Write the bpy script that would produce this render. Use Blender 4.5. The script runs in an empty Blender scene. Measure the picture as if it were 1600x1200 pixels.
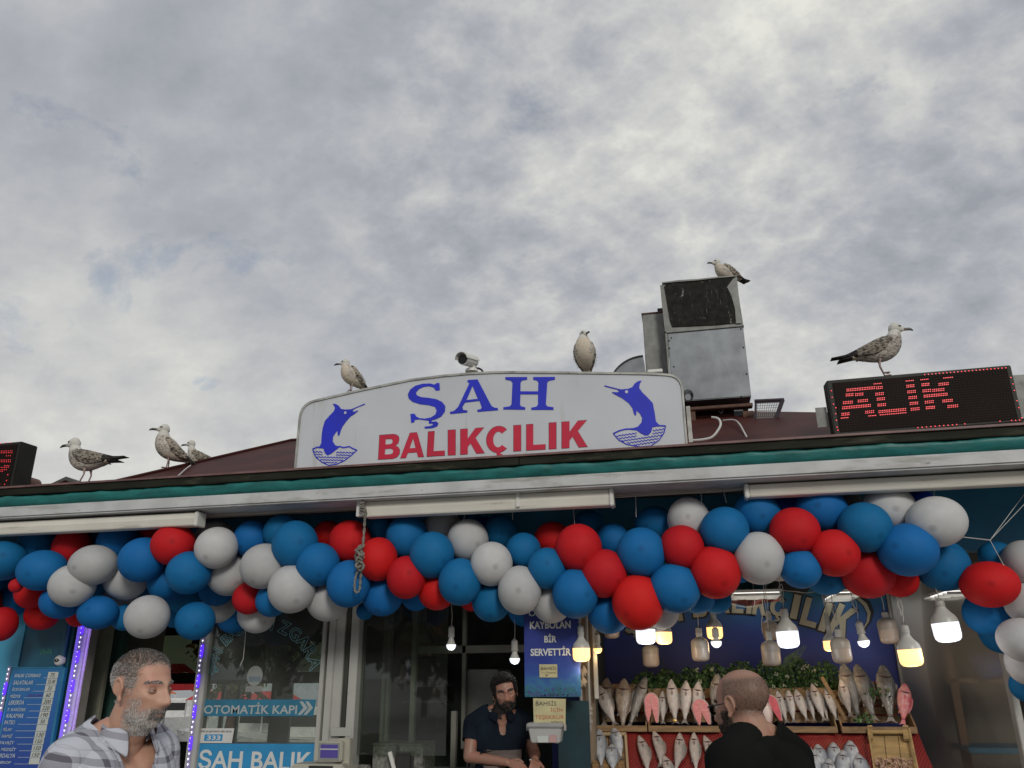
import bpy, bmesh, math, random
import numpy as np
from mathutils import Vector, Matrix, Euler
from mathutils.geometry import tessellate_polygon
random.seed(7); np.random.seed(7)
rad = math.radians
SC = bpy.context.scene
COL = SC.collection
# ------------------------------------------------------------------ camera
YAW, PITCH, ROLL = rad(12.0), rad(20.2), rad(-0.4)
F = 1247.0                       # focal length in pixels of a 1600 px wide picture
CAM = Vector((0.0, -5.10, 1.62))
cd = bpy.data.cameras.new("camera"); cam = bpy.data.objects.new("camera", cd); COL.objects.link(cam)
R3 = (Matrix.Rotation(YAW, 3, 'Z') @ Matrix.Rotation(rad(90) + PITCH, 3, 'X') @ Matrix.Rotation(ROLL, 3, 'Z'))
cam.matrix_world = Matrix.Translation(CAM) @ R3.to_4x4()
cd.sensor_width = 36.0; cd.lens = F / 1600 * 36.0; cd.clip_start = 0.05; cd.clip_end = 6000
SC.camera = cam
# ------------------------------------------------------------------ view
vs = SC.view_settings
vs.view_transform = 'Standard'; vs.look = 'None'; vs.exposure = 0.0; vs.gamma = 1.0; vs.use_curve_mapping = False
# ------------------------------------------------------------------ sky
SUN_EL, SUN_AZ = rad(24), rad(155)     # azimuth clockwise from +Y: behind the photographer's right shoulder
W = bpy.data.worlds.new("World"); SC.world = W; W.use_nodes = True
nt = W.node_tree; nt.nodes.clear()
def N(t, **k):
    n = nt.nodes.new(t)
    for a, v in k.items(): setattr(n, a, v)
    return n
def L(a, b): nt.links.new(a, b)
def M_(op, a, b=None, c=None):
    n = N('ShaderNodeMath', operation=op)
    for i, v in enumerate((a, b, c)):
        if v is None: continue
        if hasattr(v, 'links'): L(v, n.inputs[i])
        else: n.inputs[i].default_value = v
    return n.outputs[0]
tc = N('ShaderNodeTexCoord'); sep = N('ShaderNodeSeparateXYZ'); L(tc.outputs['Generated'], sep.inputs[0])
zc = M_('ADD', M_('MAXIMUM', sep.outputs[2], 0.0), 0.50)
cx = M_('DIVIDE', sep.outputs[0], zc); cy = M_('DIVIDE', sep.outputs[1], zc)
cmb = N('ShaderNodeCombineXYZ'); L(cx, cmb.inputs[0]); L(cy, cmb.inputs[1])
mp = N('ShaderNodeMapping'); mp.inputs['Rotation'].default_value = (0, 0, rad(38)); mp.inputs['Scale'].default_value = (1.0, 1.22, 1); L(cmb.outputs[0], mp.inputs[0])
def noise(scale, detail, rough, dist=0.0, off=0.0, src=None):
    n = N('ShaderNodeTexNoise', noise_dimensions='4D'); n.inputs['W'].default_value = off
    n.inputs['Scale'].default_value = scale; n.inputs['Detail'].default_value = detail
    n.inputs['Roughness'].default_value = rough; n.inputs['Distortion'].default_value = dist
    L(src or mp.outputs[0], n.inputs['Vector']); return n.outputs['Fac']
big = noise(1.3, 3, 0.5, 0.2, 3.1)
mid = noise(4.2, 9, 0.54, 0.0, 12.7)
fine = noise(13.0, 8, 0.62, 0.0, 1.3)
def pixdir(px, py):
    v = R3 @ Vector(((px - 800) / F, -(py - 600) / F, -1)); v.normalize(); return v
def blob(px, py, width):       # soft lobe of the cloud deck round a direction, 0..1
    d = pixdir(px, py)
    vd = N('ShaderNodeVectorMath', operation='DOT_PRODUCT'); L(tc.outputs['Generated'], vd.inputs[0]); vd.inputs[1].default_value = d
    k = M_('SUBTRACT', 1.0, vd.outputs['Value'])
    return M_('EXPONENT', M_('MULTIPLY', k, -1.0 / (1 - math.cos(rad(width)))))
bright = M_('MULTIPLY', M_('SUBTRACT', mid, 0.5), 0.80)
bright = M_('ADD', bright, M_('MULTIPLY', M_('SUBTRACT', noise(9.0, 8, 0.6, 0.0, 21.0), 0.5), 0.40))
bright = M_('ADD', bright, M_('MULTIPLY', M_('SUBTRACT', big, 0.5), 0.45))
bil = M_('ABSOLUTE', M_('SUBTRACT', M_('MULTIPLY', noise(6.0, 8, 0.58, 0.1, 4.4), 2.0), 1.0))
puff = M_('ADD', M_('MULTIPLY', M_('SUBTRACT', fine, 0.5), 1.1), M_('MULTIPLY', M_('SUBTRACT', 0.2, bil), 1.1))
puffmask = M_('MINIMUM', M_('ADD', M_('ADD', blob(1250, 130, 19), blob(820, 230, 11)), 0.34), 1.0)
bright = M_('ADD', bright, M_('MULTIPLY', puff, puffmask))
for (a, b, w, s) in ((1230, 130, 15, 0.15), (1330, 180, 6, .10), (950, 250, 9, 0.08), (1560, 210, 8, -0.16), (1420, 330, 7, -0.20), (1230, 420, 7, -0.12), (560, 400, 12, -0.10), (350, 60, 12, -0.07), (800, 30, 9, -.10), (1590, 480, 7, -.06),
                     (1400, 600, 6, 0.22), (60, 660, 12, 0.26), (780, 560, 7, 0.16), (350, 620, 9, 0.16), (150, 260, 15, -0.15), (1230, 560, 5, .14), (650, 300, 10, -.05)):
    bright = M_('ADD', bright, M_('MULTIPLY', blob(a, b, w), s))
bright = M_('ADD', bright, 0.44)
cr = N('ShaderNodeValToRGB'); L(bright, cr.inputs[0])
e = cr.color_ramp.elements
e[0].position = 0.12; e[0].color = (0.325, 0.345, 0.385, 1)
e[1].position = 1.0; e[1].color = (0.78, 0.78, 0.72, 1)
for p_, c_ in ((0.38, (0.415, 0.432, 0.468, 1)), (0.56, (0.505, 0.515, 0.530, 1)), (0.78, (0.63, 0.635, 0.615, 1))):
    q = e.new(p_); q.color = c_
sky = N('ShaderNodeTexSky', sky_type='NISHITA'); sky.sun_disc = False; sky.sun_elevation = SUN_EL; sky.sun_rotation = SUN_AZ
b1 = N('ShaderNodeBackground'); L(sky.outputs[0], b1.inputs[0]); b1.inputs[1].default_value = 0.10
b2 = N('ShaderNodeBackground'); L(cr.outputs[0], b2.inputs[0]); b2.inputs[1].default_value = 1.0
hole = noise(7.5, 8, 0.62, 0.3, 5.5)
cov = N('ShaderNodeMapRange'); L(M_('ADD', hole, M_('MULTIPLY', blob(120, 440, 9), 0.06)), cov.inputs[0])
cov.inputs[1].default_value = 0.62; cov.inputs[2].default_value = 0.72; cov.inputs[3].default_value = 1.0; cov.inputs[4].default_value = 0.62
mx = N('ShaderNodeMixShader'); L(cov.outputs[0], mx.inputs[0]); L(b1.outputs[0], mx.inputs[1]); L(b2.outputs[0], mx.inputs[2])
wo = N('ShaderNodeOutputWorld'); L(mx.outputs[0], wo.inputs[0])
# ------------------------------------------------------------------ sun behind thin cloud
sd = bpy.data.lights.new("sun", 'SUN'); sd.energy = 1.4; sd.angle = rad(14); sd.color = (1.0, 0.95, 0.87)
so = bpy.data.objects.new("sun", sd); COL.objects.link(so)
sdir = Vector((math.sin(SUN_AZ) * math.cos(SUN_EL), math.cos(SUN_AZ) * math.cos(SUN_EL), math.sin(SUN_EL)))
so.rotation_euler = sdir.to_track_quat('Z', 'Y').to_euler(); so.location = sdir * 30
SC.cycles.max_bounces = 6; SC.cycles.transparent_max_bounces = 10
SC.cycles.sample_clamp_indirect = 3.0; SC.cycles.caustics_reflective = False; SC.cycles.caustics_refractive = False

# ------------------------------------------------------------------ helpers
def P(px, py, y):                    # where the sight line of a photo point meets the vertical plane at depth y
    d = R3 @ Vector(((px - 800) / F, -(py - 600) / F, -1))
    return CAM + d * ((y - CAM.y) / d.y)
def MPP(px, py, y):                  # metres per photo pixel at that place
    p = P(px, py, y); return (R3.transposed() @ (p - CAM)).z * -1 / F
def tag(o, label=None, cat=None, group=None, kind=None, category=None):
    cat = cat or category
    for k, v in (('label', label), ('category', cat), ('group', group), ('kind', kind)):
        if v: o[k] = v
    return o
def empty(name, loc=(0, 0, 0), label=None, cat=None, group=None, rot=None):
    o = bpy.data.objects.new(name, None); COL.objects.link(o); o.location = loc; o.empty_display_size = 0.1
    if rot: o.rotation_euler = rot
    return tag(o, label, cat, group)
class MB:
    def __init__(s): s.v = []; s.f = []; s.mi = []
    def add(s, vs, fs, m=0):
        b = len(s.v); s.v += [tuple(v) for v in vs]; s.f += [tuple(i + b for i in f) for f in fs]; s.mi += [m] * len(fs); return s
    def box(s, a, b, m=0):
        x0, x1 = sorted((a[0], b[0])); y0, y1 = sorted((a[1], b[1])); z0, z1 = sorted((a[2], b[2]))
        return s.add([(x0,y0,z0),(x1,y0,z0),(x1,y1,z0),(x0,y1,z0),(x0,y0,z1),(x1,y0,z1),(x1,y1,z1),(x0,y1,z1)],
                     [(3,2,1,0),(4,5,6,7),(0,1,5,4),(1,2,6,5),(2,3,7,6),(3,0,4,7)], m)
    def tube(s, pts, r, n=8, m=0, cap=True):
        pts = [Vector(p) for p in pts]; rs = r if isinstance(r, (list, tuple)) else [r] * len(pts)
        t = (pts[1] - pts[0]).normalized(); up = Vector((0, 0, 1)) if abs(t.z) < 0.9 else Vector((1, 0, 0))
        u = t.cross(up).normalized(); vs = []; fs = []
        for i, p in enumerate(pts):
            a = pts[max(i - 1, 0)]; b = pts[min(i + 1, len(pts) - 1)]; t = (b - a).normalized()
            u = (u - t * u.dot(t)).normalized(); w = t.cross(u)
            for k in range(n):
                an = 2 * math.pi * k / n; vs.append(p + (u * math.cos(an) + w * math.sin(an)) * rs[i])
        for i in range(len(pts) - 1):
            for k in range(n):
                fs.append((i*n+k, i*n+(k+1) % n, (i+1)*n+(k+1) % n, (i+1)*n+k))
        if cap: fs.append(tuple(range(n - 1, -1, -1))); fs.append(tuple(range((len(pts)-1)*n, len(pts)*n)))
        return s.add(vs, fs, m)
    def loft(s, rings, m=0, cap=True):
        n = len(rings[0]); vs = [v for r in rings for v in r]; fs = []
        for i in range(len(rings) - 1):
            for k in range(n): fs.append((i*n+k, i*n+(k+1) % n, (i+1)*n+(k+1) % n, (i+1)*n+k))
        if cap: fs.append(tuple(range(n - 1, -1, -1))); fs.append(tuple(range((len(rings)-1)*n, len(rings)*n)))
        return s.add(vs, fs, m)
    def lathe(s, prof, c=(0, 0, 0), n=20, m=0):     # prof: (radius, z) from bottom to top
        rings = [[(c[0] + r * math.cos(2*math.pi*k/n), c[1] + r * math.sin(2*math.pi*k/n), c[2] + z) for k in range(n)] for r, z in prof]
        return s.loft(rings, m)
    def ball(s, c, r, n=12, m=0, sq=(1, 1, 1)):
        k = max(6, n // 2)
        pr = [(max(1e-4, math.sin(math.pi * i / k)) * r, -math.cos(math.pi * i / k) * r) for i in range(k + 1)]
        b = len(s.v); s.lathe(pr, (0, 0, 0), n, m)
        s.v[b:] = [(x * sq[0] + c[0], y * sq[1] + c[1], z * sq[2] + c[2]) for x, y, z in s.v[b:]]
        return s
    def prism(s, outline, y0, y1, holes=(), m=0):   # outline: list of (x, z); extruded from y0 (front) to y1
        polys = [[Vector((x, z, 0)) for x, z in outline]] + [[Vector((x, z, 0)) for x, z in h] for h in holes]
        flat = [p for q in polys for p in q]; tri = tessellate_polygon(polys); n = len(flat)
        vs = [(p.x, y0, p.y) for p in flat] + [(p.x, y1, p.y) for p in flat]; fs = []
        for t in tri:
            a, b, c = (flat[i] for i in t)
            if (b - a).cross(c - a).z < 0: t = (t[0], t[2], t[1])
            fs.append(tuple(t)); fs.append(tuple(i + n for i in reversed(t)))
        o = 0
        for q in polys:
            k = len(q)
            for i in range(k): fs.append((o + i, o + (i+1) % k, n + o + (i+1) % k, n + o + i))
            o += k
        return s.add(vs, fs, m)
    def mesh(s, name, mats, smooth=False):
        me = bpy.data.meshes.new(name); me.from_pydata(s.v, [], s.f)
        for m in (mats if isinstance(mats, (list, tuple)) else [mats]): me.materials.append(m)
        me.polygons.foreach_set('material_index', s.mi)
        bm = bmesh.new(); bm.from_mesh(me); bmesh.ops.recalc_face_normals(bm, faces=bm.faces); bm.to_mesh(me); bm.free()
        if smooth:
            me.polygons.foreach_set('use_smooth', [True] * len(me.polygons))
            if smooth != 'all': me.set_sharp_from_angle(angle=rad(smooth if isinstance(smooth, (int, float)) and smooth > 1 else 40))
        me.update(); return me
    def build(s, name, mats, parent=None, smooth=False, loc=None, bevel=0, **tags):
        me = s.mesh(name, mats, smooth)
        if bevel:
            bm = bmesh.new(); bm.from_mesh(me)
            ed = [e for e in bm.edges if len(e.link_faces) == 2 and e.calc_face_angle(0) > 0.6]
            bmesh.ops.bevel(bm, geom=ed, offset=bevel, segments=2, affect='EDGES', clamp_overlap=True); bm.to_mesh(me); bm.free()
        o = bpy.data.objects.new(name, me); COL.objects.link(o)
        if loc: o.location = loc
        if parent: o.parent = parent
        return tag(o, **tags)
def link(name, me, parent=None, loc=None, rot=None, scale=None, **tags):
    o = bpy.data.objects.new(name, me); COL.objects.link(o)
    if parent: o.parent = parent
    if loc is not None: o.location = loc
    if rot is not None: o.rotation_euler = rot
    if scale is not None: o.scale = scale
    return tag(o, **tags)
def copy_tree(o, parent=None, **tags):
    c = o.copy(); COL.objects.link(c)
    if parent: c.parent = parent
    for ch in list(o.children): copy_tree(ch, c)
    for k in list(tags): c[k] = tags[k]
    return c
# ------------------------------------------------------------------ materials
def mat(name, col, rough=0.6, metal=0.0, var=0.12, scale=6.0, col2=None, bump=0.0, bscale=60.0, spec=0.5, emit=None, es=0.0,
        stretch=(1, 1, 1), detail=6, lo=0.35, hi=0.65, coat=0.0, spots=None, sheen=0.0):
    m = bpy.data.materials.new(name); m.use_nodes = True; t = m.node_tree; t.nodes.clear()
    o = t.nodes.new('ShaderNodeOutputMaterial'); b = t.nodes.new('ShaderNodeBsdfPrincipled'); t.links.new(b.outputs[0], o.inputs[0])
    b.inputs['Roughness'].default_value = rough; b.inputs['Metallic'].default_value = metal
    b.inputs['Specular IOR Level'].default_value = spec; b.inputs['Coat Weight'].default_value = coat
    if sheen: b.inputs['Sheen Weight'].default_value = sheen
    tc = t.nodes.new('ShaderNodeTexCoord'); mpn = t.nodes.new('ShaderNodeMapping'); mpn.inputs['Scale'].default_value = stretch
    t.links.new(tc.outputs['Object'], mpn.inputs[0])
    n = t.nodes.new('ShaderNodeTexNoise'); n.inputs['Scale'].default_value = scale; n.inputs['Detail'].default_value = detail
    t.links.new(mpn.outputs[0], n.inputs['Vector'])
    r = t.nodes.new('ShaderNodeValToRGB'); t.links.new(n.outputs['Fac'], r.inputs[0])
    c = col if col2 is None else col
    d = tuple(max(0, x * (1 - var)) for x in col) if col2 is None else col2
    l_ = tuple(min(1, x * (1 + var * 0.6)) for x in col) if col2 is None else col
    r.color_ramp.elements[0].position = lo; r.color_ramp.elements[0].color = (*d, 1)
    r.color_ramp.elements[1].position = hi; r.color_ramp.elements[1].color = (*l_, 1)
    last = r.outputs[0]
    if spots:                        # (colour, scale, threshold, softness, stretch)
        for (sc_, ssc, th, so_, st) in spots:
            mp2 = t.nodes.new('ShaderNodeMapping'); mp2.inputs['Scale'].default_value = st; t.links.new(tc.outputs['Object'], mp2.inputs[0])
            mp2.inputs['Location'].default_value = (ssc * 0.37, 3.1, th * 9)
            n2 = t.nodes.new('ShaderNodeTexNoise'); n2.inputs['Scale'].default_value = ssc; n2.inputs['Detail'].default_value = 7; n2.inputs['Roughness'].default_value = 0.62
            t.links.new(mp2.outputs[0], n2.inputs['Vector'])
            mr = t.nodes.new('ShaderNodeMapRange'); mr.inputs[1].default_value = th; mr.inputs[2].default_value = th + so_
            t.links.new(n2.outputs['Fac'], mr.inputs[0])
            mm = t.nodes.new('ShaderNodeMix'); mm.data_type = 'RGBA'; t.links.new(mr.outputs[0], mm.inputs[0])
            t.links.new(last, mm.inputs[6]); mm.inputs[7].default_value = (*sc_, 1); last = mm.outputs[2]
    t.links.new(last, b.inputs['Base Color'])
    if bump:
        n3 = t.nodes.new('ShaderNodeTexNoise'); n3.inputs['Scale'].default_value = bscale; n3.inputs['Detail'].default_value = 5
        t.links.new(mpn.outputs[0], n3.inputs['Vector'])
        bp = t.nodes.new('ShaderNodeBump'); bp.inputs['Strength'].default_value = bump; bp.inputs['Distance'].default_value = 0.01
        t.links.new(n3.outputs['Fac'], bp.inputs['Height']); t.links.new(bp.outputs[0], b.inputs['Normal'])
    if emit: b.inputs['Emission Color'].default_value = (*emit, 1); b.inputs['Emission Strength'].default_value = es
    return m
def glass_mat(name, tint=(0.9, 0.95, 0.93), rough=0.02, body=0.0, bodycol=(.4, .4, .4)):
    m = bpy.data.materials.new(name); m.use_nodes = True; t = m.node_tree; t.nodes.clear()
    o = t.nodes.new('ShaderNodeOutputMaterial'); tr = t.nodes.new('ShaderNodeBsdfTransparent'); tr.inputs[0].default_value = (*tint, 1)
    gl = t.nodes.new('ShaderNodeBsdfGlossy'); gl.inputs['Roughness'].default_value = rough
    fr = t.nodes.new('ShaderNodeFresnel'); fr.inputs[0].default_value = 1.6
    mx = t.nodes.new('ShaderNodeMixShader'); t.links.new(fr.outputs[0], mx.inputs[0]); t.links.new(tr.outputs[0], mx.inputs[1]); t.links.new(gl.outputs[0], mx.inputs[2])
    last = mx.outputs[0]
    if body:
        df = t.nodes.new('ShaderNodeBsdfDiffuse'); df.inputs[0].default_value = (*bodycol, 1)
        n = t.nodes.new('ShaderNodeTexNoise'); n.inputs['Scale'].default_value = 2.5; n.inputs['Detail'].default_value = 6
        tcn = t.nodes.new('ShaderNodeTexCoord'); t.links.new(tcn.outputs['Object'], n.inputs['Vector'])
        ml = t.nodes.new('ShaderNodeMath'); ml.operation = 'MULTIPLY'; ml.inputs[1].default_value = body * 2; t.links.new(n.outputs['Fac'], ml.inputs[0])
        m2 = t.nodes.new('ShaderNodeMixShader'); t.links.new(ml.outputs[0], m2.inputs[0]); t.links.new(last, m2.inputs[1]); t.links.new(df.outputs[0], m2.inputs[2]); last = m2.outputs[0]
    t.links.new(last, o.inputs[0]); return m
BIRD = (0.62, 0.62, 0.58)
M = dict(
    roof=mat('roof_sheet', (0.062, 0.018, 0.015), 0.6, spec=.15, var=0.3, scale=3, bump=.05, spots=[((.2, .17, .15), 60, .70, .05, (1, 1, .2))]),
    roofedge=mat('roof_edge', (0.16, 0.085, 0.08), 0.5, var=0.3, scale=9),
    gutter=mat('gutter_dark', (0.018, 0.019, 0.013), 0.7, spec=.15, var=.4, scale=7, bump=.2, stretch=(.4, 1, 2), spots=[((.07, .07, .05), 9, .56, .15, (.3, 1, 2))]),
    tarp=mat('tarp_teal', (0.012, 0.155, 0.145), 0.5, var=.28, scale=9, bump=.5, bscale=16, stretch=(.6, 1, 2), spots=[((.01, .12, .13), 14, .58, .12, (1, 1, 1))]),
    beam=mat('beam_white', (0.49, 0.50, 0.50), 0.6, var=.14, scale=5, bump=.2, bscale=25, spots=[((.30, .30, .27), 5, .52, .16, (.5, 1, 3)), ((.16, .16, .14), 12, .64, .08, (.5, 1, 2)), ((.06, .06, .05), 34, .70, .02, (1, 1, .6))]),
    soffit=mat('soffit_taupe', (0.42, 0.38, 0.34), 0.6, var=.15, scale=3),
    cassette=mat('cassette_cream', (0.70, 0.68, 0.60), 0.4, var=.08, scale=3, spots=[((.38, .34, .28), 4, .64, .12, (.3, 1, 3))]),
    plastic=mat('plastic_white', (0.66, 0.66, 0.62), 0.4, var=.08),
    black=mat('black_rubber', (0.012, 0.012, 0.012), 0.4),
    dark=mat('dark_paint', (0.02, 0.02, 0.018), 0.6),
    wallblue=mat('wall_blue', (0.02, 0.17, 0.30), 0.5, var=.18, scale=3, bump=.05, spots=[((.01, .07, .12), 5, .6, .12, (1, 1, .4))]),
    wallblue2=mat('wall_blue_dark', (0.012, 0.09, 0.15), 0.5, var=.2, scale=3),
    wallpale=mat('wall_pale_blue', (0.06, 0.33, 0.52), 0.5, var=.15, scale=3),
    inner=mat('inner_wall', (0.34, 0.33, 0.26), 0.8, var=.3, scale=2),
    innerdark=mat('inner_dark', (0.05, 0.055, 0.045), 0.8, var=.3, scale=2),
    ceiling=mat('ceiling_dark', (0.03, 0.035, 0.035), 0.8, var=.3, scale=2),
    frame=mat('frame_white', (0.42, 0.42, 0.39), 0.4, var=.06),
    framegrey=mat('frame_grey', (0.30, 0.28, 0.25), 0.45, var=.15),
    ground=mat('paving_grey', (0.36, 0.345, 0.325), 0.85, var=.25, scale=1.5, bump=.3),
    steel=mat('galvanised', (0.20, 0.215, 0.23), 0.5, metal=.45, var=.22, scale=7, bump=.06, bscale=50,
              spots=[((.27, .30, .32), 2.2, .5, .25, (1, 1, .5)), ((.16, .13, .09), 5, .66, .12, (1, 1, 1)), ((.06, .06, .05), 50, .71, .03, (1, 1, .4))]),
    steel2=mat('galvanised_dull', (0.22, 0.225, 0.21), 0.6, metal=.3, var=.2, scale=14, spots=[((.10, .09, .07), 6, .6, .15, (1, 1, .4))]),
    soot=mat('soot_black', (0.019, 0.019, 0.017), 0.8, spec=.15, var=.4, scale=18, bump=.25, bscale=40,
             spots=[((.20, .20, .19), 30, .63, .06, (3, 1, .22)), ((.11, .10, .06), 22, .60, .12, (1, 1, 1)), ((.33, .33, .31), 8, .69, .05, (1.6, 1, .6))]),
    rust=mat('rust_wood', (0.10, 0.045, 0.025), 0.7, var=.5, scale=9),
    signwhite=mat('sign_white', (0.54, 0.56, 0.59), 0.28, var=.07, scale=1.6, spots=[((.40, .40, .38), 3.2, .58, .14, (2.5, 1, .3)), ((.26, .26, .24), 11, .70, .05, (1.6, 1, .35)), ((.05, .05, .05), 26, .775, .02, (1, 1, .6))]),
    signframe=mat('sign_frame', (0.38, 0.38, 0.35), 0.45, metal=.2, var=.25, scale=12, spots=[((.12, .12, .10), 16, .6, .08, (1, 1, 1))]),
    blueink=mat('blue_letters', (0.012, 0.022, 0.50), 0.35, var=.12, scale=4, spots=[((.10, .12, .48), 30, .69, .04, (2, 1, .5))]),
    redink=mat('red_letters', (0.52, 0.012, 0.045), 0.35, var=.1, scale=4, spots=[((.52, .12, .14), 30, .69, .04, (2, 1, .5))]),
    inkline=mat('ink_outline', (0.02, 0.01, 0.05), 0.5),
)
def quad_text(name, s, y, x0, y0, x1, y1, m, parent, thick=0.0015, bold=0.0, shear=0.0, sq=None, **tags):
    """flat lettering on the plane y; fitted between photo points (x0,y0) upper left and (x1,y1) lower right"""
    cu = bpy.data.curves.new(name, 'FONT'); cu.body = s; cu.size = 1.0; cu.offset = bold; cu.shear = shear; cu.extrude = 0.0
    cu.resolution_u = 3
    tmp = bpy.data.objects.new(name + '_c', cu); COL.objects.link(tmp)
    dg = bpy.context.evaluated_depsgraph_get(); me = bpy.data.meshes.new_from_object(tmp.evaluated_get(dg))
    bpy.data.objects.remove(tmp); 
    co = np.array([v.co[:] for v in me.vertices]); mn = co.min(0); mxx = co.max(0)
    a = P(x0, y1, y); b = P(x1, y0, y)
    a2 = P(x0, y0, y)
    sx = (b.x - a.x) if sq is None else sq[0]; sz = (a2.z - a.z) if sq is None else sq[1]
    for v in me.vertices:
        u = (v.co.x - mn[0]) / (mxx[0] - mn[0]); w = (v.co.y - mn[1]) / (mxx[1] - mn[1])
        v.co = (a.x + u * sx, y, a.z + w * sz)
    me.materials.clear(); me.materials.append(m)
    o = bpy.data.objects.new(name, me); COL.objects.link(o)
    if parent: o.parent = parent
    return tag(o, **tags)
def flat(name, pts, y, m, parent, holes=(), thick=0.003, loc=None, **tags):     # pts: photo points, put on plane y as thin sheet
    mb = MB(); mb.prism([(P(a, b, y).x, P(a, b, y).z) for a, b in pts], y, y + thick, [[(P(a, b, y).x, P(a, b, y).z) for a, b in h] for h in holes])
    return mb.build(name, m, parent, **tags)
def pxbox(name, x0, y0, x1, y1, ya, yb, m, parent, bevel=0, ref='f', **tags):    # box whose front face spans the photo points
    a = P(x0, y1, ya); b = P(x1, y0, ya); mb = MB().box((a.x, ya, a.z), (b.x, yb, b.z))
    return mb.build(name, m, parent, bevel=bevel, **tags)
# ================================================================== SETTING
ground = MB().box((-60, -60, -0.3), (60, 13, 0)).build('ground', M['ground'], kind='structure')
quay = MB().box((-60, 13, -1.6), (60, 13.5, 0.08)).build('quay_edge', mat('quay_stone', (.3, .29, .27), .8), kind='structure')
sea_m = mat('sea_water', (0.02, 0.05, 0.06), 0.22, var=.2, scale=.3, bump=.35, bscale=1.2, spec=.6)
sea = MB().box((-3000, 13.5, -1.7), (3000, 5000, -1.0)).build('sea', sea_m, kind='structure')
land = MB().box((-3000, -4000, -1.0), (3000, -60, -.02)).build('terrain', M['ground'], kind='structure')
# ================================================================== THE SHOP BUILDING
FY = 0.90                                   # plane of the shop front under the eave
XL, XR = -11.5, 4.2
ZG, ZT, ZB, ZBB = P(760, 716, 0).z, P(760, 731.5, 0).z, P(760, 749.5, 0).z, 2.776
shop = empty('shop_building', (0, 0, 0), 'long low fish shop with dark red metal roof, teal and white eaves and blue walls', 'shop')
def part(name, mb, m, parent=shop, **k): return mb.build(name, m, parent, **k)
# roof
yr = 1.75; Lr = P(455, 689, yr); Rr = P(1130, 655, yr); zr = Lr.z
Rr = Vector((Rr.x, yr, zr))
L0 = P(165, 757, 0.06); R0x = P(1600, 690, .06).x + .9
mb = MB()
y0r = 0.06
e0 = (L0.x, y0r, ZG - .004); e1 = (R0x, y0r, ZG - .004); b0 = (L0.x - .1, 3.6, ZG - .004); b1 = (R0x, 3.6, ZG - .004); r0 = tuple(Lr); r1 = tuple(Rr)
mb.add([e0, e1, r1, r0, b0, b1], [(0, 1, 2, 3), (4, 3, 2, 5), (0, 3, 4), (1, 5, 2), (0, 4, 5, 1)])
roof = part('roof', mb, M['roof'])
# metal sheets lapped over the front slope, seams standing proud
def on_roof(x, t):      # point on the front slope at eave coordinate x and height fraction t
    ex = Vector((x, y0r, ZG - .004))
    u = (x - e0[0]) / (e1[0] - e0[0]); rx = r0[0] + u * (r1[0] - r0[0])
    return Vector((x + (rx - x) * t, y0r + (yr - y0r) * t, ZG - .004 + (zr - ZG) * t))
mbh = MB().tube([Vector(e0) + Vector((0, 0, .01)), Vector(r0) + Vector((0, 0, .01)), Vector(r1) + Vector((0, 0, .01))], .014, 6); mbh.build('ridge_cap', M['roof'], roof)
# second sheet ridge that stands behind (left of the sign)
a = P(290, 727, 1.2); b = P(458, 687, 2.1)
MB().add([tuple(a), tuple(b), (b.x + .8, 2.1, b.z), (a.x + .8, 1.2, a.z - .02), (a.x, 1.25, a.z - .05), (b.x, 2.2, b.z - .05)], [(0, 3, 2, 1), (0, 1, 5, 4)]).build('flashing', M['roofedge'], roof)
# eaves, each strip a part; long strips are made of butted lengths
def strip(name, x0, x1, n, y0, y1, z0, z1, m, jitter=0.0, bevel=0.004):
    w = (x1 - x0) / n
    for k in range(n):
        j = random.uniform(-jitter, jitter); g = .0015
        MB().box((x0 + k * w + g, y0 + j, z0), (x0 + (k + 1) * w - g, y1 + j, z1)).build(name, m, shop, bevel=bevel)
strip('roof_edge_strip', XL, XR, 2, -.045, .10, ZG - .012, ZG + .002, M['roofedge'], .002, 0)
strip('gutter', XL, XR, 3, -.03, .09, ZT + .001, ZG - .0125, M['gutter'], .003)
# teal tarpaulin, wavy top and sagging face
mb = MB(); nx = 360; rings = []
for i in range(nx + 1):
    x = XL + (XR - XL) * i / nx
    w = .006 * math.sin(x * 9) + .004 * math.sin(x * 23 + 1) + .003 * math.sin(x * 47 + 2)
    v = .004 * math.sin(x * 6.1 + 1) + .003 * math.sin(x * 31)
    ring = [(x, .012 + v, ZB - .004), (x, -.006 + w * .8, ZB + .03), (x, -.014 + w, (ZT + ZB) / 2 + .01), (x, -.016 + w, ZT - .012 + v), (x, -.010 + w, ZT - .002 + v * .5), (x, .05, ZT - .001), (x, .05, ZB - .004)]
    rings.append(ring)
mb.loft(rings); part('tarpaulin', mb, M['tarp'], smooth='all')
strip('eave_beam', XL, XR, 1, -.035, .22, ZBB, ZB - .006, M['beam'], 0, .012)
strip('soffit_rail', XL, XR, 4, .235, .30, ZBB - .012, ZBB + .12, M['soffit'])
# under-eave ceiling boards
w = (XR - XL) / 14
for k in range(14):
    MB().box((XL + k * w + .004, .30, ZBB + .10 + (k % 2) * .004), (XL + (k + 1) * w - .004, FY + .02, ZBB + .12)).build('ceiling_board', M['ceiling'], shop)
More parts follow.
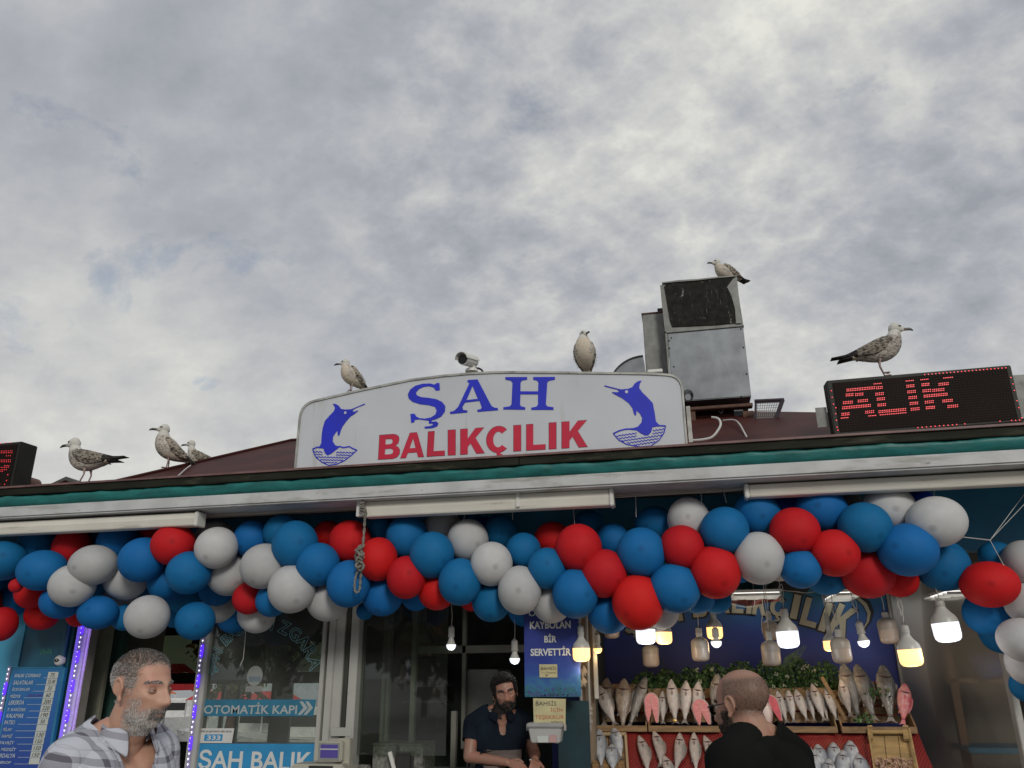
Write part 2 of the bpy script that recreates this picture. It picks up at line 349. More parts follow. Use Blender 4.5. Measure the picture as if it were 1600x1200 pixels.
# front wall pieces above the openings
ZL = P(800, 885, FY).z
def wx(px, py=1000, y=FY): return P(px, py, y).x
part('front_wall', MB().box((XL, FY, ZL), (XR, FY + .12, ZBB + .12)), M['wallblue'])
x48, x102 = wx(40, 980), wx(103, 980)
part('wall_panel', MB().box((XL, FY - .004, 0), (x48, FY + .12, ZL - .002)), M['wallpale'])
part('wall_panel', MB().box((x48 + .006, FY + .006, 0), (x102, FY + .12, ZL - .002)), M['wallblue2'])
part('corner_pipe', MB().tube([(x102 + .03, FY - .01, 0), (x102 + .03, FY - .01, ZL)], .025, 10), M['wallblue2'], smooth=True)
part('wall_panel', MB().box((x102 + .056, FY + .003, 0), (x102 + .085, FY + .12, ZL - .002)), M['wallblue2'])
# door jamb with the glow strip, door opening, glass door and posts: verticals measured at row 1000
def post(name, xa, xb, m, y0=FY - .02, y1=FY + .08, z0=0, z1=None, py=1000, parent=shop, bevel=.004):
    return MB().box((P(xa, py, y0).x, y0, z0), (P(xb, py, y0).x, y1, z1 or ZL - .003)).build(name, m, parent, bevel=bevel)
post('door_jamb', 121, 137, M['frame'], py=980)
post('door_jamb', 138.5, 143, M['framegrey'], py=980)
post('door_jamb', 312, 327.5, M['frame'], py=1000)
post('door_post', 505.5, 512, M['frame'], py=965)
post('door_post', 516, 526, M['frame'], py=960, y0=FY - .05)
post('door_post', 527, 541.5, M['frame'], py=950, y0=FY - .03)
post('door_post', 551, 563.5, M['frame'], py=945, y0=FY - .06)
pxbox('transom', 517, 1137, 549, 1150, FY - .066, FY + .0, M['frame'], shop)
MB().box((wx(541.5, 950), FY - .01, 0), (wx(551, 945), FY + .02, ZL - .004)).build('dark_gap_strip', M['innerdark'], shop)  # dark strip closing the gap between two door posts
# side wall of the stall (right) and inner rooms
xs0 = wx(925, 1000)                                  # left edge of the fish stall opening
xs1 = P(1393, 990, 1.75).x
ZC = ZL + .02
YB = 1.75                                            # back wall of the stall
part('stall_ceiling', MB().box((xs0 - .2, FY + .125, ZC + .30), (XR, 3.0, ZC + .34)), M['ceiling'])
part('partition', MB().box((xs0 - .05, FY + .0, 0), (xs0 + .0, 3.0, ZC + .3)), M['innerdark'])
# mural board on the stall's back wall
def ramp_mat(name, stops, axis='Z', a=0.0, b=1.0, rough=.5, nscale=4, namp=.12):
    """colour that changes along one axis of the thing (printed gradient)"""
    m = bpy.data.materials.new(name); m.use_nodes = True; t = m.node_tree; bs = t.nodes['Principled BSDF']; bs.inputs['Roughness'].default_value = rough
    tcn = t.nodes.new('ShaderNodeTexCoord'); sp = t.nodes.new('ShaderNodeSeparateXYZ'); t.links.new(tcn.outputs['Object'], sp.inputs[0])
    mr = t.nodes.new('ShaderNodeMapRange'); mr.inputs[1].default_value = a; mr.inputs[2].default_value = b; mr.clamp = False
    t.links.new(sp.outputs['XYZ'.index(axis)], mr.inputs[0])
    n = t.nodes.new('ShaderNodeTexNoise'); n.inputs['Scale'].default_value = nscale; n.inputs['Detail'].default_value = 6; t.links.new(tcn.outputs['Object'], n.inputs['Vector'])
    ma = t.nodes.new('ShaderNodeMath'); ma.operation = 'MULTIPLY_ADD'; ma.inputs[1].default_value = namp * 4; t.links.new(n.outputs['Fac'], ma.inputs[0])
    mb_ = t.nodes.new('ShaderNodeMath'); mb_.operation = 'SUBTRACT'; mb_.inputs[1].default_value = namp * 2; t.links.new(mr.outputs[0], mb_.inputs[0]); t.links.new(mb_.outputs[0], ma.inputs[2])
    r = t.nodes.new('ShaderNodeValToRGB'); t.links.new(ma.outputs[0], r.inputs[0]); e = r.color_ramp.elements
    e[0].position, e[0].color = stops[0][0], (*stops[0][1], 1); e[1].position, e[1].color = stops[-1][0], (*stops[-1][1], 1)
    for p, c in stops[1:-1]:
        q = e.new(p); q.color = (*c, 1)
    t.links.new(r.outputs[0], bs.inputs['Base Color']); return m
# ---- block letters (unit box) ----
def glyph(ch):
    t = .29
    G = {
     'I': ([(0,0),(1,0),(1,1),(0,1)], []),
     'L': ([(0,0),(1,0),(1,.2),(.36,.2),(.36,1),(0,1)], []),
     'A': ([(0,0),(.24,0),(.31,.2),(.69,.2),(.76,0),(1,0),(.65,1),(.35,1)], [[(.37,.38),(.63,.38),(.5,.78)]]),
     'B': ([(0,0),(.7,0),(.88,.05),(1,.18),(1,.36),(.9,.48),(.78,.53),(.9,.6),(.95,.74),(.92,.88),(.82,.96),(.66,1),(0,1)],
           [[(.3,.19),(.58,.19),(.69,.24),(.69,.36),(.58,.42),(.3,.42)], [(.3,.6),(.55,.6),(.64,.65),(.64,.77),(.55,.82),(.3,.82)]]),
     'K': ([(0,0),(.3,0),(.3,.28),(.42,.42),(.66,0),(1,0),(.62,.62),(.97,1),(.62,1),(.3,.6),(.3,1),(0,1)], []),
     'H': ([(0,0),(.3,0),(.3,.4),(.7,.4),(.7,0),(1,0),(1,1),(.7,1),(.7,.6),(.3,.6),(.3,1),(0,1)], []),
    }
    if ch == 'C':
        out = []; cx_, cy_, ro, ri = .5, .5, .52, .24
        for a in range(45, 316, 18): out.append((cx_ + .53 * math.cos(rad(a)), cy_ + .52 * math.sin(rad(a))))
        for a in range(315, 44, -18): out.append((cx_ + .23 * math.cos(rad(a)), cy_ + .31 * math.sin(rad(a))))
        return out, []
    if ch == 'S':
        c = [(.92,.72),(.72,.9),(.5,.95),(.22,.88),(.16,.72),(.3,.57),(.6,.48),(.8,.36),(.8,.18),(.5,.06),(.2,.12),(.06,.3)]
        L_, R_ = [], []
        for i, p in enumerate(c):
            a = c[max(i-1,0)]; b = c[min(i+1,len(c)-1)]; dx, dy = b[0]-a[0], b[1]-a[1]; l = math.hypot(dx, dy)
            L_.append((p[0]-dy/l*.12, p[1]+dx/l*.12)); R_.append((p[0]+dy/l*.12, p[1]-dx/l*.12))
        return L_ + R_[::-1], []
    return G[ch]
CED = [(.42,.02),(.6,.02),(.58,-.06),(.7,-.1),(.74,-.2),(.66,-.3),(.4,-.33),(.38,-.24),(.54,-.22),(.56,-.16),(.44,-.13)]
def letters(name, items, y, m, parent, thick=.002):
    """items: (char, fn) with fn mapping the unit box to photo points; all letters of one word are one flat print"""
    mb = MB()
    for ch, fn in items:
        base = {'Ç': 'C', 'Ş': 'S', 'İ': 'I'}.get(ch, ch)
        o, h = glyph(base)
        conv = lambda q: [(P(*fn(a, b), y).x, P(*fn(a, b), y).z) for a, b in q]
        mb.prism(conv(o), y, y + thick, [conv(x) for x in h])
        if ch in 'ÇŞ': mb.prism(conv(CED), y - .0006, y + thick - .0006)
    return mb.build(name, m, parent)
# ---- stall back wall: painted mural ----
mural = empty('mural_board', P(1160, 1000, YB), 'blue painted mural board with arched cream lettering at the back of the fish stall', 'mural')
mo = Vector(mural.location)
mz0, mz1 = P(1160, 1075, YB).z, P(1160, 1000, YB).z
mm = ramp_mat('mural_paint', [(0.0, (.018, .03, .20)), (.35, (.02, .05, .28)), (.6, (.02, .11, .32)), (.85, (.03, .20, .28)), (1.0, (.04, .25, .28))], 'Z', 1.72, 2.35, nscale=2.2, namp=.10)
def mbuild(mb, name, m, **k):
    o = mb.build(name, m, mural, **k); o.matrix_parent_inverse = Matrix.Translation(-mo); return o
xm0, xm1 = P(925, 1000, YB).x - .35, P(1393, 990, YB).x
mbuild(MB().box((xm0, YB, .9), (xm1, YB + .03, ZC + .29)), 'board', mm)
def arc_letter(ch, cx_, cy_, w, h, deg):
    c, s = math.cos(rad(deg)), math.sin(rad(deg))
    def fn(u, v):
        X = (u - .5) * w; Y = -(v - .5) * h
        return (cx_ + X * c - Y * s, cy_ + X * s + Y * c)
    return (ch, fn)
arc = [('Ş', 985, 975, 22, 26, -20), ('A', 1015, 965, 26, 28, -14), ('H', 1052, 956, 26, 32, -10), ('B', 1093, 949, 22, 30, -5), ('A', 1126, 940, 28, 36, -1), ('L', 1153, 941, 18, 34, 2), ('I', 1171, 942, 8, 34, 4), ('K', 1188, 944, 22, 34, 7),
       ('Ç', 1216, 948, 24, 28, 9), ('I', 1243, 948, 11, 38, 12), ('L', 1267, 957, 26, 44, 15), ('I', 1290, 964, 11, 46, 18), ('K', 1316, 972, 32, 52, 24)]
cream = mat('cream_paint', (.42, .40, .30), .5, var=.1); inkdark = mat('mural_black', (.01, .012, .02), .5)
o = letters('lettering_outline', [arc_letter(c, x + .4, y + .4, w + 5, h + 5, d) for c, x, y, w, h, d in arc], YB - .004, inkdark, mural); o.matrix_parent_inverse = Matrix.Translation(-mo)
o = letters('lettering', [arc_letter(*a) for a in arc], YB - .007, cream, mural); o.matrix_parent_inverse = Matrix.Translation(-mo)
def crescent(pts, w):
    L_, R_ = [], []
    for i, p in enumerate(pts):
        a = pts[max(i-1,0)]; b = pts[min(i+1,len(pts)-1)]; dx, dy = b[0]-a[0], b[1]-a[1]; l = math.hypot(dx, dy) or 1
        L_.append((p[0]-dy/l*w[i], p[1]+dx/l*w[i])); R_.append((p[0]+dy/l*w[i], p[1]-dx/l*w[i]))
    return L_ + R_[::-1]
fp = [(1318, 930), (1330, 929), (1343, 934), (1354, 944), (1360, 957), (1358, 970), (1351, 982), (1350, 990)]
for nm, w, yy, m_ in (('painted_fish', [1, 4, 6, 7, 6, 4, 2, .5], YB - .004, inkdark), ('painted_fish_belly', [.5, 1.5, 2.5, 3, 2.6, 1.6, .6, .2], YB - .007, cream)):
    o = flat(nm, crescent([(a - (2 if 'belly' in nm else 0), b + (1 if 'belly' in nm else 0)) for a, b in fp], w), yy, m_, mural); o.matrix_parent_inverse = Matrix.Translation(-mo)
# ---- right side of the stall: smoky plastic sheet on posts, shelf behind ----
smoky = glass_mat('smoky_plastic', (.50, .50, .46), .45, .14, (.20, .20, .15))
sheet = empty('plastic_curtain', (0, 0, 0), 'smoky clear plastic side sheet to the right of the fish display', 'plastic sheet')
xa, xb = xm1 + .012, P(1592, 1100, FY + .05).x
mb = MB(); nseg = 40; A = Vector((xa, YB - .02, 0)); B = Vector((xb, FY + .16, 0))
vs = []; fs = []
for i in range(nseg + 1):
    p = A.lerp(B, i / nseg); nrm = Vector((-(B - A).y, (B - A).x, 0)).normalized()
    for j in range(13):
        q = p + nrm * (.0015 * math.sin(i * .12 - j * .3)); vs.append((q.x, q.y, .7 + (ZC - .7 + .29) * j / 12))
for i in range(nseg):
    for j in range(12): fs.append((i*13+j, (i+1)*13+j, (i+1)*13+j+1, i*13+j+1))
mb.add(vs, fs); mb.build('sheet', smoky, sheet, smooth='all')
MB().tube([(xa, YB - .03, 0), (xa, YB - .03, ZC + .28)], .012, 8).build('rail', M['frame'], sheet, smooth=True)
post('stall_post', 1577, 1588, M['frame'], y0=FY - .01, y1=FY + .07, py=1070)
part('side_room_wall', MB().box((xm1 + .02, 3.0, 0), (XR + .5, 3.06, ZC + .3)), mat('side_room_paint', (.16, .145, .12), .8, var=.35, scale=1.2, spots=[((.3, .27, .22), 2.2, .58, .2, (1, 1, .5))]))
part('side_room_wall', MB().box((XR, FY + .13, 0), (XR + .06, 2.99, ZC + .3)), M['inner'])
part('counter_top', MB().box((P(1500, 1165, 2.2).x, 2.0, P(1500, 1165, 2.2).z - .04), (XR - .01, 2.5, P(1500, 1165, 2.2).z)), M['wallblue'], bevel=.005)
sb = P(1545, 1060, 2.4)
part('wall_shelf', MB().box((sb.x - .35, 2.3, sb.z - .03), (XR - .01, 2.7, sb.z)), mat('shelf_wood', (.25, .13, .05), .6), bevel=.004)
part('shelf_post', MB().box((P(1480, 1060, 2.35).x, 2.3, 0), (P(1480, 1060, 2.35).x + .06, 2.36, ZC + .25)), mat('post_wood', (.22, .12, .06), .6), bevel=.004)
# glowing white panels added in place of daylit translucent roof sheets
roofglow = mat('roof_daylight_white', (.8, .8, .8), .5, emit=(1, .98, .94), es=1.15)
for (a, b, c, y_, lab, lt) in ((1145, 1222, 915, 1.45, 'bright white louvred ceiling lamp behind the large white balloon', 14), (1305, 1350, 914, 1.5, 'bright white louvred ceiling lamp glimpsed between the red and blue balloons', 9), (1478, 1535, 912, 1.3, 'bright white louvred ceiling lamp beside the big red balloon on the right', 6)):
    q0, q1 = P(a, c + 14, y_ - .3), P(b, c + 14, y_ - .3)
    L_ = empty('roof_daylight_panel', ((q0.x + q1.x) / 2, y_, q0.z), lab, 'ceiling lamp')
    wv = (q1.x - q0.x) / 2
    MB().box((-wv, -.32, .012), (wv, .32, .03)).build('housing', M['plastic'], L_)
    MB().box((-wv + .01, -.3, .006), (wv - .01, .3, .011)).build('diffuser', roofglow, L_)
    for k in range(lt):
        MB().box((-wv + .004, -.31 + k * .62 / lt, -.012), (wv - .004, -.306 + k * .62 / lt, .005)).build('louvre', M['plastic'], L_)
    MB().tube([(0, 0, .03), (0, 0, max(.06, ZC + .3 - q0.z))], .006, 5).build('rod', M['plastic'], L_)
# ---- inner rooms ----
YR = 6.0
xp = wx(546, 950)
zt = P(800, 1050, 2.9).z
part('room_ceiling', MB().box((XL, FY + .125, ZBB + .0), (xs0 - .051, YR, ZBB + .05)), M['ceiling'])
part('room_wall', MB().box((XL, FY + .125, 0), (XL + .06, YR, ZBB)), M['inner'])
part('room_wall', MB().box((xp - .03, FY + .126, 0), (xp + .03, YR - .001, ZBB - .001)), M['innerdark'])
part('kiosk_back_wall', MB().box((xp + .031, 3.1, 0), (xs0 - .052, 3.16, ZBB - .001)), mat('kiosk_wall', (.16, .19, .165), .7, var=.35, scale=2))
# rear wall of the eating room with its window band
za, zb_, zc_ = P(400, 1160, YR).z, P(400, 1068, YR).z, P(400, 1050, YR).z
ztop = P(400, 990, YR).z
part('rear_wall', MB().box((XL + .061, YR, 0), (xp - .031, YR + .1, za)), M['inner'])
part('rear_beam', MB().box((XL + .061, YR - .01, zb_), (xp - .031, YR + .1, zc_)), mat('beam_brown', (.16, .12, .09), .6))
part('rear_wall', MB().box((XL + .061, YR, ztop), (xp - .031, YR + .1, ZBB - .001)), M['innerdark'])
for a, b in ((346, 351), (371, 375), (424, 456), (500, 506), (236, 243), (150, 165)):
    q0, q1 = P(a, 1080, YR + .01), P(b, 1080, YR + .01)
    part('mullion', MB().box((q0.x, YR + .012, za), (q1.x, YR + .06, zb_ - .001)), mat('mullion_green', (.10, .16, .14), .5) if 'mullion_green' not in bpy.data.materials else bpy.data.materials['mullion_green'])
tint = glass_mat('tinted_glass', (.22, .24, .18), .03)
part('transom_glass', MB().box((XL + .061, YR + .03, zc_ + .001), (xp - .031, YR + .036, ztop - .001)), tint)
# scalloped dark cloth standing in for the awning mirrored in the door glass
vm = mat('reflected_awning_cloth', (.015, .035, .04), .8, var=.3)
va = empty('valance', (0, 0, 0), 'dark blue green scalloped valance hanging inside behind the sliding glass door', 'valance')
mb = MB(); yv = YR - .12; n = 60; x0v, x1v = P(300, 1000, yv).x, P(505, 1000, yv).x; zt0 = P(400, 960, yv).z; zm = P(400, 1000, yv).z
out = [(x0v, zt0)] + [(x0v + (x1v - x0v) * i / n, zm - .05 * abs(math.sin(i * math.pi * 3.2 / n + .6)) - .05 * math.sin(math.pi * i / n)) for i in range(n + 1)] + [(x1v, zt0)]
mb.prism(out, yv, yv + .01); mb.build('cloth', vm, va)
MB().tube([(x0v, yv + .005, zt0 + .01), (x1v, yv + .005, zt0 + .01)], .012, 8).build('rod', M['dark'], va)
# dark folding door leaf standing in the doorway
df = empty('folding_door', (0, 0, 0), 'dark green folding door leaf in the shaded doorway behind the grey haired man', 'door')
q0, q1 = P(158, 1000, 1.5), P(196, 1000, 1.5)
MB().box((q0.x, 1.5, .01), (q1.x, 1.54, 2.55)).build('leaf', mat('door_green', (.05, .12, .10), .5), df, bevel=.004)
q0, q1 = P(143, 1000, 1.2), P(160, 1000, 1.2)
MB().box((q0.x - .25, 1.3, .01), (q1.x, 1.34, 2.56)).build('leaf', mat('door_olive', (.34, .34, .26), .6), df, bevel=.004)
q0, q1 = P(196, 1000, 2.6), P(238, 1000, 2.6)
part('inner_pillar', MB().box((q0.x - .05, 2.6, 0), (q1.x, 2.8, ZBB - .001)), mat('pillar_paint', (.4, .36, .27), .7))
# ---- sliding glass door of the shop ----
gd = empty('sliding_door', (0, 0, 0), 'sliding glass door carrying lettering and blue stickers between white posts', 'door')
YG = FY + .02
g0, g1 = P(327.6, 1000, YG), P(505, 970, YG)
pane = glass_mat('door_glass', (.80, .84, .80), .015, .075, (.5, .52, .48))
MB().box((g0.x + .001, YG, .05), (g1.x, YG + .008, ZL - .01)).build('pane', pane, gd)
MB().box((g0.x + .001, YG - .01, .0), (g1.x, YG + .02, .049)).build('bottom_rail', M['framegrey'], gd)
tealdecal = mat('decal_teal', (.03, .17, .27), .4, var=.15); bluedecal = mat('decal_blue', (.03, .26, .52), .35, var=.1)
white = mat('decal_white', (.62, .64, .62), .4, var=.06); pale = mat('decal_pale', (.38, .42, .42), .4, var=.08)
yd = YG - .003
flat('sticker_band', [(331 - 12, 1093), (494, 1093), (489, 1119), (313, 1119)], yd, tealdecal, gd)
quad_text('lettering', 'OTOMATİK KAPI', yd - .002, 318, 1097.5, 465, 1115.5, pale, gd, bold=.02)
for k in range(2):
    flat('arrow', [(468 + k * 9, 1096), (473 + k * 9, 1096), (481 + k * 8, 1106), (470 + k * 9, 1117), (465 + k * 9, 1117), (474 + k * 8.5, 1106)], yd - .002, pale, gd)
flat('sticker_band', [(303, 1162), (492, 1162), (487, 1215), (296, 1215)], yd, bluedecal, gd)
quad_text('lettering', 'ŞAH BALIK', yd - .002, 308, 1171, 489, 1209, white, gd, bold=.02)
flat('notice_card', [(310, 1138), (366, 1138), (362, 1161), (305, 1161)], yd - .002, mat('card_white', (.60, .60, .58), .5), gd)
quad_text('lettering', 'daha iyi günlerin tek kartı', yd - .005, 311, 1140.5, 362, 1145, M['dark'], gd)
flat('card_mark', [(320, 1147.5), (348, 1147.5), (346.5, 1157.5), (318.5, 1157.5)], yd - .0045, bluedecal, gd)
quad_text('lettering', '333', yd - .007, 323, 1149, 345, 1156, white, gd, bold=.03)
mb = MB(); cx_, cz_ = P(398, 1056, yd).x, P(398, 1056, yd).z; rx_ = 13.3 * MPP(398, 1056, yd)
mb.prism([(cx_ + rx_ * math.cos(2*math.pi*k/24), cz_ + rx_ * 1.12 * math.sin(2*math.pi*k/24)) for k in range(24)], yd, yd + .002); mb.build('round_sticker', mat('sticker_grey', (.26, .28, .26), .5), gd)
flat('round_sticker_print', [(389, 1057), (407, 1057), (406.5, 1065), (388.5, 1065)], yd - .002, mat('sticker_print', (.15, .19, .22), .5), gd)
flat('small_sticker', [(384, 1072), (409, 1072), (408.5, 1081), (383, 1081)], yd, mat('sticker_grey2', (.24, .25, .24), .5), gd)
# arched outline lettering over the door: ŞAH BALIK IZGARA
gtx = 'ŞAH BALIK IZGARA'
def arc_text(s, cx_, cy_, R_, a0, a1, h, y, m, parent):
    """letters one by one round an arc in the plane y (photo pixels)"""
    cu = bpy.data.curves.new('t', 'FONT'); k = MPP(cx_, cy_ - R_, y); n = len(s); res = MB()
    for i, ch in enumerate(s):
        if ch == ' ': continue
        cu.body = ch; cu.size = 1; cu.offset = .02; cu.resolution_u = 2
        tmp = bpy.data.objects.new('t', cu); COL.objects.link(tmp); dg = bpy.context.evaluated_depsgraph_get()
        me = bpy.data.meshes.new_from_object(tmp.evaluated_get(dg)); bpy.data.objects.remove(tmp)
        co = np.array([v.co[:2] for v in me.vertices]); c = (co.min(0) + co.max(0)) / 2
        a = rad(a0 + (a1 - a0) * i / (n - 1)); px_, py_ = cx_ + R_ * math.sin(a), cy_ - R_ * math.cos(a); o = P(px_, py_, y)
        for sc_, yy in ((1.0, 0),):
            vs = []
            for v in me.vertices:
                X, Y = (v.co.x - c[0]) * h * k * 1.25, (v.co.y - c[1]) * h * k * 1.25
                vs.append((o.x + X * math.cos(a) + Y * math.sin(a), y, o.z - X * math.sin(a) + Y * math.cos(a)))
            # outline only: boundary edges become thin ribbons
            bm = bmesh.new(); bm.from_mesh(me); bm.edges.ensure_lookup_table()
            for e_ in bm.edges:
                if len(e_.link_faces) == 1:
                    A_, B_ = Vector(vs[e_.verts[0].index]), Vector(vs[e_.verts[1].index]); d_ = (B_ - A_)
                    if d_.length < 1e-5: continue
                    nn = Vector((-d_.z, 0, d_.x)).normalized() * .0021
                    b0 = len(res.v); res.v += [tuple(A_ - nn), tuple(B_ - nn), tuple(B_ + nn), tuple(A_ + nn)]; res.f.append((b0, b0+1, b0+2, b0+3)); res.mi.append(0)
            bm.free()
    return res.build('lettering', m, parent)
dl_ = mat('decal_line', (.20, .42, .46), .4)
arc_text('ŞAH BALIK', 412, 1056, 82, -84, -8, 19, yd, dl_, gd); arc_text('IZGARA', 412, 1056, 82, 10, 76, 21, yd, dl_, gd)
# hanging string inside the glass
MB().tube([P(384, 985, FY - .1), P(382, 1010, FY - .1), P(380, 1030, FY - .1), P(375, 1040, FY - .1)], .0025, 5).build('pull_cord', M['plastic'], None, label='thin white pull cord dangling in front of the sliding glass door', category='cord')
# ================================================================== ROOF TOP THINGS
# ---- main shop sign ----
YS = .030
sign = empty('shop_sign', (P(770, 715, YS).x, YS, ZG), 'large white arched sign board with blue and red lettering and two leaping marlins', 'sign')
si = Matrix.Translation(-Vector(sign.location))
def sfix(o): o.matrix_parent_inverse = si; return o
def rnd(pts, n=5):          # round the corners given as (x, y, r)
    out = []
    for i, (x, y, r) in enumerate(pts):
        if r == 0: out.append((x, y)); continue
        a = Vector(pts[i-1][:2]); b = Vector(pts[(i+1) % len(pts)][:2]); c = Vector((x, y))
        u = (a - c).normalized() * r; v = (b - c).normalized() * r
        for k in range(n + 1):
            t = k / n; p = (c + u) * (1-t)**2 + c * 2*t*(1-t) + (c + v) * t*t; out.append((p.x, p.y))
    return out
face = rnd([(459.5, 734.5, 3), (469, 630, 24), (560, 609, 0), (640, 592.5, 0), (690, 586, 0), (730, 582.5, 0), (770, 580.5, 0), (800, 580, 0), (860, 580.5, 0), (940, 581.5, 0), (1010, 582.5, 0), (1066, 585.5, 24), (1075, 697.5, 2)])
def inset(pts, d):
    c = Vector((sum(p[0] for p in pts) / len(pts), sum(p[1] for p in pts) / len(pts))); out = []
    n = len(pts)
    for i in range(n):
        a, b, e = Vector(pts[i-1]), Vector(pts[i]), Vector(pts[(i+1) % n])
        t = ((b - a).normalized() + (e - b).normalized()); t = t.normalized() if t.length > 1e-6 else (e - a).normalized()
        nn = Vector((-t.y, t.x));
        if nn.dot(c - b) < 0: nn = -nn
        out.append(tuple(b + nn * d))
    return out
W_ = lambda pts, y: [(P(a, b, y).x, P(a, b, y).z) for a, b in pts]
mb = MB(); mb.prism(W_(inset(face, 2.6), YS), YS + .004, YS + .15); sfix(mb.build('panel', M['signwhite'], sign))
mb = MB(); mb.prism(W_(face, YS), YS - .006, YS + .158, [W_(inset(face, 3.0), YS)]); sfix(mb.build('frame', M['signframe'], sign))
def crop(pts, ox, oy, k): return [(ox + a / k, oy + b / k) for a, b in pts]
yl = YS + .0015
C1 = (600, 580, 4.706)
S_ = [(407,86),(411,140),(382,143),(365,120),(330,110),(290,116),(255,133),(236,156),(240,176),(272,190),(330,196),(385,206),(428,226),(451,258),(447,298),(422,333),(375,356),(330,364),(285,358),(255,354),(226,358),(222,376),(200,380),(194,315),(224,312),(238,334),(262,345),(300,349),(345,340),(378,318),(388,288),(374,262),(330,250),(265,242),(212,226),(183,202),(175,172),(192,135),(232,106),(285,92),(340,90),(372,99),(386,88)]
CD = [(330,360),(352,357),(350,372),(385,368),(400,384),(392,405),(355,419),(300,422),(298,408),(340,403),(362,393),(355,385),(330,386)]
A_ = [(487,315),(486,299),(517,291),(546,262),(628,88),(613,78),(615,65),(688,60),(790,255),(812,268),(837,270),(838,287),(688,299),(686,284),(712,279),(719,265),(702,218),(596,231),(576,264),(583,285),(612,288),(613,303)]
AH = [(606,212),(690,203),(651,108)]
H_ = [(893,43),(1052,43),(1052,62),(1014,69),(1004,85),(1003,148),(1133,148),(1136,85),(1127,69),(1097,62),(1097,43),(1257,42),(1256,62),(1212,71),(1200,86),(1190,245),(1202,259),(1246,265),(1246,284),(1083,284),(1083,268),(1121,261),(1133,245),(1133,170),(1003,170),(1000,245),(1009,259),(1038,265),(1038,283),(878,281),(878,265),(924,259),(938,245),(945,86),(933,70),(893,61)]
mb = MB(); mb.prism(W_(crop(S_, *C1), yl), yl - .0014, yl + .004); mb.prism(W_(crop(CD, *C1), yl), yl - .0008, yl + .004)
mb.prism(W_(crop(A_, *C1), yl), yl - .0014, yl + .004, [W_(crop(AH, *C1), yl)]); mb.prism(W_(crop(H_, *C1), yl), yl - .0014, yl + .004)
sfix(mb.build('name_lettering', M['blueink'], sign))
def bal(x0, x1, grow=0):
    def fn(u, v):
        X = x0 - grow + (x1 - x0 + 2 * grow) * u; t = (X - 590.5) / 327.5
        yb = 718 - 20 * t + grow; yt = 680 - 23.5 * t - grow
        return (X + (2.2 * v if t < .3 else 0), yb + (yt - yb) * v)
    return fn
BW = [('B', 591, 623.5), ('A', 625.5, 662), ('L', 667, 694.5), ('I', 700, 711.5), ('K', 719.5, 757), ('Ç', 761, 796), ('I', 802.5, 813.8), ('L', 822.5, 852), ('I', 857.8, 869), ('K', 877.7, 918)]
sfix(letters('trade_lettering_outline', [(c, bal(a, b, .5)) for c, a, b in BW], yl + .0006, M['inkline'], sign))
sfix(letters('trade_lettering', [(c, bal(a, b)) for c, a, b in BW], yl - .0016, M['redink'], sign))
C7 = (440, 550, 4.444); C8 = (760, 550, 4.0)
ML = [(355,358),(378,362),(398,374),(412,395),(440,400),(485,397),(577,358),(578,365),(520,388),(500,400),(490,410),(505,415),(528,405),(531,410),(505,432),(480,447),(450,480),(425,515),(412,540),(406,565),(397,584),(390,575),(388,546),(372,565),(357,590),(355,620),(370,645),(402,661),(345,706),(318,718),(300,700),(290,668),(255,668),(275,635),(278,580),(285,530),(300,480),(335,440),(362,412),(372,388)]
MR = [(970,178),(945,184),(926,198),(912,220),(885,230),(840,234),(738,208),(738,215),(790,229),(820,236),(829,246),(818,252),(785,250),(790,258),(850,290),(890,320),(912,350),(922,385),(931,399),(937,390),(938,365),(960,385),(974,412),(970,440),(945,468),(880,484),(940,490),(965,508),(990,521),(1012,520),(1030,500),(1038,470),(1088,462),(1060,435),(1052,380),(1040,320),(1008,285),(975,253),(955,225),(958,200)]
def marlin(body, bowl_l, bowl, eye, C, name, xa, xb):
    mb = MB(); mb.prism(W_(crop(body, *C), yl), yl - .0014, yl + .004)
    mb2 = MB()
    def ribbon(pts, w):
        mb2.prism(W_(crop(crescent(pts, [w] * len(pts)), *C), yl), yl - .001, yl + .004)
    ribbon(bowl, 3.2)
    ribbon(bowl_l, 4.5)
    bot = {}
    y0 = (bowl[0][1] + bowl[-1][1]) / 2
    import bisect
    for r in range(6):
        pts = []
        for i in range(46):
            x = bowl[0][0] + (bowl[-1][0] - bowl[0][0]) * i / 45
            yb_ = np.interp(x, [p[0] for p in bowl], [p[1] for p in bowl]); yl0 = np.interp(x, [bowl[0][0], bowl[-1][0]], [bowl[0][1], bowl[-1][1]])
            y = yl0 + 18 + r * 18 + 4.5 * math.sin(x * .30 + r)
            ok = y < yb_ - 3 and not (xa < x < xb and r < 2)
            if ok: pts.append((x, y))
            else:
                if len(pts) > 4: ribbon(pts, 2.6)
                pts = []
        if len(pts) > 4: ribbon(pts, 2.6)
    o = sfix(mb.build(name, M['blueink'], sign)); sfix(mb2.build('wave_print', M['blueink'], sign))
    e_ = P(C[0] + eye[0] / C[2], C[1] + eye[1] / C[2], yl); mb3 = MB()
    r_ = 9.5 / C[2] * MPP(700, 650, yl)
    mb3.prism([(e_.x + r_ * math.cos(2*math.pi*k/14), e_.z + r_ * math.sin(2*math.pi*k/14)) for k in range(14)], yl - .003, yl + .001); sfix(mb3.build('eye', M['signwhite'], sign))
marlin(ML, [(215,674),(250,660),(300,668),(380,663),(400,655),(430,664),(470,656),(490,668),(522,682)], [(215,674),(225,705),(240,732),(280,765),(325,786),(380,780),(440,752),(490,712),(522,682)], (443,422), C7, 'marlin_print', 285, 375)
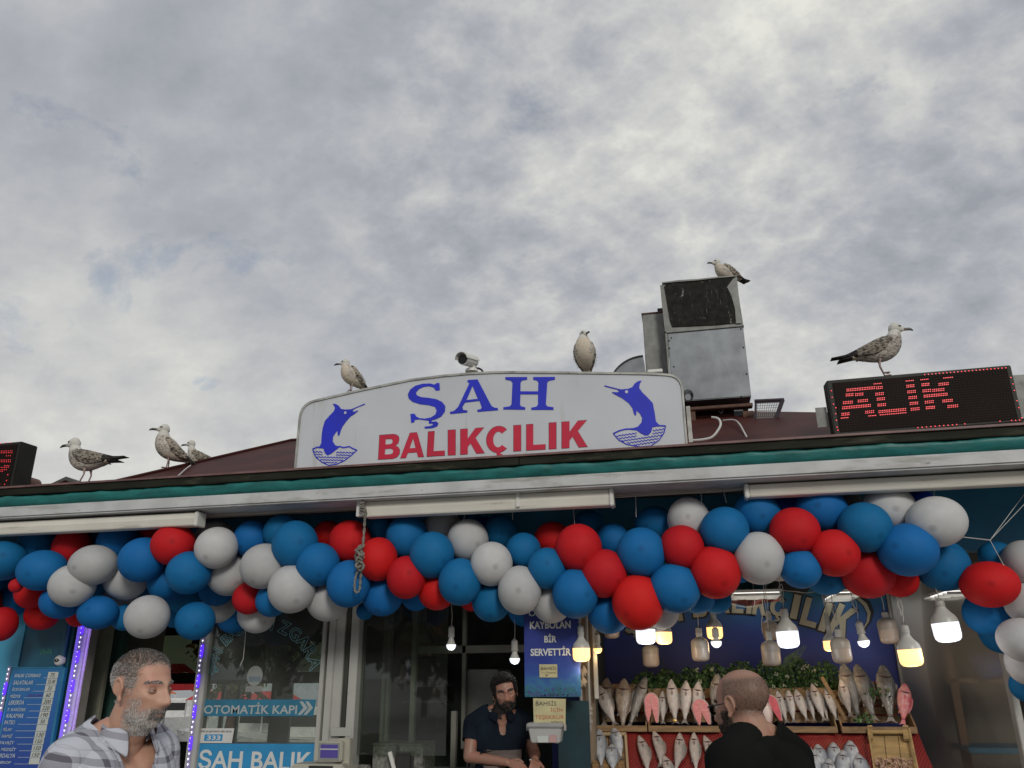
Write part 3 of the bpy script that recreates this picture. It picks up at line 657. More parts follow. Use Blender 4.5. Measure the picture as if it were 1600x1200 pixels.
marlin(MR, [(793,510),(830,492),(870,482),(930,480),(1040,462),(1085,460),(1120,462)], [(793,510),(828,550),(880,578),(960,592),(1030,586),(1080,550),(1110,505),(1120,462)], (876,249), C8, 'marlin_print', 945, 1040)
# bracket strip on the sign's right end with bolts and the white cable
br = P(1077, 645, YS); 
mb = MB().box((P(1076.5, 690, YS).x, YS + .02, P(1076.5, 690, YS).z), (P(1083, 690, YS).x, YS + .05, P(1077, 633, YS).z)); sfix(mb.build('end_bracket', M['signframe'], sign))
cabm = mat('cable_white', (.6, .6, .57), .4)
pts = [P(1082, 688, .12), P(1096, 687, .14), P(1112, 683, .16), P(1122, 672, .18), P(1126, 662, .2), P(1122, 654, .22), P(1112, 652, .24)]
def smooth_path(pts, n=6):
    pts = [Vector(p) for p in pts]; out = []
    for i in range(len(pts) - 1):
        p0 = pts[max(i-1,0)]; p1 = pts[i]; p2 = pts[i+1]; p3 = pts[min(i+2,len(pts)-1)]
        for k in range(n):
            t = k / n; out.append(.5 * ((2*p1) + (p2-p0)*t + (2*p0-5*p1+4*p2-p3)*t*t + (3*p1-p0-3*p2+p3)*t**3))
    out.append(pts[-1]); return out
MB().tube(smooth_path(pts), .008, 6).build('sign_cable', cabm, None, smooth=True, label='thick white cable looping out beside the right end of the sign', category='cable')
a_ = [on_roof(P(1170, 680, .3).x, t) for t in (.03, .3, .55)]
pts = [P(1130, 657, 1.0), P(1146, 656, .9), P(1155, 662, .7), P(1162, 674, .5), P(1170, 689, .3)]
MB().tube(smooth_path(pts), .006, 6).build('roof_cable', cabm, None, smooth=True, label='thin white cable running down the dark red roof left of the wire mesh frame', category='cable')
MB().tube(smooth_path([P(298, 727, .5), P(290, 733, .4), P(280, 742, .2), P(268, 752, .1)]), .005, 5).build('roof_wire', cabm, None, smooth=True, label='short white wire over the roof edge behind the second gull', category='cable')
# ---- security camera on the sign ----
YC = .11
cc = empty('security_camera', P(742, 580, YC), 'white bullet security camera with black lens on top of the sign', 'camera')
def rel(o, px, py, y=None): return P(px, py, o.location.y if y is None else y) - o.location
lens0, lens1 = rel(cc, 723, 561, YC - .14), rel(cc, 741, 566, YC + .04)
ax = (lens1 - lens0).normalized(); k_ = MPP(740, 570, YC)
MB().tube([lens0, lens0 + ax * .02, lens1 - ax * .02, lens1], [9.0 * k_, 9.4 * k_, 9.2 * k_, 7.5 * k_], 18).build('housing', M['plastic'], cc, smooth=True)
MB().tube([lens0 - ax * .004, lens0 + ax * .002], [7.6 * k_, 7.8 * k_], 18).build('lens', M['black'], cc, smooth=True)
ring = []
up = Vector((0, 0, 1)); sd_ = ax.cross(up).normalized(); up2 = sd_.cross(ax)
hood = MB(); rr = []
for s_ in (lens0 - ax * .028, lens1 - ax * .01):
    rr.append([s_ + (sd_ * math.cos(t) + up2 * math.sin(t)) * r_ for r_ in (9.9 * k_, 10.9 * k_) for t in ([math.pi * i / 10 for i in range(11)] if r_ < 10.2 * k_ else [math.pi * i / 10 for i in range(10, -1, -1)])])
hood.loft(rr); hood.build('sun_hood', M['plastic'], cc, smooth=True)
MB().tube([rel(cc, 739, 572, YC), rel(cc, 739, 579, YC)], 4.2 * k_, 10).build('bracket', M['plastic'], cc, smooth=True)
MB().lathe([(10 * k_, -.012), (10 * k_, .004), (8 * k_, .012), (5 * k_, .016)], tuple(rel(cc, 737, 579, YC))).build('base', M['plastic'], cc, smooth=True)
MB().tube(smooth_path([rel(cc, 741, 575, YC + .02), rel(cc, 749, 576, YC + .03), rel(cc, 754, 580, YC + .03), rel(cc, 752, 584, YC + .08)]), 1.6 * k_, 6).build('cable', M['black'], cc, smooth=True)
# ---- ducts ----
YD = 1.3
duct = empty('exhaust_duct', (P(1110, 628, YD).x, YD, P(1110, 628, YD).z), 'tall square galvanised exhaust duct with soot black hood behind the sign', 'duct')
dO = duct.location
def dl(px, py, y=YD): return P(px, py, y) - dO
a, b = dl(1050, 628), dl(1175, 628); ztd = dl(1100, 516).z; D_ = .55
for k, (za_, zb2) in enumerate(((a.z, ztd),)):
    MB().box((a.x + .006, 0, za_), (b.x, D_, zb2)).build('lower_casing', M['steel'], duct, bevel=.006)
MB().box((a.x - .004, -.008, ztd + .002), (b.x + .006, D_ + .006, ztd + .02)).build('seam_flange', M['steel2'], duct, bevel=.003)
MB().box((a.x - .012, -.006, a.z), (a.x + .004, .02, ztd)).build('corner_angle', M['steel2'], duct)
zt2 = dl(1100, 438).z; u0, u1 = dl(1036, 470), dl(1158, 500)
mb = MB(); x0, x1 = a.x - .012, b.x + .002
mb.prism([(x0 - .0, ztd + .021), (x1, ztd + .021), (x1 - .015, zt2 + .012), (x0 - .01, zt2 - .004)], .0, D_); mb.build('hood_casing', M['steel2'], duct)
C5 = (940, 390, 5.0)
blackp = crop([(490,290),(520,265),(700,247),(1020,222),(1028,240),(975,298),(1010,370),(1035,440),(1046,520),(1045,575),(900,590),(700,600),(552,606),(535,560),(515,440),(500,350)], *C5)
mb = MB(); mb.prism([(dl(p, q, YD).x, dl(p, q, YD).z) for p, q in blackp], -.010, .002); mb.build('sooty_panel', M['soot'], duct)
mb = MB(); mb.prism([(dl(p, q, YD).x, dl(p, q, YD).z) for p, q in crop([(1024,238),(1056,215),(1092,580),(1050,582),(1042,470),(1012,360),(980,298)], *C5)], -.016, -.0005); mb.build('bent_flap', M['steel2'], duct)
mb = MB(); mb.prism([(dl(p, q, YD).x, dl(p, q, YD).z) for p, q in crop([(472,262),(600,246),(760,236),(900,220),(1056,208),(1056,216),(900,230),(760,246),(560,262),(480,270)], *C5)], -.02, D_); mb.build('top_lid', M['steel2'], duct)
for p, q in crop([(545,690),(527,712),(875,622),(1088,620),(1108,765),(1132,972),(1092,1148),(565,915),(530,770)], *C5):
    v = dl(p, q); MB().ball((v.x, -.001, v.z), .0075, 8, sq=(1, .5, 1)).build('rivet', M['dark'], duct)
sm = empty('narrow_duct', (P(1022, 585, 1.45).x, 1.45, P(1022, 640, 1.45).z), 'narrow upright grey sheet metal duct left of the tall exhaust duct', 'duct')
o0 = Vector(sm.location); a, b = P(1008, 560, 1.45) - o0, P(1043, 560, 1.45) - o0; t0 = (P(1020, 490, 1.45) - o0).z
MB().box((a.x, 0, 0), (b.x - .004, .35, t0)).build('casing', M['steel2'], sm, bevel=.005)
MB().box((a.x - .006, -.006, t0 + .001), (b.x - .004, .35, t0 + .012)).build('cap', M['rust'], sm)
MB().box((b.x - .055, .02, t0 + .013), (b.x - .006, .08, t0 + .055)).build('clamp', M['dark'], sm)
el = empty('round_duct', P(1008, 604, 1.42), 'rounded galvanised duct elbow peeking over the sign beside the narrow duct', 'duct')
R_ = (P(1008, 604, 1.42) - P(953, 604, 1.42)).length
mb = MB(); out = [(0.04, -R_ * .6)] + [(R_ * math.cos(t) + .0, R_ * math.sin(t) * .93) for t in [math.pi * (.5 + .5 * i / 16) for i in range(17)]] + [(-R_, -R_ * .6)]
mb.prism([(x, z) for x, z in out], 0, .3); mb.build('elbow_side', M['steel'], el)
mb = MB(); o1 = [(x * 1.03, z * 1.03) for x, z in out[1:-1]]; o2 = [(x * .99, z * .99) for x, z in out[1:-1]][::-1]
mb.prism(o1 + o2, -.012, .305); mb.build('elbow_rim', M['dark'], el)
# wooden plinth under the duct
pl = empty('duct_plinth', P(1125, 650, YD), 'rusty brown timber frame carrying the tall exhaust duct', 'plinth')
o0 = Vector(pl.location)
def pb(name, x0, y0, x1, y1, ya, yb, m, parent, org, **k):
    a, b = P(x0, y1, ya) - org, P(x1, y0, ya) - org
    return MB().box((a.x, ya - org.y, a.z), (b.x, yb - org.y, b.z)).build(name, m, parent, **k)
pb('beam', 1076, 629, 1176, 641, YD - .02, YD + .06, M['rust'], pl, o0, bevel=.004)
pb('beam', 1076, 629, 1176, 641, YD + .45, YD + .53, M['rust'], pl, o0, bevel=.004)
pb('post', 1078, 641.5, 1086, 690, YD, YD + .06, M['rust'], pl, o0)
pb('post', 1166, 641.5, 1177, 690, YD, YD + .06, M['rust'], pl, o0)
pb('back_board', 1078, 641.5, 1176, 690, YD + .3, YD + .33, M['dark'], pl, o0)
pb('fixing_plate', 1148, 640, 1161, 652, YD + .1, YD + .12, M['steel'], pl, o0)
MB().tube([P(1120, 640, YD + .2) - o0, P(1127, 646, YD + .18) - o0, P(1131, 640, YD + .17) - o0], .006, 6).build('bent_pipe', M['steel'], pl)
# white junction box on the sign top
pxbox('junction_box', 1012, 575.5, 1035, 582.5, .06, .12, M['plastic'], None, bevel=.004, label='small white twin junction box on the sign edge below the narrow duct', category='box')
cw = MB(); c0 = P(1075, 618, .25)
for k in range(4):
    r_ = .035 - .004 * k; cw.tube([c0 + Vector((r_ * math.cos(t), .01 * k, r_ * 1.2 * math.sin(t))) for t in [2 * math.pi * i / 18 for i in range(19)]], .003, 5)
cw.build('wire_coil', M['dark'], None, smooth=True, label='small coil of dark wire between the sign and the tall duct', category='wire')
# wire mesh frame
YM = 1.15
mf = empty('mesh_frame', P(1198, 662, YM), 'slanted wire mesh screen in a dark frame leaning right of the duct plinth', 'mesh screen')
o0 = Vector(mf.location); rl = lambda p, q, y=YM: P(p, q, y) - o0
fr_ = [rl(1180, 664), rl(1181, 627), rl(1223, 625), rl(1209, 664)]
pm = mat('frame_purple', (.035, .025, .035), .5)
MB().tube([fr_[0], fr_[1]], .010, 6).build('side_bar', pm, mf); MB().tube([fr_[1] + Vector((-.01, 0, 0)), fr_[2] + Vector((.01, 0, 0))], .016, 6).build('top_bar', pm, mf)
MB().tube([fr_[2], fr_[3]], .018, 6).build('side_bar', pm, mf)
mb = MB()
for i in range(11):
    t = i / 10; mb.tube([fr_[0].lerp(fr_[1], t), fr_[3].lerp(fr_[2], t)], .0022, 4)
for i in range(12):
    t = i / 11; mb.tube([fr_[0].lerp(fr_[3], t), fr_[1].lerp(fr_[2], t)], .0022, 4)
mb.build('wire_mesh', mat('mesh_grey', (.3, .3, .28), .5), mf, kind='stuff')
# ---- red LED displays ----
ledm = mat('led_red', (.5, .02, .02), .4, emit=(1.0, .06, .08), es=.95)
leddim = mat('led_dim', (.030, .014, .010), .5, spec=.1)
boxm = mat('display_case', (.018, .018, .015), .5, var=.3, spec=.2)
facem = mat('display_face', (.010, .006, .005), .6, var=.2, spec=.08)
def led_display(name, TL, TR, BR, BL, y0, y1, depth, label, rows, side='L'):
    """front corners in the photo; left edge at depth y0, right edge at y1"""
    base = (P(*BL, y0) + P(*BR, y1)) / 2
    e_ = empty(name, base, label, 'LED display'); o0 = Vector(base)
    A0, B0, C0, D0 = P(*TL, y0) - o0, P(*TR, y1) - o0, P(*BR, y1) - o0, P(*BL, y0) - o0
    nrm = (B0 - A0).cross(D0 - A0).normalized()
    if nrm.y > 0: nrm = -nrm
    back = -nrm * depth
    mb = MB(); mb.add([A0, B0, C0, D0, A0 + back, B0 + back, C0 + back, D0 + back], [(0,1,2,3), (7,6,5,4), (0,4,5,1), (1,5,6,2), (2,6,7,3), (3,7,4,0)])
    mb.build('case', boxm, e_, bevel=.006)
    ins = lambda u, v: A0.lerp(B0, u).lerp(D0.lerp(C0, u), v)
    def fpt(u, v, d=.0): return ins(u, v) + nrm * d
    mb = MB(); mb.add([fpt(.03, .06, .003), fpt(.975, .06, .003), fpt(.975, .95, .003), fpt(.03, .95, .003)], [(0, 1, 2, 3)]); mb.build('screen', facem, e_)
    X = (B0 - A0).normalized()
    def uv(px, py):      # photo point -> (u, v) on the front
        # solve with the plane
        d = R3 @ Vector(((px - 800) / F, -(py - 600) / F, -1)); p0 = o0 + A0; t = (p0 - CAM).dot(nrm) / d.dot(nrm); return CAM + d * t - o0 + nrm * .006
    lit = MB(); r_ = .0035
    def dot(p, r=r_):
        Z = nrm.cross(X).normalized()
        lit.add([p + X * r, p + (X + Z).normalized() * r, p + Z * r, p + (Z - X).normalized() * r, p - X * r, p - (X + Z).normalized() * r, p - Z * r, p + (X - Z).normalized() * r], [(0,1,2,3,4,5,6,7)])
    for (x0, x1, y0_, y1_, two) in rows:
        n = max(1, int(round(abs(x1 - x0) / 2.75)))
        for r in range(two):
            for k in range(n + 1):
                t = k / n; dot(uv(x0 + (x1 - x0) * t, y0_ + (y1_ - y0_) * t + r * 2.7))
    lit.build('lit_diodes', ledm, e_, kind='stuff')
    # unlit diode grid
    dm = MB(); nu, nv = 64, 20
    for i in range(nu):
        for j in range(nv):
            p = fpt(.045 + .915 * i / (nu - 1), .09 + .83 * j / (nv - 1), .0045); Z = nrm.cross(X)
            dm.add([p - X * .0028 - Z * .0028, p + X * .0028 - Z * .0028, p + X * .0028 + Z * .0028, p - X * .0028 + Z * .0028], [(0, 1, 2, 3)])
    dm.build('dark_diodes', leddim, e_, kind='stuff')
    return e_, o0, fpt, nrm
K6 = (1240, 480, 4.444)
def r6(x0, x1, y, two=2, dy=None):
    (a, b), (c, d) = crop([(x0, y), (x1, y + (dy if dy is not None else -.09 * (x1 - x0)))], *K6); return (a, c, b, d, two)
rows = [r6(370,560,572), r6(575,612,556), r6(558,605,535,1), r6(365,410,606), r6(430,478,603), r6(570,620,600), r6(345,405,660), r6(448,510,648), r6(580,628,635), r6(340,530,695), r6(585,635,676),
        r6(335,382,740), r6(500,553,725), r6(592,775,722), r6(330,375,772,1), r6(522,568,757,1), r6(600,777,750,1), r6(780,828,515,1), r6(785,832,545), r6(792,842,585), r6(800,850,625), r6(808,858,665), r6(815,868,705),
        r6(882,930,506,1), r6(890,936,535), r6(1040,1100,494,1), r6(1008,1070,532), r6(897,948,578), r6(965,1040,574), r6(905,1062,614), r6(913,966,656), r6(1035,1098,648), r6(920,975,695), r6(1070,1135,686)]
for i in range(23): rows.append(r6(908 + 25.5 * i, 909 + 25.5 * i, 470 - 2.15 * i, 1, 0))
for x, y in ((260,582),(266,628),(292,700),(290,742),(295,787),(306,855),(275,675),(300,835),(1506,490),(1520,535),(1530,580),(1548,652),(1560,700),(1580,770),(1566,786),(1538,788),(1510,788),(1430,793),(1186,812)): rows.append(r6(x, x + 1, y, 1, 0))
for i in range(10): rows.append(r6(860 + 30 * i, 861 + 30 * i, 838 - 2.4 * i, 1, 0))
ld, lo_, lf, ln = led_display('led_display', (1291, 594.5), (1579.5, 570), (1599, 659.5), (1304.5, 680.5), .035, .10, .10, 'dark LED display showing red letters ALIK below the large gull on the right', rows)
bm_ = MB().box((0, 0, 0), (.1, .06, .03)); 
pxbox('mounting_plate', 1278, 636, 1291, 668, .10, .104, M['steel2'], ld).matrix_parent_inverse = Matrix.Translation(-lo_)
pxbox('mounting_plate', 1583, 585, 1602, 655, .16, .2, M['steel2'], ld).matrix_parent_inverse = Matrix.Translation(-lo_)
r0_ = lambda x0, x1, y, two=2: (x0, x1, y, y - .02 * abs(x1 - x0), two)
rows = [r0_(-16, 19.5, 705.5), r0_(11, 17, 712.5, 1), r0_(-14, 17, 719.5), r0_(8, 15, 728, 1), r0_(-16, 14, 731, 1), r0_(-16, 11, 734.5, 1), r0_(-16, 5, 737, 1), *[(a, a + .4, b, b, 1) for a, b in ((13, 742), (11, 751), (8, 757), (0, 757), (2, 693), (9.5, 692), (17, 692))]]
ld2, lo2, lf2, ln2 = led_display('led_display', (-150, 706), (34, 689.5), (18.5, 764.5), (-170, 774), .10, .02, .16, 'red lit LED display cut off by the left picture edge above the eaves', rows, 'R')
# ---- distant roofs behind, left ----
hb = empty('gabled_house', (P(112, 760, 14).x, 14, 0), 'small grey gabled roof peeking out behind the eaves below the left gull', 'house')
ho = Vector(hb.location); rl = lambda p, q, y=14: P(p, q, y) - ho
apex, el_, er_ = rl(111, 747), rl(60, 776), rl(150, 772)
MB().prism([(el_.x + .1, -ho.z), (er_.x - .1, 0), (er_.x - .1, er_.z), (apex.x, apex.z - .1), (el_.x + .1, el_.z)], 0, 2).build('walls', mat('house_wall', (.16, .10, .09), .8), hb)
mb = MB(); mb.loft([[(el_.x, -.2, el_.z), (el_.x, -.2, el_.z + .1), (el_.x, 2.2, el_.z + .1), (el_.x, 2.2, el_.z)], [(apex.x, -.2, apex.z - .1), (apex.x, -.2, apex.z), (apex.x, 2.2, apex.z), (apex.x, 2.2, apex.z - .1)], [(er_.x, -.2, er_.z), (er_.x, -.2, er_.z + .1), (er_.x, 2.2, er_.z + .1), (er_.x, 2.2, er_.z)]])
mb.build('roof', mat('grey_roof', (.06, .065, .06), .7), hb)
# orange tiled roof and round orange vent
orr = empty('tiled_roof_house', (P(50, 765, 12).x, 12, 0), 'low house with bright orange tile roof behind the left end of the eaves', 'house')
ho = Vector(orr.location); rl = lambda p, q, y=12: P(p, q, y) - ho
a, b, c = rl(40, 752), rl(82, 766), rl(-30, 764)
MB().prism([(c.x, 0), (b.x + .3, 0), (b.x + .3, b.z - .25), (c.x, c.z - .2)], .2, 5).build('walls', mat('house_wall2', (.4, .33, .26), .8), orr)
om = mat('orange_tile', (.55, .13, .06), .7, var=.25, scale=6)
mb = MB(); mb.add([(c.x, 0, b.z - .15), (b.x + .5, 0, b.z - .15), (a.x + .2, 2.5, a.z + .12), (c.x + .2, 2.5, a.z + .12), (c.x, 5, b.z - .15), (b.x + .5, 5, b.z - .15)], [(0,1,2,3), (3,2,5,4), (1,5,2), (0,3,4), (0,4,5,1)]); rf = mb.build('roof', om, orr)
for k in range(16):
    x = c.x + .2 + (b.x - c.x) * k / 16
    MB().tube([(x, -.02, b.z - .13), (x + .02, 2.45, a.z + .13)], .05, 6).build('tile_row', om, rf)
fan = empty('round_vent', P(38, 756, 4.5), 'round orange ribbed fan housing beside the left LED display', 'fan')
k_ = MPP(38, 756, 4.5)
fo = mat('orange_plastic', (.45, .09, .045), .5, var=.2)
MB().tube([(0, 0, 0), (0, .2, 0)], 12.5 * k_, 28).build('drum', mat('drum_dark', (.08, .03, .02), .5), fan, smooth=True)
for r_ in (11.5, 8.6, 5.8, 3):
    MB().tube([(r_ * k_ * math.cos(t), -.02, r_ * k_ * math.sin(t)) for t in [2 * math.pi * i / 28 for i in range(29)]], 1.0 * k_, 6).build('grille_ring', fo, fan, smooth=True)
MB().box((-.05, .02, -1.2), (.05, .12, -.05)).build('stand', M['rust'], fan)
# ---- awning cassettes, brackets under the beam ----
def cassette(x0, x1, py_ref, top0, bot0, y0, y1, label, endcap):
    xr_ = py_ref or x0; a = Vector((P(x0, bot0, y0).x, y0, P(xr_, bot0, y0).z)); b = P(x1, bot0, y0); z1 = P(xr_, top0, y0).z
    c = empty('awning_cassette', ((a.x + b.x) / 2, y0, a.z), label, 'awning box'); o0 = Vector(c.location)
    h = z1 - a.z; w = (b.x - a.x) / 2
    MB().loft([[(s * w, 0, h * .98), (s * w, -.008, h * .5), (s * w, .004, 0), (s * w, .012, -.006), (s * w, .085, -.006), (s * w, .09, h)] for s in (-1, 1)]).build('profile', M['cassette'], c, bevel=.003)
    for s in endcap:
        MB().box((s * (w + .002), -.014, -.012), (s * (w + .03), .098, h + .004)).build('end_cap', M['plastic'], c, bevel=.006)
    return c
yc0 = .02
cassette(-260, 303, 300, 800.5, 819.5, .03, 0, 'long cream awning box under the left eave above red and blue balloons', (1,))
cassette(570, 953, 0, 784, 806.5, .06, 0, 'cream awning box under the middle eave beside the knotted rope', (1,))
cassette(1172, 1700, 0, 757, 775, .10, 0, 'cream awning box under the right eave above the largest balloons', (-1,))
for (x0, y0_, x1, y1_, lab) in ((556, 782, 569, 807, 'short white bracket holding the knotted rope under the eave'), (806, 768, 811.5, 792, 'thin white clip on the front of the middle awning box')):
    b_ = pxbox('eave_bracket', x0, y0_, x1, y1_, .045, .08, M['plastic'], None, bevel=.002, label=lab, category='bracket')
# cables slung under the beam
MB().tube(smooth_path([P(905, 776, .12), P(960, 777, .14), P(1020, 773, .14), P(1080, 770, .14), P(1130, 767, .13), P(1168, 763, .13)]), .005, 5).build('slung_cable', M['framegrey'], None, smooth=True, label='grey cable slung under the eave between the middle and right awning boxes', category='cable')
# rope
rm = mat('rope_grey', (.22, .21, .18), .9, var=.5, scale=90, bump=.5, bscale=200)
YRo = .005
rope = empty('knotted_rope', P(568, 782, YRo), 'worn grey rope with a big knot and loop hanging from the eave', 'rope')
o0 = Vector(rope.location); rl = lambda p, q, y=YRo: P(p, q, y) - o0
def strand(pts, r, amp=.0, n=6):
    pp = smooth_path(pts, n); mb = MB()
    for s in (0, math.pi):
        q = [p + Vector((math.cos(i * .9 + s), math.sin(i * .9 + s), 0)) * r * .55 for i, p in enumerate(pp)]
        mb.tube(q, r * .62, 5)
    return mb
mb = strand([rl(566, 786), rl(572, 800), rl(570, 812), rl(569, 830), rl(567, 852)], .0085); mb.build('line', rm, rope, smooth=True)
mb = MB(); rng = random.Random(5)
kp = []
for i in range(40):
    t = i / 39; kp.append(rl(562 + 5.5 * math.sin(i * 1.9) + 2 * math.sin(i * .7), 853 + 36 * t + 4 * math.cos(i * 2.3), YRo - .01 + .03 * math.sin(i * 1.3)))
mb.tube(smooth_path(kp, 4), .008, 6); mb.build('knot', rm, rope, smooth=True)
mb = strand([rl(563, 886), rl(556, 900), rl(554, 918), rl(557, 926), rl(562, 920), rl(563, 905), rl(566, 888)], .008); mb.build('loop', rm, rope, smooth=True)
mb = MB(); mb.tube(smooth_path([rl(566 + 4 * math.sin(i * 2.1), 783 + i * 1.6, YRo + .012 * math.cos(i * 1.7)) for i in range(14)], 4), .007, 5); mb.build('top_knot', rm, rope, smooth=True)
# ================================================================== BALLOONS
def latex(name, col):
    m = bpy.data.materials.new(name); m.use_nodes = True; t = m.node_tree; b = t.nodes['Principled BSDF']
    b.inputs['Roughness'].default_value = .7; b.inputs['Specular IOR Level'].default_value = .25
    tcn = t.nodes.new('ShaderNodeTexCoord'); n = t.nodes.new('ShaderNodeTexNoise'); n.inputs['Scale'].default_value = 2.2; n.inputs['Detail'].default_value = 7
    oi = t.nodes.new('ShaderNodeObjectInfo'); ad = t.nodes.new('ShaderNodeVectorMath'); ad.operation = 'ADD'; cm = t.nodes.new('ShaderNodeCombineXYZ')
    ml = t.nodes.new('ShaderNodeMath'); ml.operation = 'MULTIPLY'; ml.inputs[1].default_value = 40; t.links.new(oi.outputs['Random'], ml.inputs[0])
    t.links.new(ml.outputs[0], cm.inputs[0]); t.links.new(tcn.outputs['Object'], ad.inputs[0]); t.links.new(cm.outputs[0], ad.inputs[1]); t.links.new(ad.outputs[0], n.inputs['Vector'])
    hs = t.nodes.new('ShaderNodeHueSaturation'); hs.inputs['Color'].default_value = (*col, 1)
    mr = t.nodes.new('ShaderNodeMapRange'); mr.inputs[3].default_value = .86; mr.inputs[4].default_value = 1.14; t.links.new(n.outputs['Fac'], mr.inputs[0])
    m2 = t.nodes.new('ShaderNodeMath'); m2.operation = 'MULTIPLY'
    mr2 = t.nodes.new('ShaderNodeMapRange'); mr2.inputs[3].default_value = .84; mr2.inputs[4].default_value = 1.1; t.links.new(oi.outputs['Random'], mr2.inputs[0])
    t.links.new(mr.outputs[0], m2.inputs[0]); t.links.new(mr2.outputs[0], m2.inputs[1]); t.links.new(m2.outputs[0], hs.inputs['Value'])
    hr = t.nodes.new('ShaderNodeMapRange'); hr.inputs[3].default_value = .5 if col[0] > .1 else .484; hr.inputs[4].default_value = .503 if col[0] > .1 else .502; t.links.new(oi.outputs['Random'], hr.inputs[0]); t.links.new(hr.outputs[0], hs.inputs['Hue'])
    # darker spot at the pole where the rubber is thick, and fine dust
    sp = t.nodes.new('ShaderNodeSeparateXYZ'); t.links.new(tcn.outputs['Object'], sp.inputs[0])
    pr = t.nodes.new('ShaderNodeMapRange'); pr.inputs[1].default_value = .985; pr.inputs[2].default_value = 1.004; pr.inputs[3].default_value = 0; pr.inputs[4].default_value = .55; t.links.new(sp.outputs[2], pr.inputs[0])
    mm = t.nodes.new('ShaderNodeMix'); mm.data_type = 'RGBA'; t.links.new(pr.outputs[0], mm.inputs[0]); t.links.new(hs.outputs[0], mm.inputs[6]); mm.inputs[7].default_value = (*[c * .35 for c in col], 1)
    n2 = t.nodes.new('ShaderNodeTexNoise'); n2.inputs['Scale'].default_value = 26; n2.inputs['Detail'].default_value = 4; t.links.new(ad.outputs[0], n2.inputs['Vector'])
    d2 = t.nodes.new('ShaderNodeMapRange'); d2.inputs[1].default_value = .69; d2.inputs[2].default_value = .73; d2.inputs[4].default_value = .5; t.links.new(n2.outputs['Fac'], d2.inputs[0])
    m3 = t.nodes.new('ShaderNodeMix'); m3.data_type = 'RGBA'; t.links.new(d2.outputs[0], m3.inputs[0]); t.links.new(mm.outputs[2], m3.inputs[6]); m3.inputs[7].default_value = (*[c * .5 for c in col], 1)
    t.links.new(m3.outputs[2], b.inputs['Base Color']); t.links.new(mr.outputs[0], b.inputs['Coat Weight']); b.inputs['Coat Weight'].default_value = 0
    for l in list(t.links):
        if l.to_socket == b.inputs['Coat Weight']: t.links.remove(l)
    return m
BM = dict(b=latex('latex_blue', (.005, .118, .345)), r=latex('latex_red', (.54, .010, .018)), w=latex('latex_white', (.48, .485, .485)), v=latex('latex_led_lit_blue', (.01, .04, .55)))  # v: LED light on the blue balloons is put into the latex colour
def balloon_mesh(m):
    prof = []
    for i in range(25):
        a = math.pi * i / 24; z = -math.cos(a); r = math.sin(a)
        if z < 0: z *= 1.14; r *= (1 - .10 * (-z) ** 2)
        prof.append((max(r, .03 if i == 0 else 1e-4), z))
    prof = [(.075, -1.26), (.03, -1.20), (.035, -1.17)] + prof[1:]
    return MB().lathe(prof, n=40).mesh('balloon', m, smooth='all')
BMESH = {k: balloon_mesh(m) for k, m in BM.items()}
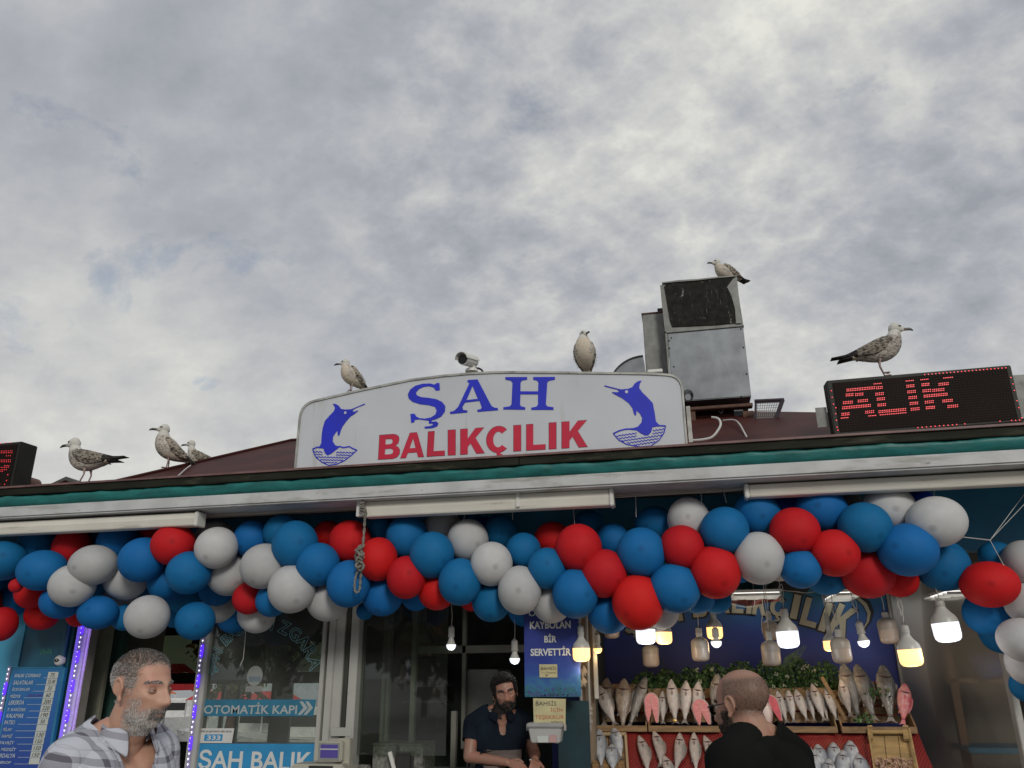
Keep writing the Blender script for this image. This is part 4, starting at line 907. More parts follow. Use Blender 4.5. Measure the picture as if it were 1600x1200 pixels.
BL = """b 5 876 33 27 0|b 61 851 29 25 1|b 66 891 34 28 0|r 113 855 26 28 1|w 145 883 34 28 0|b 146 840 22 22 2|b 185 848 29 29 1|b 221 875 33 30 0|r 230 828 24 22 2|r 271 851 31 29 0|w 113 915 32 29 0|r 50 925 23 23 2|w 197 907 31 27 1|b 26 936 22 21 2|b 8 912 26 24 2|b 6 938 24 24 3|w 336 845 30 28 2|w 338 856 30 29 0|w 358 896 31 31 0|b 295 895 32 29 0|b 262 908 27 28 1|b 172 926 27 26 2|b 338 922 25 22 1|b 393 842 25 26 1|w 411 885 32 31 0|r 66 960 24 21 2|b 95 940 29 23 1|r 122 960 16 17 3|b 153 957 28 23 1|w 186 940 28 18 2|b 195 965 18 18 2|w 230 964 31 29 0|b 276 955 23 23 3|b 305 970 28 26 1|w 344 946 28 24 2|b 365 963 24 23 3|w 401 961 28 24 2|r 3 975 20 24 2|b 228 924 20 20 3|b 290 930 29 24 2|b 440 832 28 24 1|b 461 851 32 34 0|b 497 882 31 30 0|r 513 836 22 20 2|r 547 847 31 31 1|r 590 874 28 31 0|b 597 829 22 21 2|b 636 840 29 32 1|w 692 826 29 27 2|b 545 912 30 33 0|w 456 920 33 34 0|w 512 939 30 28 1|r 389 935 24 21 1|b 425 938 23 23 1|b 598 930 29 29 1|r 635 902 28 30 0|r 683 924 27 26 1|b 650 932 21 20 3|b 675 867 31 33 0|w 731 845 29 31 1|w 768 881 30 31 0|b 781 832 26 25 2|b 818 861 25 26 1|b 719 909 31 33 0|b 768 940 28 28 1|r 736 938 16 15 3|w 812 922 31 34 0|b 855 888 28 29 0|r 863 842 26 24 2|r 904 857 33 35 0|w 862 942 28 28 1|b 899 927 32 35 0|b 820 953 24 23 3|r 944 896 33 34 0|b 958 845 24 24 2|b 1002 864 35 36 0|b 951 957 30 29 1|r 997 941 36 39 0|b 1022 818 28 24 2|w 1076 812 30 32 1|r 1066 856 31 32 0|b 1132 830 34 34 0|r 1117 894 36 37 0|b 1054 919 37 34 0|b 1090 938 24 18 2|w 1034 956 24 24 2|b 1183 803 33 32 1|v 1230 788 23 22 3|w 1186 872 35 37 0|w 1216 878 26 27 3|r 1242 830 35 33 0|b 1251 889 29 27 0|b 1291 903 29 23 1|b 1152 882 20 20 3|b 1157 895 14 14 3|b 1283 798 37 32 1|w 1328 790 20 20 3|b 1352 824 37 35 0|w 1388 796 38 34 1|r 1304 864 35 33 0|r 1355 894 38 36 1|r 1405 906 27 24 2|b 1418 859 42 37 0|w 1463 815 41 35 0|b 1472 883 37 36 1|v 1436 784 20 18 3|v 1148 834 14 16 3|v 712 870 10 12 3|v 757 822 12 13 3|b 1557 868 24 19 2|w 1602 880 28 33 1|r 1546 913 39 32 0|w 1604 943 29 29 1|b 1547 958 36 31 1|b 1562 985 26 33 2|w 1600 1000 36 30 0|w 1602 1036 26 30 1|b 1606 1072 24 22 2|b 1640 905 36 33 1|b 1640 1010 34 33 2|b -32 905 32 29 1|w -28 868 32 28 1|r -34 945 31 28 1|b 730 815 22 20 3|b 920 822 24 22 3|b 570 955 12 12 3|w 990 905 24 24 3|b 1120 940 22 15 3"""
balls = []
YL = {0: .10, 1: .24, 2: .40, 3: .56}
for it in BL.split('|'):
    c, x, y, rx_, ry_, l = it.split(); balls.append([c, float(x), float(y), float(rx_) * 1.10, float(ry_) * 1.10, int(l), YL[int(l)] + (.22 if float(x) > 1520 or float(x) < -10 else .06)])
def bpos(b): p = P(b[1], b[2], b[6]); k = MPP(b[1], b[2], b[6]); return p, k * (b[3] + b[4]) / 2
for it in range(30):               # settle: balloons that press into one another slide apart in depth
    moved = False
    for i in range(len(balls)):
        for j in range(i + 1, len(balls)):
            A, B = balls[i], balls[j]
            if abs(A[1] - B[1]) > 90: continue
            pa, ra = bpos(A); pb_, rb = bpos(B); d = (pa - pb_).length; lim = (ra + rb) * .90
            if d < lim and not (A[5] == B[5] == 0 and abs(A[1]-B[1]) + abs(A[2]-B[2]) > 62):
                if (A[5], A[6]) <= (B[5], B[6]): B[6] = min(B[6] + (lim - d) * .5, .86)
                else: A[6] = min(A[6] + (lim - d) * .5, .86)
                moved = True
    if not moved: break
names = dict(b='blue', r='red', w='white', v='deep glowing blue')
def where(x):
    for lim, t in ((100, 'over blue wall'), (310, 'over the doorway'), (510, 'over glass door'), (640, 'by knotted rope'), (820, 'over kiosk window'), (930, 'over blue poster'), (1400, 'over fish display'), (1520, 'over plastic sheet')):
        if x < lim: return t
    return 'at right edge'
count = {}
order = sorted(range(len(balls)), key=lambda i: balls[i][1]); lab = {}
for i in order:
    c, x, y, rx_, ry_, l, yy = balls[i]
    nb = sorted((j for j in range(len(balls)) if j != i), key=lambda j: (balls[j][1]-x)**2 + (balls[j][2]-y)**2 + (0 if balls[j][5] < 2 else 900))[:2]
    row = 'top' if y < 850 - (x - 800) * .02 else ('middle' if y < 905 - (x - 800) * .02 else 'bottom')
    dep = 'front' if l <= 1 else 'half hidden'
    key = (c, row, dep); count[key] = count.get(key, 0) + 1
    lab[i] = (key, count[key])
def ordn(n): return {1: 'first', 2: 'second', 3: 'third', 4: 'fourth', 5: 'fifth', 6: 'sixth', 7: 'seventh', 8: 'eighth', 9: 'ninth', 10: 'tenth', 11: 'eleventh', 12: 'twelfth', 13: 'thirteenth', 14: 'fourteenth', 15: 'fifteenth', 16: 'sixteenth', 17: 'seventeenth', 18: 'eighteenth', 19: 'nineteenth', 20: 'twentieth'}.get(n, str(n) + 'th')
rb_ = random.Random(11)
for i, (c, x, y, rx_, ry_, l, yy) in enumerate(balls):
    p = P(x, y, yy); k = MPP(x, y, yy); (key, n) = lab[i]
    view = (p - CAM).normalized()
    pole = (-view * 1.0 + Vector((rb_.uniform(-.9, .9), rb_.uniform(-.2, .2), rb_.uniform(-.9, .35)))).normalized()
    q = pole.to_track_quat('Z', 'Y')
    o = link('balloon', BMESH[c], loc=p)
    o.rotation_mode = 'QUATERNION'; o.rotation_quaternion = q
    # keep the outline the photo shows: scale along the turned axes
    R_ = q.to_matrix(); sx = Vector((rx_, (rx_ + ry_) / 2, ry_)) * k
    loc = [abs(sum(R_[r][a] ** 2 * sx[r] for r in range(3))) for a in range(3)]
    o.scale = loc
    tag(o, f"{names[c]} {key[2]} balloon, {ordn(n)} such from left in {key[1]} row, {where(x)}", 'balloon', 'balloons of the garland under the eave')
# little burst red balloon with its metal clip
p = P(25, 915, .12); o = link('balloon', BMESH['r'], loc=p, scale=[10.5 * MPP(25, 915, .12)] * 3, rot=(rad(60), 0, rad(40)))
tag(o, 'tiny half deflated red balloon between the large blue ones at the far left', 'balloon', 'balloons of the garland under the eave')
# strings that hold the garland
sm_ = mat('string_white', (.5, .5, .48), .7)
for (a, b, c_, d_, y_, lab_) in ((510, 757 + 20, 508, 815, 0, 0),):
    pass
strs = [((727, 800), (724, 815), 'short white string above the topmost white balloon in the middle'), ((801, 796), (801, 812), 'short white string hanging left of the middle awning box clip'), ((896, 792), (898, 825), 'white string above the large red balloon beneath the middle awning box'),
        ((993, 770), (994, 808), 'thin string right of the middle awning box end'), ((1095, 768), (1097, 790), 'white string above the white balloon left of the right awning box'), ((1130, 766), (1135, 785), 'thin string just left of the right awning box'), ((1460, 764), (1459, 782), 'thin string above the big white balloon on the right')]
for a, b, t in strs:
    MB().tube([P(*a, .22), P(*b, .22)], .0017, 5).build('balloon_string', sm_, None, label=t, category='string', group='strings holding the balloon garland')
mb = MB(); yj = .24
mb.tube([P(1494, 838, yj), P(1547, 844, yj)], .003, 5); mb.tube([P(1547, 844, yj), P(1602, 770, yj + .1)], .002, 5); mb.tube([P(1547, 844, yj), P(1606, 782, yj)], .002, 5); mb.tube([P(1547, 844, yj), P(1573, 892, yj)], .002, 5)
mb.build('balloon_string', sm_, None, label='branching white string tying the garland to the right hand balloon column', category='string', group='strings holding the balloon garland')
# ================================================================== HANGING LAMPS
capm = mat('bulb_plastic', (.50, .50, .46), .35, var=.08)
capw = mat('bulb_plastic_warm', (.30, .27, .23), .4, var=.08)
cool = mat('bulb_cool_lit', (.9, .9, .9), .4, emit=(.82, .89, 1.0), es=1.05)
warm = mat('bulb_warm_lit', (.9, .8, .5), .4, emit=(1.0, .50, .16), es=1.9)
unlit = mat('bulb_unlit', (.36, .30, .25), .3, var=.05)
sockm = mat('socket_grey', (.38, .38, .35), .45, var=.12)
cordm = mat('cord_white', (.50, .49, .45), .6)
def hanging(px, ytop, ybot, wpx, kind, state, y, label, cord_top, tilt=0.0, loop=False, light=0.0):
    o_ = empty('hanging_lamp', P(px, ytop, y), label, 'hanging lamp', 'lamps hanging over the fish stall'); k = MPP(px, (ytop + ybot) / 2, y)
    o_.rotation_euler = (0, tilt, 0)
    H = (P(px, ytop, y).z - P(px, ybot, y).z) ; Wd = wpx * k / 2 * .96
    em = {'cool': cool, 'warm': warm, 'off': unlit}[state]
    if kind == 'big':
        s = H / 2.15 if False else Wd
        sh = H - Wd * 2.65
        sr = Wd * .36
        # socket
        MB().lathe([(sr * .5, .0), (sr * .95, -sh * .12), (sr, -sh * .55), (sr * 1.08, -sh * .58), (sr * 1.08, -sh * .72), (sr * .95, -sh * .75), (sr * .95, -sh * 1.0)][::-1], n=20).build('socket', sockm, o_, smooth=True)
        z0 = -sh
        if state == 'off': body = [(sr, z0), (Wd * .55, z0 - Wd * .10), (Wd * .82, z0 - Wd * .25), (Wd * .95, z0 - Wd * .45), (Wd, z0 - Wd * .65), (Wd, z0 - Wd * 1.19)]
        else: body = [(sr * .95, z0), (sr * 1.15, z0 - Wd * .14), (Wd * .60, z0 - Wd * .42), (Wd * .84, z0 - Wd * .68), (Wd * .96, z0 - Wd * .94), (Wd, z0 - Wd * 1.19)]
        MB().lathe(body[::-1], n=28).build('housing', capm if state != 'off' else capw, o_, smooth=True)
        z1 = z0 - Wd * 1.20; zb = -H
        dif = [(Wd * .99, z1), (Wd * .985, zb + Wd * .55), (Wd * .93, zb + Wd * .28), (Wd * .74, zb + Wd * .09), (Wd * .4, zb + .012 * Wd), (.001, zb)]
        MB().lathe(dif[::-1], n=28).build('diffuser', em, o_, smooth=True)
    else:
        sh = H * .48; sr = Wd * .66
        MB().lathe([(sr * .3, 0), (sr * .95, -sh * .2), (sr, -sh * .9), (sr * 1.1, -sh * .92), (sr * 1.1, -sh)][::-1], n=18).build('socket', sockm, o_, smooth=True)
        z0 = -sh - .001; zb = -H; rb = Wd
        MB().lathe([(sr * .75, z0), (sr * .8, z0 - H * .08), (rb * .9, zb + rb * 1.25), (rb * .98, zb + rb * 1.12)][::-1], n=22).build('housing', capm, o_, smooth=True)
        MB().lathe([(rb, zb + rb * 1.11), (rb * .99, zb + rb * .8), (rb * .85, zb + rb * .4), (rb * .5, zb + rb * .1), (.001, zb)][::-1], n=22).build('diffuser', em, o_, smooth=True)
    MB().tube([Vector((0, -.004, -.008)) + Vector((.012 * math.cos(t), 0, .012 * math.sin(t) + .008)) for t in [2 * math.pi * i / 12 for i in range(13)]], .0016, 5).build('hook', M['dark'], o_)
    top = P(px + cord_top[0], cord_top[1], y) - P(px, ytop, y)
    if loop:
        MB().tube(smooth_path([(0, 0, .005), (.008, 0, .06), (-.012, 0, .12), (.012, .005, .15), (.014, 0, .09), (-.004, 0, .06), (0, .01, .16), tuple(top)]), .0026, 5).build('cord', cordm, o_, smooth=True)
    else:
        MB().tube(smooth_path([(0, 0, 0), (.003, 0, top.z * .3), (-.002, 0, top.z * .6), tuple(top)]), .0026, 5).build('cord', cordm, o_, smooth=True)
    if state != 'off' and light:
        l_ = bpy.data.lights.new('lamp_light', 'POINT'); l_.energy = light; l_.color = (.85, .92, 1) if state == 'cool' else (1, .68, .36); l_.shadow_soft_size = Wd * .8
        lo = bpy.data.objects.new('lamp_light', l_); COL.objects.link(lo); lo.parent = o_; lo.location = (0, 0, -H - Wd * .9)
    return o_
Lm = [
 (705.5, 977, 1016, 15.5, 'small', 'cool', .55, 'small cool white lit bulb, the left of two over the dark kiosk window', (1, 930), 0, False),
 (804, 998, 1038, 16.5, 'small', 'cool', .55, 'small cool white lit bulb just left of the blue poster', (-1, 940), 0, False),
 (907, 977, 1034, 28.5, 'big', 'warm', .40, 'large warm yellow lit bulb covering the right edge of the blue poster', (0, 940), 0, False),
 (933, 989, 1021, 14, 'small', 'warm', .70, 'small warm yellow lit bulb right beside the large one at the poster', (-1, 955), 0, False),
 (953, 930, 998, 25, 'big', 'off', .95, 'unlit beige bulb almost hidden under a blue balloon', (0, 900), 0, False),
 (1006, 945, 1007, 32, 'big', 'cool', .55, 'large cool white lit bulb half hidden under the big red balloon', (0, 900), 0, False),
 (1034, 945, 1007, 26, 'big', 'warm', .68, 'large warm yellow lit bulb touching a cool one under the red balloon', (2, 900), 0, False),
 (1014, 984, 1043, 27, 'big', 'off', 1.0, 'unlit beige bulb hanging below the warm and cool pair', (0, 930), 0, False),
 (1091, 980, 1034, 28.5, 'big', 'off', .85, 'unlit grey beige bulb hanging alone in front of the blue mural', (-4, 930), 0, False),
 (1114, 957, 999, 25.5, 'big', 'warm', .95, 'warm lit bulb partly covered by a small white lit one', (-2, 900), 0, False),
 (1117, 980, 1012, 17, 'small', 'cool', .70, 'small cool white lit bulb in front of a warm large one', (-4, 900), 0, False),
 (1200, 955, 1001, 24, 'big', 'off', 1.15, 'unlit bulb farther back behind the large cool white bulb', (-2, 905), 0, False),
 (1200.5, 985, 1041, 30, 'big', 'off', .90, 'unlit grey bulb hanging lower left of the brightest cool white bulb', (-8, 905), 0, False),
 (1224, 950, 1013, 35.5, 'big', 'cool', .52, 'large cool white lit bulb on a looped cord under the mural lettering', (-9, 905), .03, True),
 (1291, 960, 1018, 22, 'big', 'warm', 1.0, 'warm lit bulb partly hidden behind an unlit beige bulb', (-1, 915), 0, True),
 (1308, 982, 1037, 31, 'big', 'off', .72, 'unlit beige bulb in front of a warm lit one', (-8, 915), .04, True),
 (1341, 970, 1012, 18.5, 'small', 'cool', .70, 'small cool white lit bulb below the painted fish of the mural', (-10, 915), .10, True),
 (1382, 956, 1006.5, 31, 'big', 'off', .85, 'unlit beige bulb next to the right edge of the mural', (-5, 905), .04, False),
 (1412, 976, 1042, 36.5, 'big', 'warm', .45, 'large warm yellow lit bulb above the pink fish', (-11, 915), .05, True),
 (1467, 938, 1004, 41.5, 'big', 'cool', .42, 'largest cool white lit bulb in front of the smoky plastic sheet', (-8, 905), .07, False),
]
for (px, a, b, w, kind, st, y, lb, ct, ti, lo_2) in Lm:
    hanging(px, a, b, w, kind, st, y, lb, ct, -ti, lo_2, light={'small': .3, 'big': .9}[kind])
# ================================================================== LIT STRIPS, MENU, POSTERS
purple = mat('led_purple', (.1, .05, .5), .4, emit=(.10, .02, 1.0), es=1.1)
ledw = mat('led_white', (.8, .8, .9), .4, emit=(.85, .82, 1.0), es=1.7)
stripm = mat('strip_tape', (.30, .27, .42), .4)
def led_strip(xt, yt, yb, y, label, w=.012, side=None, step=.037):
    a = P(xt, yt, y); zb = P(xt, yb, y).z; e_ = empty('light_strip', (a.x, y, zb), label, 'light strip', 'purple and white light strips round the doorway')
    Hh = a.z - zb; MB().box((-.016, .001, 0), (.016, .004, Hh)).build('tape', stripm, e_)
    z = .01; n = 0
    while z < Hh - .02:
        vio = (n // 3) % 2 == 0
        if n % 3 == 0 and vio:
            MB().lathe([(.0001, z - .014), (.010, z - .008), (.013, z), (.013, z + step * 2), (.010, z + step * 2 + .008), (.0001, z + step * 2 + .014)], (.004, -.006, 0), 10).build('glow_cover', purple, e_, smooth=True)
        q = MB(); x_ = .004 if vio else -.002 + .003 * (n % 2)
        q.add([(x_ - .007, -.021 if vio else -.006, z + .008), (x_ + .007, -.021 if vio else -.006, z + .008), (x_, -.021 if vio else -.006, z - .008), (x_, -.014 if vio else -.001, z + .002)], [(0, 2, 1), (0, 1, 3), (1, 2, 3), (2, 0, 3)])
        if vio: q.v = [(x * .45 + .002, yy, z + (zz - z) * .45) for x, yy, zz in q.v]
        q.build('diode', ledw, e_); z += step; n += 1
    return e_
# glow panel behind the second strip (violet tinted jamb)
led_strip(131, 970, 1330, FY - .025, 'purple and white light strip on the left jamb of the doorway')
led_strip(318.5, 990, 1330, FY - .025, 'purple and white light strip on the white post left of the sliding door')
led_strip(15, 1041, 1330, FY - .03, 'purple and white light strip along the left edge of the menu board')
gl = MB().box((P(122, 980, FY - .022).x, FY - .0235, 1.0), (P(129.5, 980, FY - .022).x, FY - .021, ZL - .05)).build('glowing_edge', mat('violet_glow', (.2, .12, .6), .5, emit=(.16, .10, .75), es=.65), shop)
for xx, yy in ((129, 700), ):
    l_ = bpy.data.lights.new('strip_light', 'AREA'); l_.shape = 'RECTANGLE'; l_.size = .02; l_.size_y = 1.2; l_.energy = .8; l_.color = (.35, .2, 1)
    lo = bpy.data.objects.new('strip_light', l_); COL.objects.link(lo); lo.location = (P(131, 1060, FY).x, FY - .06, 1.6); lo.rotation_euler = (rad(90), 0, 0); lo.data.use_shadow = True
# menu board
mn = empty('menu_board', P(60, 1100, FY - .03), 'blue menu board of fish dishes with white handwritten price slips', 'menu board')
mi = Matrix.Translation(-Vector(mn.location))
def mfix(o): o.matrix_parent_inverse = mi; return o
ym = FY - .035
def lean(px, py):      # x drift of verticals, so that columns follow the board
    return px - (py - 1045) * (790 - px) / 3990.0
xe = [lean(21, 1045), lean(99, 1045)]
a = P(21, 1045, ym); b = P(99, 1045, ym); zb = P(60, 1290, ym).z
mfix(MB().box((a.x, ym, zb), (b.x, FY - .005, a.z)).build('panel', ramp_mat('menu_blue', [(0, (.02, .06, .30)), (.5, (.02, .12, .38)), (1, (.02, .16, .36))], 'Z', 1.0, 1.75, nscale=2, namp=.08), mn))
mfix(MB().box((b.x + .001, ym - .004, zb), (b.x + .02, FY - .005, a.z + .004)).build('frame', M['wallblue'], mn))
mfix(MB().box((a.x - .001, ym - .004, a.z + .001), (b.x, FY - .005, a.z + .012)).build('frame', M['wallblue'], mn))
rows_ = [('BALIK ÇORBASI', 22, 64, '75'), ('SALATALAR', 20, 52, '55-90'), ('İÇECEKLER', 18, 47, '35'), ('MİDYE', 15, 33, '60'), ('LEKERDA', 13, 38, '200'), ('T. KARİDES', 11, 41, '220'), ('KALAMAR', 9, 37, '190'), ('PATSO', 6, 24, '50'), ('PİLAV', 4, 20, ''), ('HAMSİ', 2, 20, '130'), ('İSTAVRİT', -8, 23, '150'), ('K. MEZGİT', -6, 26, '150'), ('PARDALYA', -9, 24, '150'), ('ÇİNEKOP', -12, 18, '')]
inkp = mat('marker_black', (.03, .03, .035), .6); paper = mat('price_slip', (.50, .54, .50), .6, var=.05); lt = mat('menu_letters', (.46, .52, .55), .5)
for i, (s, x0, x1, pr) in enumerate(rows_):
    yc_ = 1056.3 + i * 10.35
    mfix(quad_text('lettering', s, ym - .002, x0, yc_ - 3.3, x1, yc_ + 3.1, lt, mn, bold=.015, shear=.25))
    xr = 75 - i * 2.25
    mfix(flat('rule_line', [(x1 + 4, yc_ + 2.6), (xr - 1, yc_ + 2.6), (xr - 1, yc_ + 3.2), (x1 + 4, yc_ + 3.2)], ym - .002, lt, mn, thick=.0015))
    mfix(flat('price_slip', [(xr + .8, yc_ - 6.4), (xr + 16.5, yc_ - 6.4), (xr + 14.9, yc_ + 3.3), (xr - 1.2, yc_ + 3.3)], ym - .004, paper, mn, thick=.003))
    if pr: mfix(quad_text('price', pr, ym - .0055, xr + 1.4 if len(pr) > 2 else xr + 3, yc_ - 4.6, xr + (14 if len(pr) > 2 else 11.5), yc_ + 1.8, inkp, mn, bold=.005, shear=.25))
mfix(quad_text('note', 'DOLMA', ym - .003, 43, 1084.5, 66, 1088.5, mat('note_purple', (.12, .03, .25), .6), mn, bold=.0, shear=.2))
# dome camera
dc = empty('dome_camera', P(95, 1032, FY - .01), 'white round dome camera with black eye above the menu board', 'camera')
k_ = MPP(95, 1032, FY)
b_ = MB(); b_.lathe([(8.6 * k_, 0), (8.6 * k_, .012), (7.2 * k_, .03), (4.5 * k_, .044), (.001, .05)][::-1] if False else [(8.6 * k_, 0), (8.4 * k_, .014), (7 * k_, .032), (4.2 * k_, .046), (.001, .05)], n=26)
b_.v = [(x, -z, y) for x, y, z in b_.v]; b_.build('shell', M['plastic'], dc, smooth=True)
b_ = MB(); b_.ball((0, 0, 0), 1, 16); b_.v = [(x * 5.2 * k_, -.036 + y * .02, z * 3.4 * k_) for x, y, z in b_.v]; b_.build('eye', M['black'], dc, smooth=True)
b_ = MB(); b_.ball((1.5 * k_, -.055, .5 * k_), .9 * k_, 8); b_.build('lens', M['plastic'], dc, smooth=True)
# green smudge sticker on blue wall panel
flat('faded_sticker', [(63, 1014), (82, 1013), (82, 1022), (62, 1023)], FY + .004, mat('faded_green', (.03, .15, .15), .7, var=.5, scale=60), shop, thick=.001)
# blue poster
yp = .42
ps = empty('poster', P(861, 1089, yp), 'blue underwater poster with white words KAYBOLAN BİR SERVETTİR', 'poster')
pi_ = Matrix.Translation(-Vector(ps.location))
a, b = P(820, 1089, yp), P(903, 940, yp)
def pf(o): o.matrix_parent_inverse = pi_; return o
pf(MB().box((a.x, yp, a.z), (b.x, yp + .006, b.z)).build('sheet', ramp_mat('poster_sea', [(0, (.02, .10, .16)), (.12, (.03, .14, .28)), (.22, (.02, .07, .30)), (.4, (.014, .035, .24)), (1, (.010, .022, .20))], 'Z', a.z, b.z, nscale=14, namp=.10), ps))
pf(quad_text('lettering', 'ÖZGÜVEN', yp - .003, 826, 951, 893, 963, white, ps, bold=.02))
for s, x0, x1, y0_, y1_ in (('KAYBOLAN', 828, 891.5, 971, 983), ('BİR', 850.5, 869.5, 990, 1004), ('SERVETTİR', 829, 892, 1010, 1025)):
    pf(quad_text('lettering', s, yp - .003, x0, y0_, x1, y1_, white, ps, bold=.03))
rc = random.Random(3)
cm_ = [mat('coral_%s' % n_, c_, .6) for n_, c_ in (('teal', (.03, .22, .36)), ('green', (.03, .16, .12)), ('violet', (.07, .05, .25)))]
for j, m_ in enumerate(cm_):
    mb = MB()
    for _ in range(90):
        x = rc.uniform(822, 901); h = rc.uniform(2, 22 - 9 * math.sin((x - 820) / 83 * 3.1)); y_ = 1088 - rc.uniform(0, h)
        s_ = rc.uniform(.5, 1.8); mb.prism(W_([(x - s_, y_), (x - s_ * .2, y_ - s_ * rc.uniform(.6, 2)), (x + s_ * .8, y_ - s_ * .4), (x + s_ * .5, y_ + s_ * .5)], yp), yp - .001 - .0004 * j, yp + .0003)
    pf(mb.build('coral_print', m_, ps, kind='stuff'))
noteM = mat('note_paper', (.50, .46, .26), .7, var=.12, scale=9)
# notes are taped on: things of their own
def note(name, pts, y, lines, lab_, col):
    c_ = P(*pts[0], y); e_ = empty(name, c_, lab_, 'note'); inv = Matrix.Translation(-Vector(e_.location))
    o = flat('paper', pts, y, noteM, e_, thick=.0015); o.matrix_parent_inverse = inv
    for s, x0, y0_, x1, y1_, m_ in lines:
        o = quad_text('handwriting', s, y - .002, x0, y0_, x1, y1_, m_, e_, bold=-.004, shear=.05); o.matrix_parent_inverse = inv
    return e_
redp = mat('marker_orange', (.45, .10, .03), .6)
n1 = note('note', [(842.5, 1038), (870.5, 1038), (871, 1058.5), (843, 1058.5)], yp - .006, [('BAHSİS', 845, 1040.5, 869, 1047, inkp), ('— ! kutusu', 846, 1049.5, 869, 1052.2, inkp), ('v', 852, 1053.5, 857, 1057, inkp)], 'small yellow note reading BAHSİS taped on the blue poster', noteM)
n2 = note('note', [(833, 1091), (884, 1092), (883.5, 1131), (834, 1131)], yp - .004, [('BAHSİS', 837, 1093.5, 869, 1102.5, inkp), ('İÇİN', 860, 1105, 879, 1113, redp), ('TEŞEKKÜR', 836, 1116, 881, 1125, redp), ('ederiz', 861, 1126, 880, 1129.5, inkp)], 'larger yellow note with orange handwriting stuck below the blue poster', noteM)
# tip box
tb = empty('tip_box', P(852, 1161, .36), 'translucent white plastic tip box with lid below the yellow notes', 'box'); o0 = Vector(tb.location)
k_ = MPP(852, 1145, .36); tm = mat('box_plastic', (.42, .42, .40), .35, var=.06)
w0, w1, hh = 22.5 * k_, 26.5 * k_, 22 * k_
MB().loft([[(-w0, -.0, 0), (w0, 0, 0), (w0, .1, 0), (-w0, .1, 0)], [(-w1, -.01, hh), (w1, -.01, hh), (w1, .11, hh), (-w1, .11, hh)]]).build('tub', tm, tb, bevel=.006)
MB().box((-w1 - .008, -.02, hh + .001), (w1 + .008, .12, hh + .028)).build('lid', mat('lid_grey', (.33, .33, .32), .35), tb, bevel=.006)
for s in (-1, 1): MB().box((s * (w1 + .009), .03, hh - .02), (s * (w1 + .02), .07, hh + .02)).build('clip', tm, tb, bevel=.003)
o = flat('slip_in_box', [(839, 1150), (857, 1150), (857, 1160), (840, 1160)], .352, paper, tb); o.matrix_parent_inverse = Matrix.Translation(-o0)
o = flat('pink_note', [(858, 1148), (870, 1148), (869, 1160), (858, 1160)], .352, mat('pink_paper', (.45, .28, .27), .6), tb); o.matrix_parent_inverse = Matrix.Translation(-o0)
# pillar, poles and dark cabinet near the poster
part('cabinet_door', MB().box((P(872, 1170, .60).x, .60, 0), (P(922, 1170, .60).x, .63, P(900, 1095, .60).z)), mat('cabinet_teal', (.006, .03, .04), .45, var=.4, scale=4), bevel=.004)
wood = mat('weathered_wood', (.20, .15, .10), .75, var=.3, scale=5, stretch=(6, 6, .6))
MB().box((P(903, 1000, .80).x, .80, 0), (P(925, 1000, .80).x, .86, ZL - .004)).build('wooden_post', wood, shop, bevel=.004)
MB().box((P(925.5, 1000, .74).x, .74, P(930, 1092, .74).z), (P(931.5, 1000, .74).x, .78, ZL - .004)).build('pipe_cover', M['frame'], shop, bevel=.003)
for px, lb in ((905.5, 'thin grey metal pole beside the blue poster'), (918, 'thin grey metal pole next to the wooden post')):
    a = P(px, 1020, .70); zz = P(px, 1137, .70).z
    e_ = empty('metal_pole', (a.x, .70, zz), lb, 'pole', 'two thin poles by the poster')
    MB().tube([(0, 0, 0), (0, 0, ZL - zz - .02)], .011, 10).build('shaft', mat('pole_grey', (.28, .28, .26), .4, metal=.3) if 'pole_grey' not in bpy.data.materials else bpy.data.materials['pole_grey'], e_, smooth=True)
    for z in (.03, .08, .11): MB().tube([(0, 0, z), (0, 0, z + .02)], .019, 10).build('collar', M['framegrey'], e_, smooth=True)
    MB().tube([(0, 0, -.03), (0, 0, 0)], [.003, .012], 10).build('tip', M['framegrey'], e_, smooth=True)
# folded cloths on a hook by the post
clm = mat('cloth_cream', (.34, .28, .2), .9, var=.2)
for j, (x, y_) in enumerate(((911, 1050), (911, 1066))):
    q = P(x, y_, .68); k = MPP(x, y_, .68); mb = MB(); mb.ball((0, 0, 0), 1, 14)
    mb.v = [(vx * 6 * k * (1 + .3 * math.sin(vz * 4)), vy * .03, vz * 8 * k + .01 * math.sin(vx * 5 + j)) for vx, vy, vz in mb.v]
    mb.build('glove', clm, None, smooth=True, loc=q, label=('upper' if j == 0 else 'lower') + ' cream rubber glove hanging between the two thin poles', category='glove')
# ================================================================== KIOSK CONTENTS
KY = FY + .02
kg0, kg1 = P(563.6, 945, KY), P(700, 1000, KY)
kp_ = empty('kiosk_window', (0, 0, 0), 'dark kiosk window pane right of the white door posts', 'window')
MB().box((kg0.x + .002, KY, 1.1), (kg1.x, KY + .008, ZL - .01)).build('pane', glass_mat('kiosk_glass', (.85, .90, .85), .02, .03), kp_)
fg = mat('kiosk_frame', (.18, .18, .155), .5)
for (xa_, xb_, pyr, yy, zt_) in ((599, 604, 1000, 1.35, None), (606, 612, 985, 1.40, None), (643.5, 651, 1000, 1.1, None), (704, 712, 1150, 1.15, 1111), (722, 728, 1010, 1.5, None)):
    a, b = P(xa_, pyr, yy), P(xb_, pyr, yy)
    MB().box((a.x, yy, 0 if zt_ else 1.1), (b.x, yy + .05, ZBB - .01 if not zt_ else P(704, zt_, yy).z)).build('kiosk_post', fg, shop, bevel=.003)
MB().box((P(650, 1016, 1.5).x, 1.5, P(700, 1021, 1.5).z), (xs0 - .06, 1.54, P(700, 1009, 1.5).z)).build('kiosk_rail', fg, shop, bevel=.003)
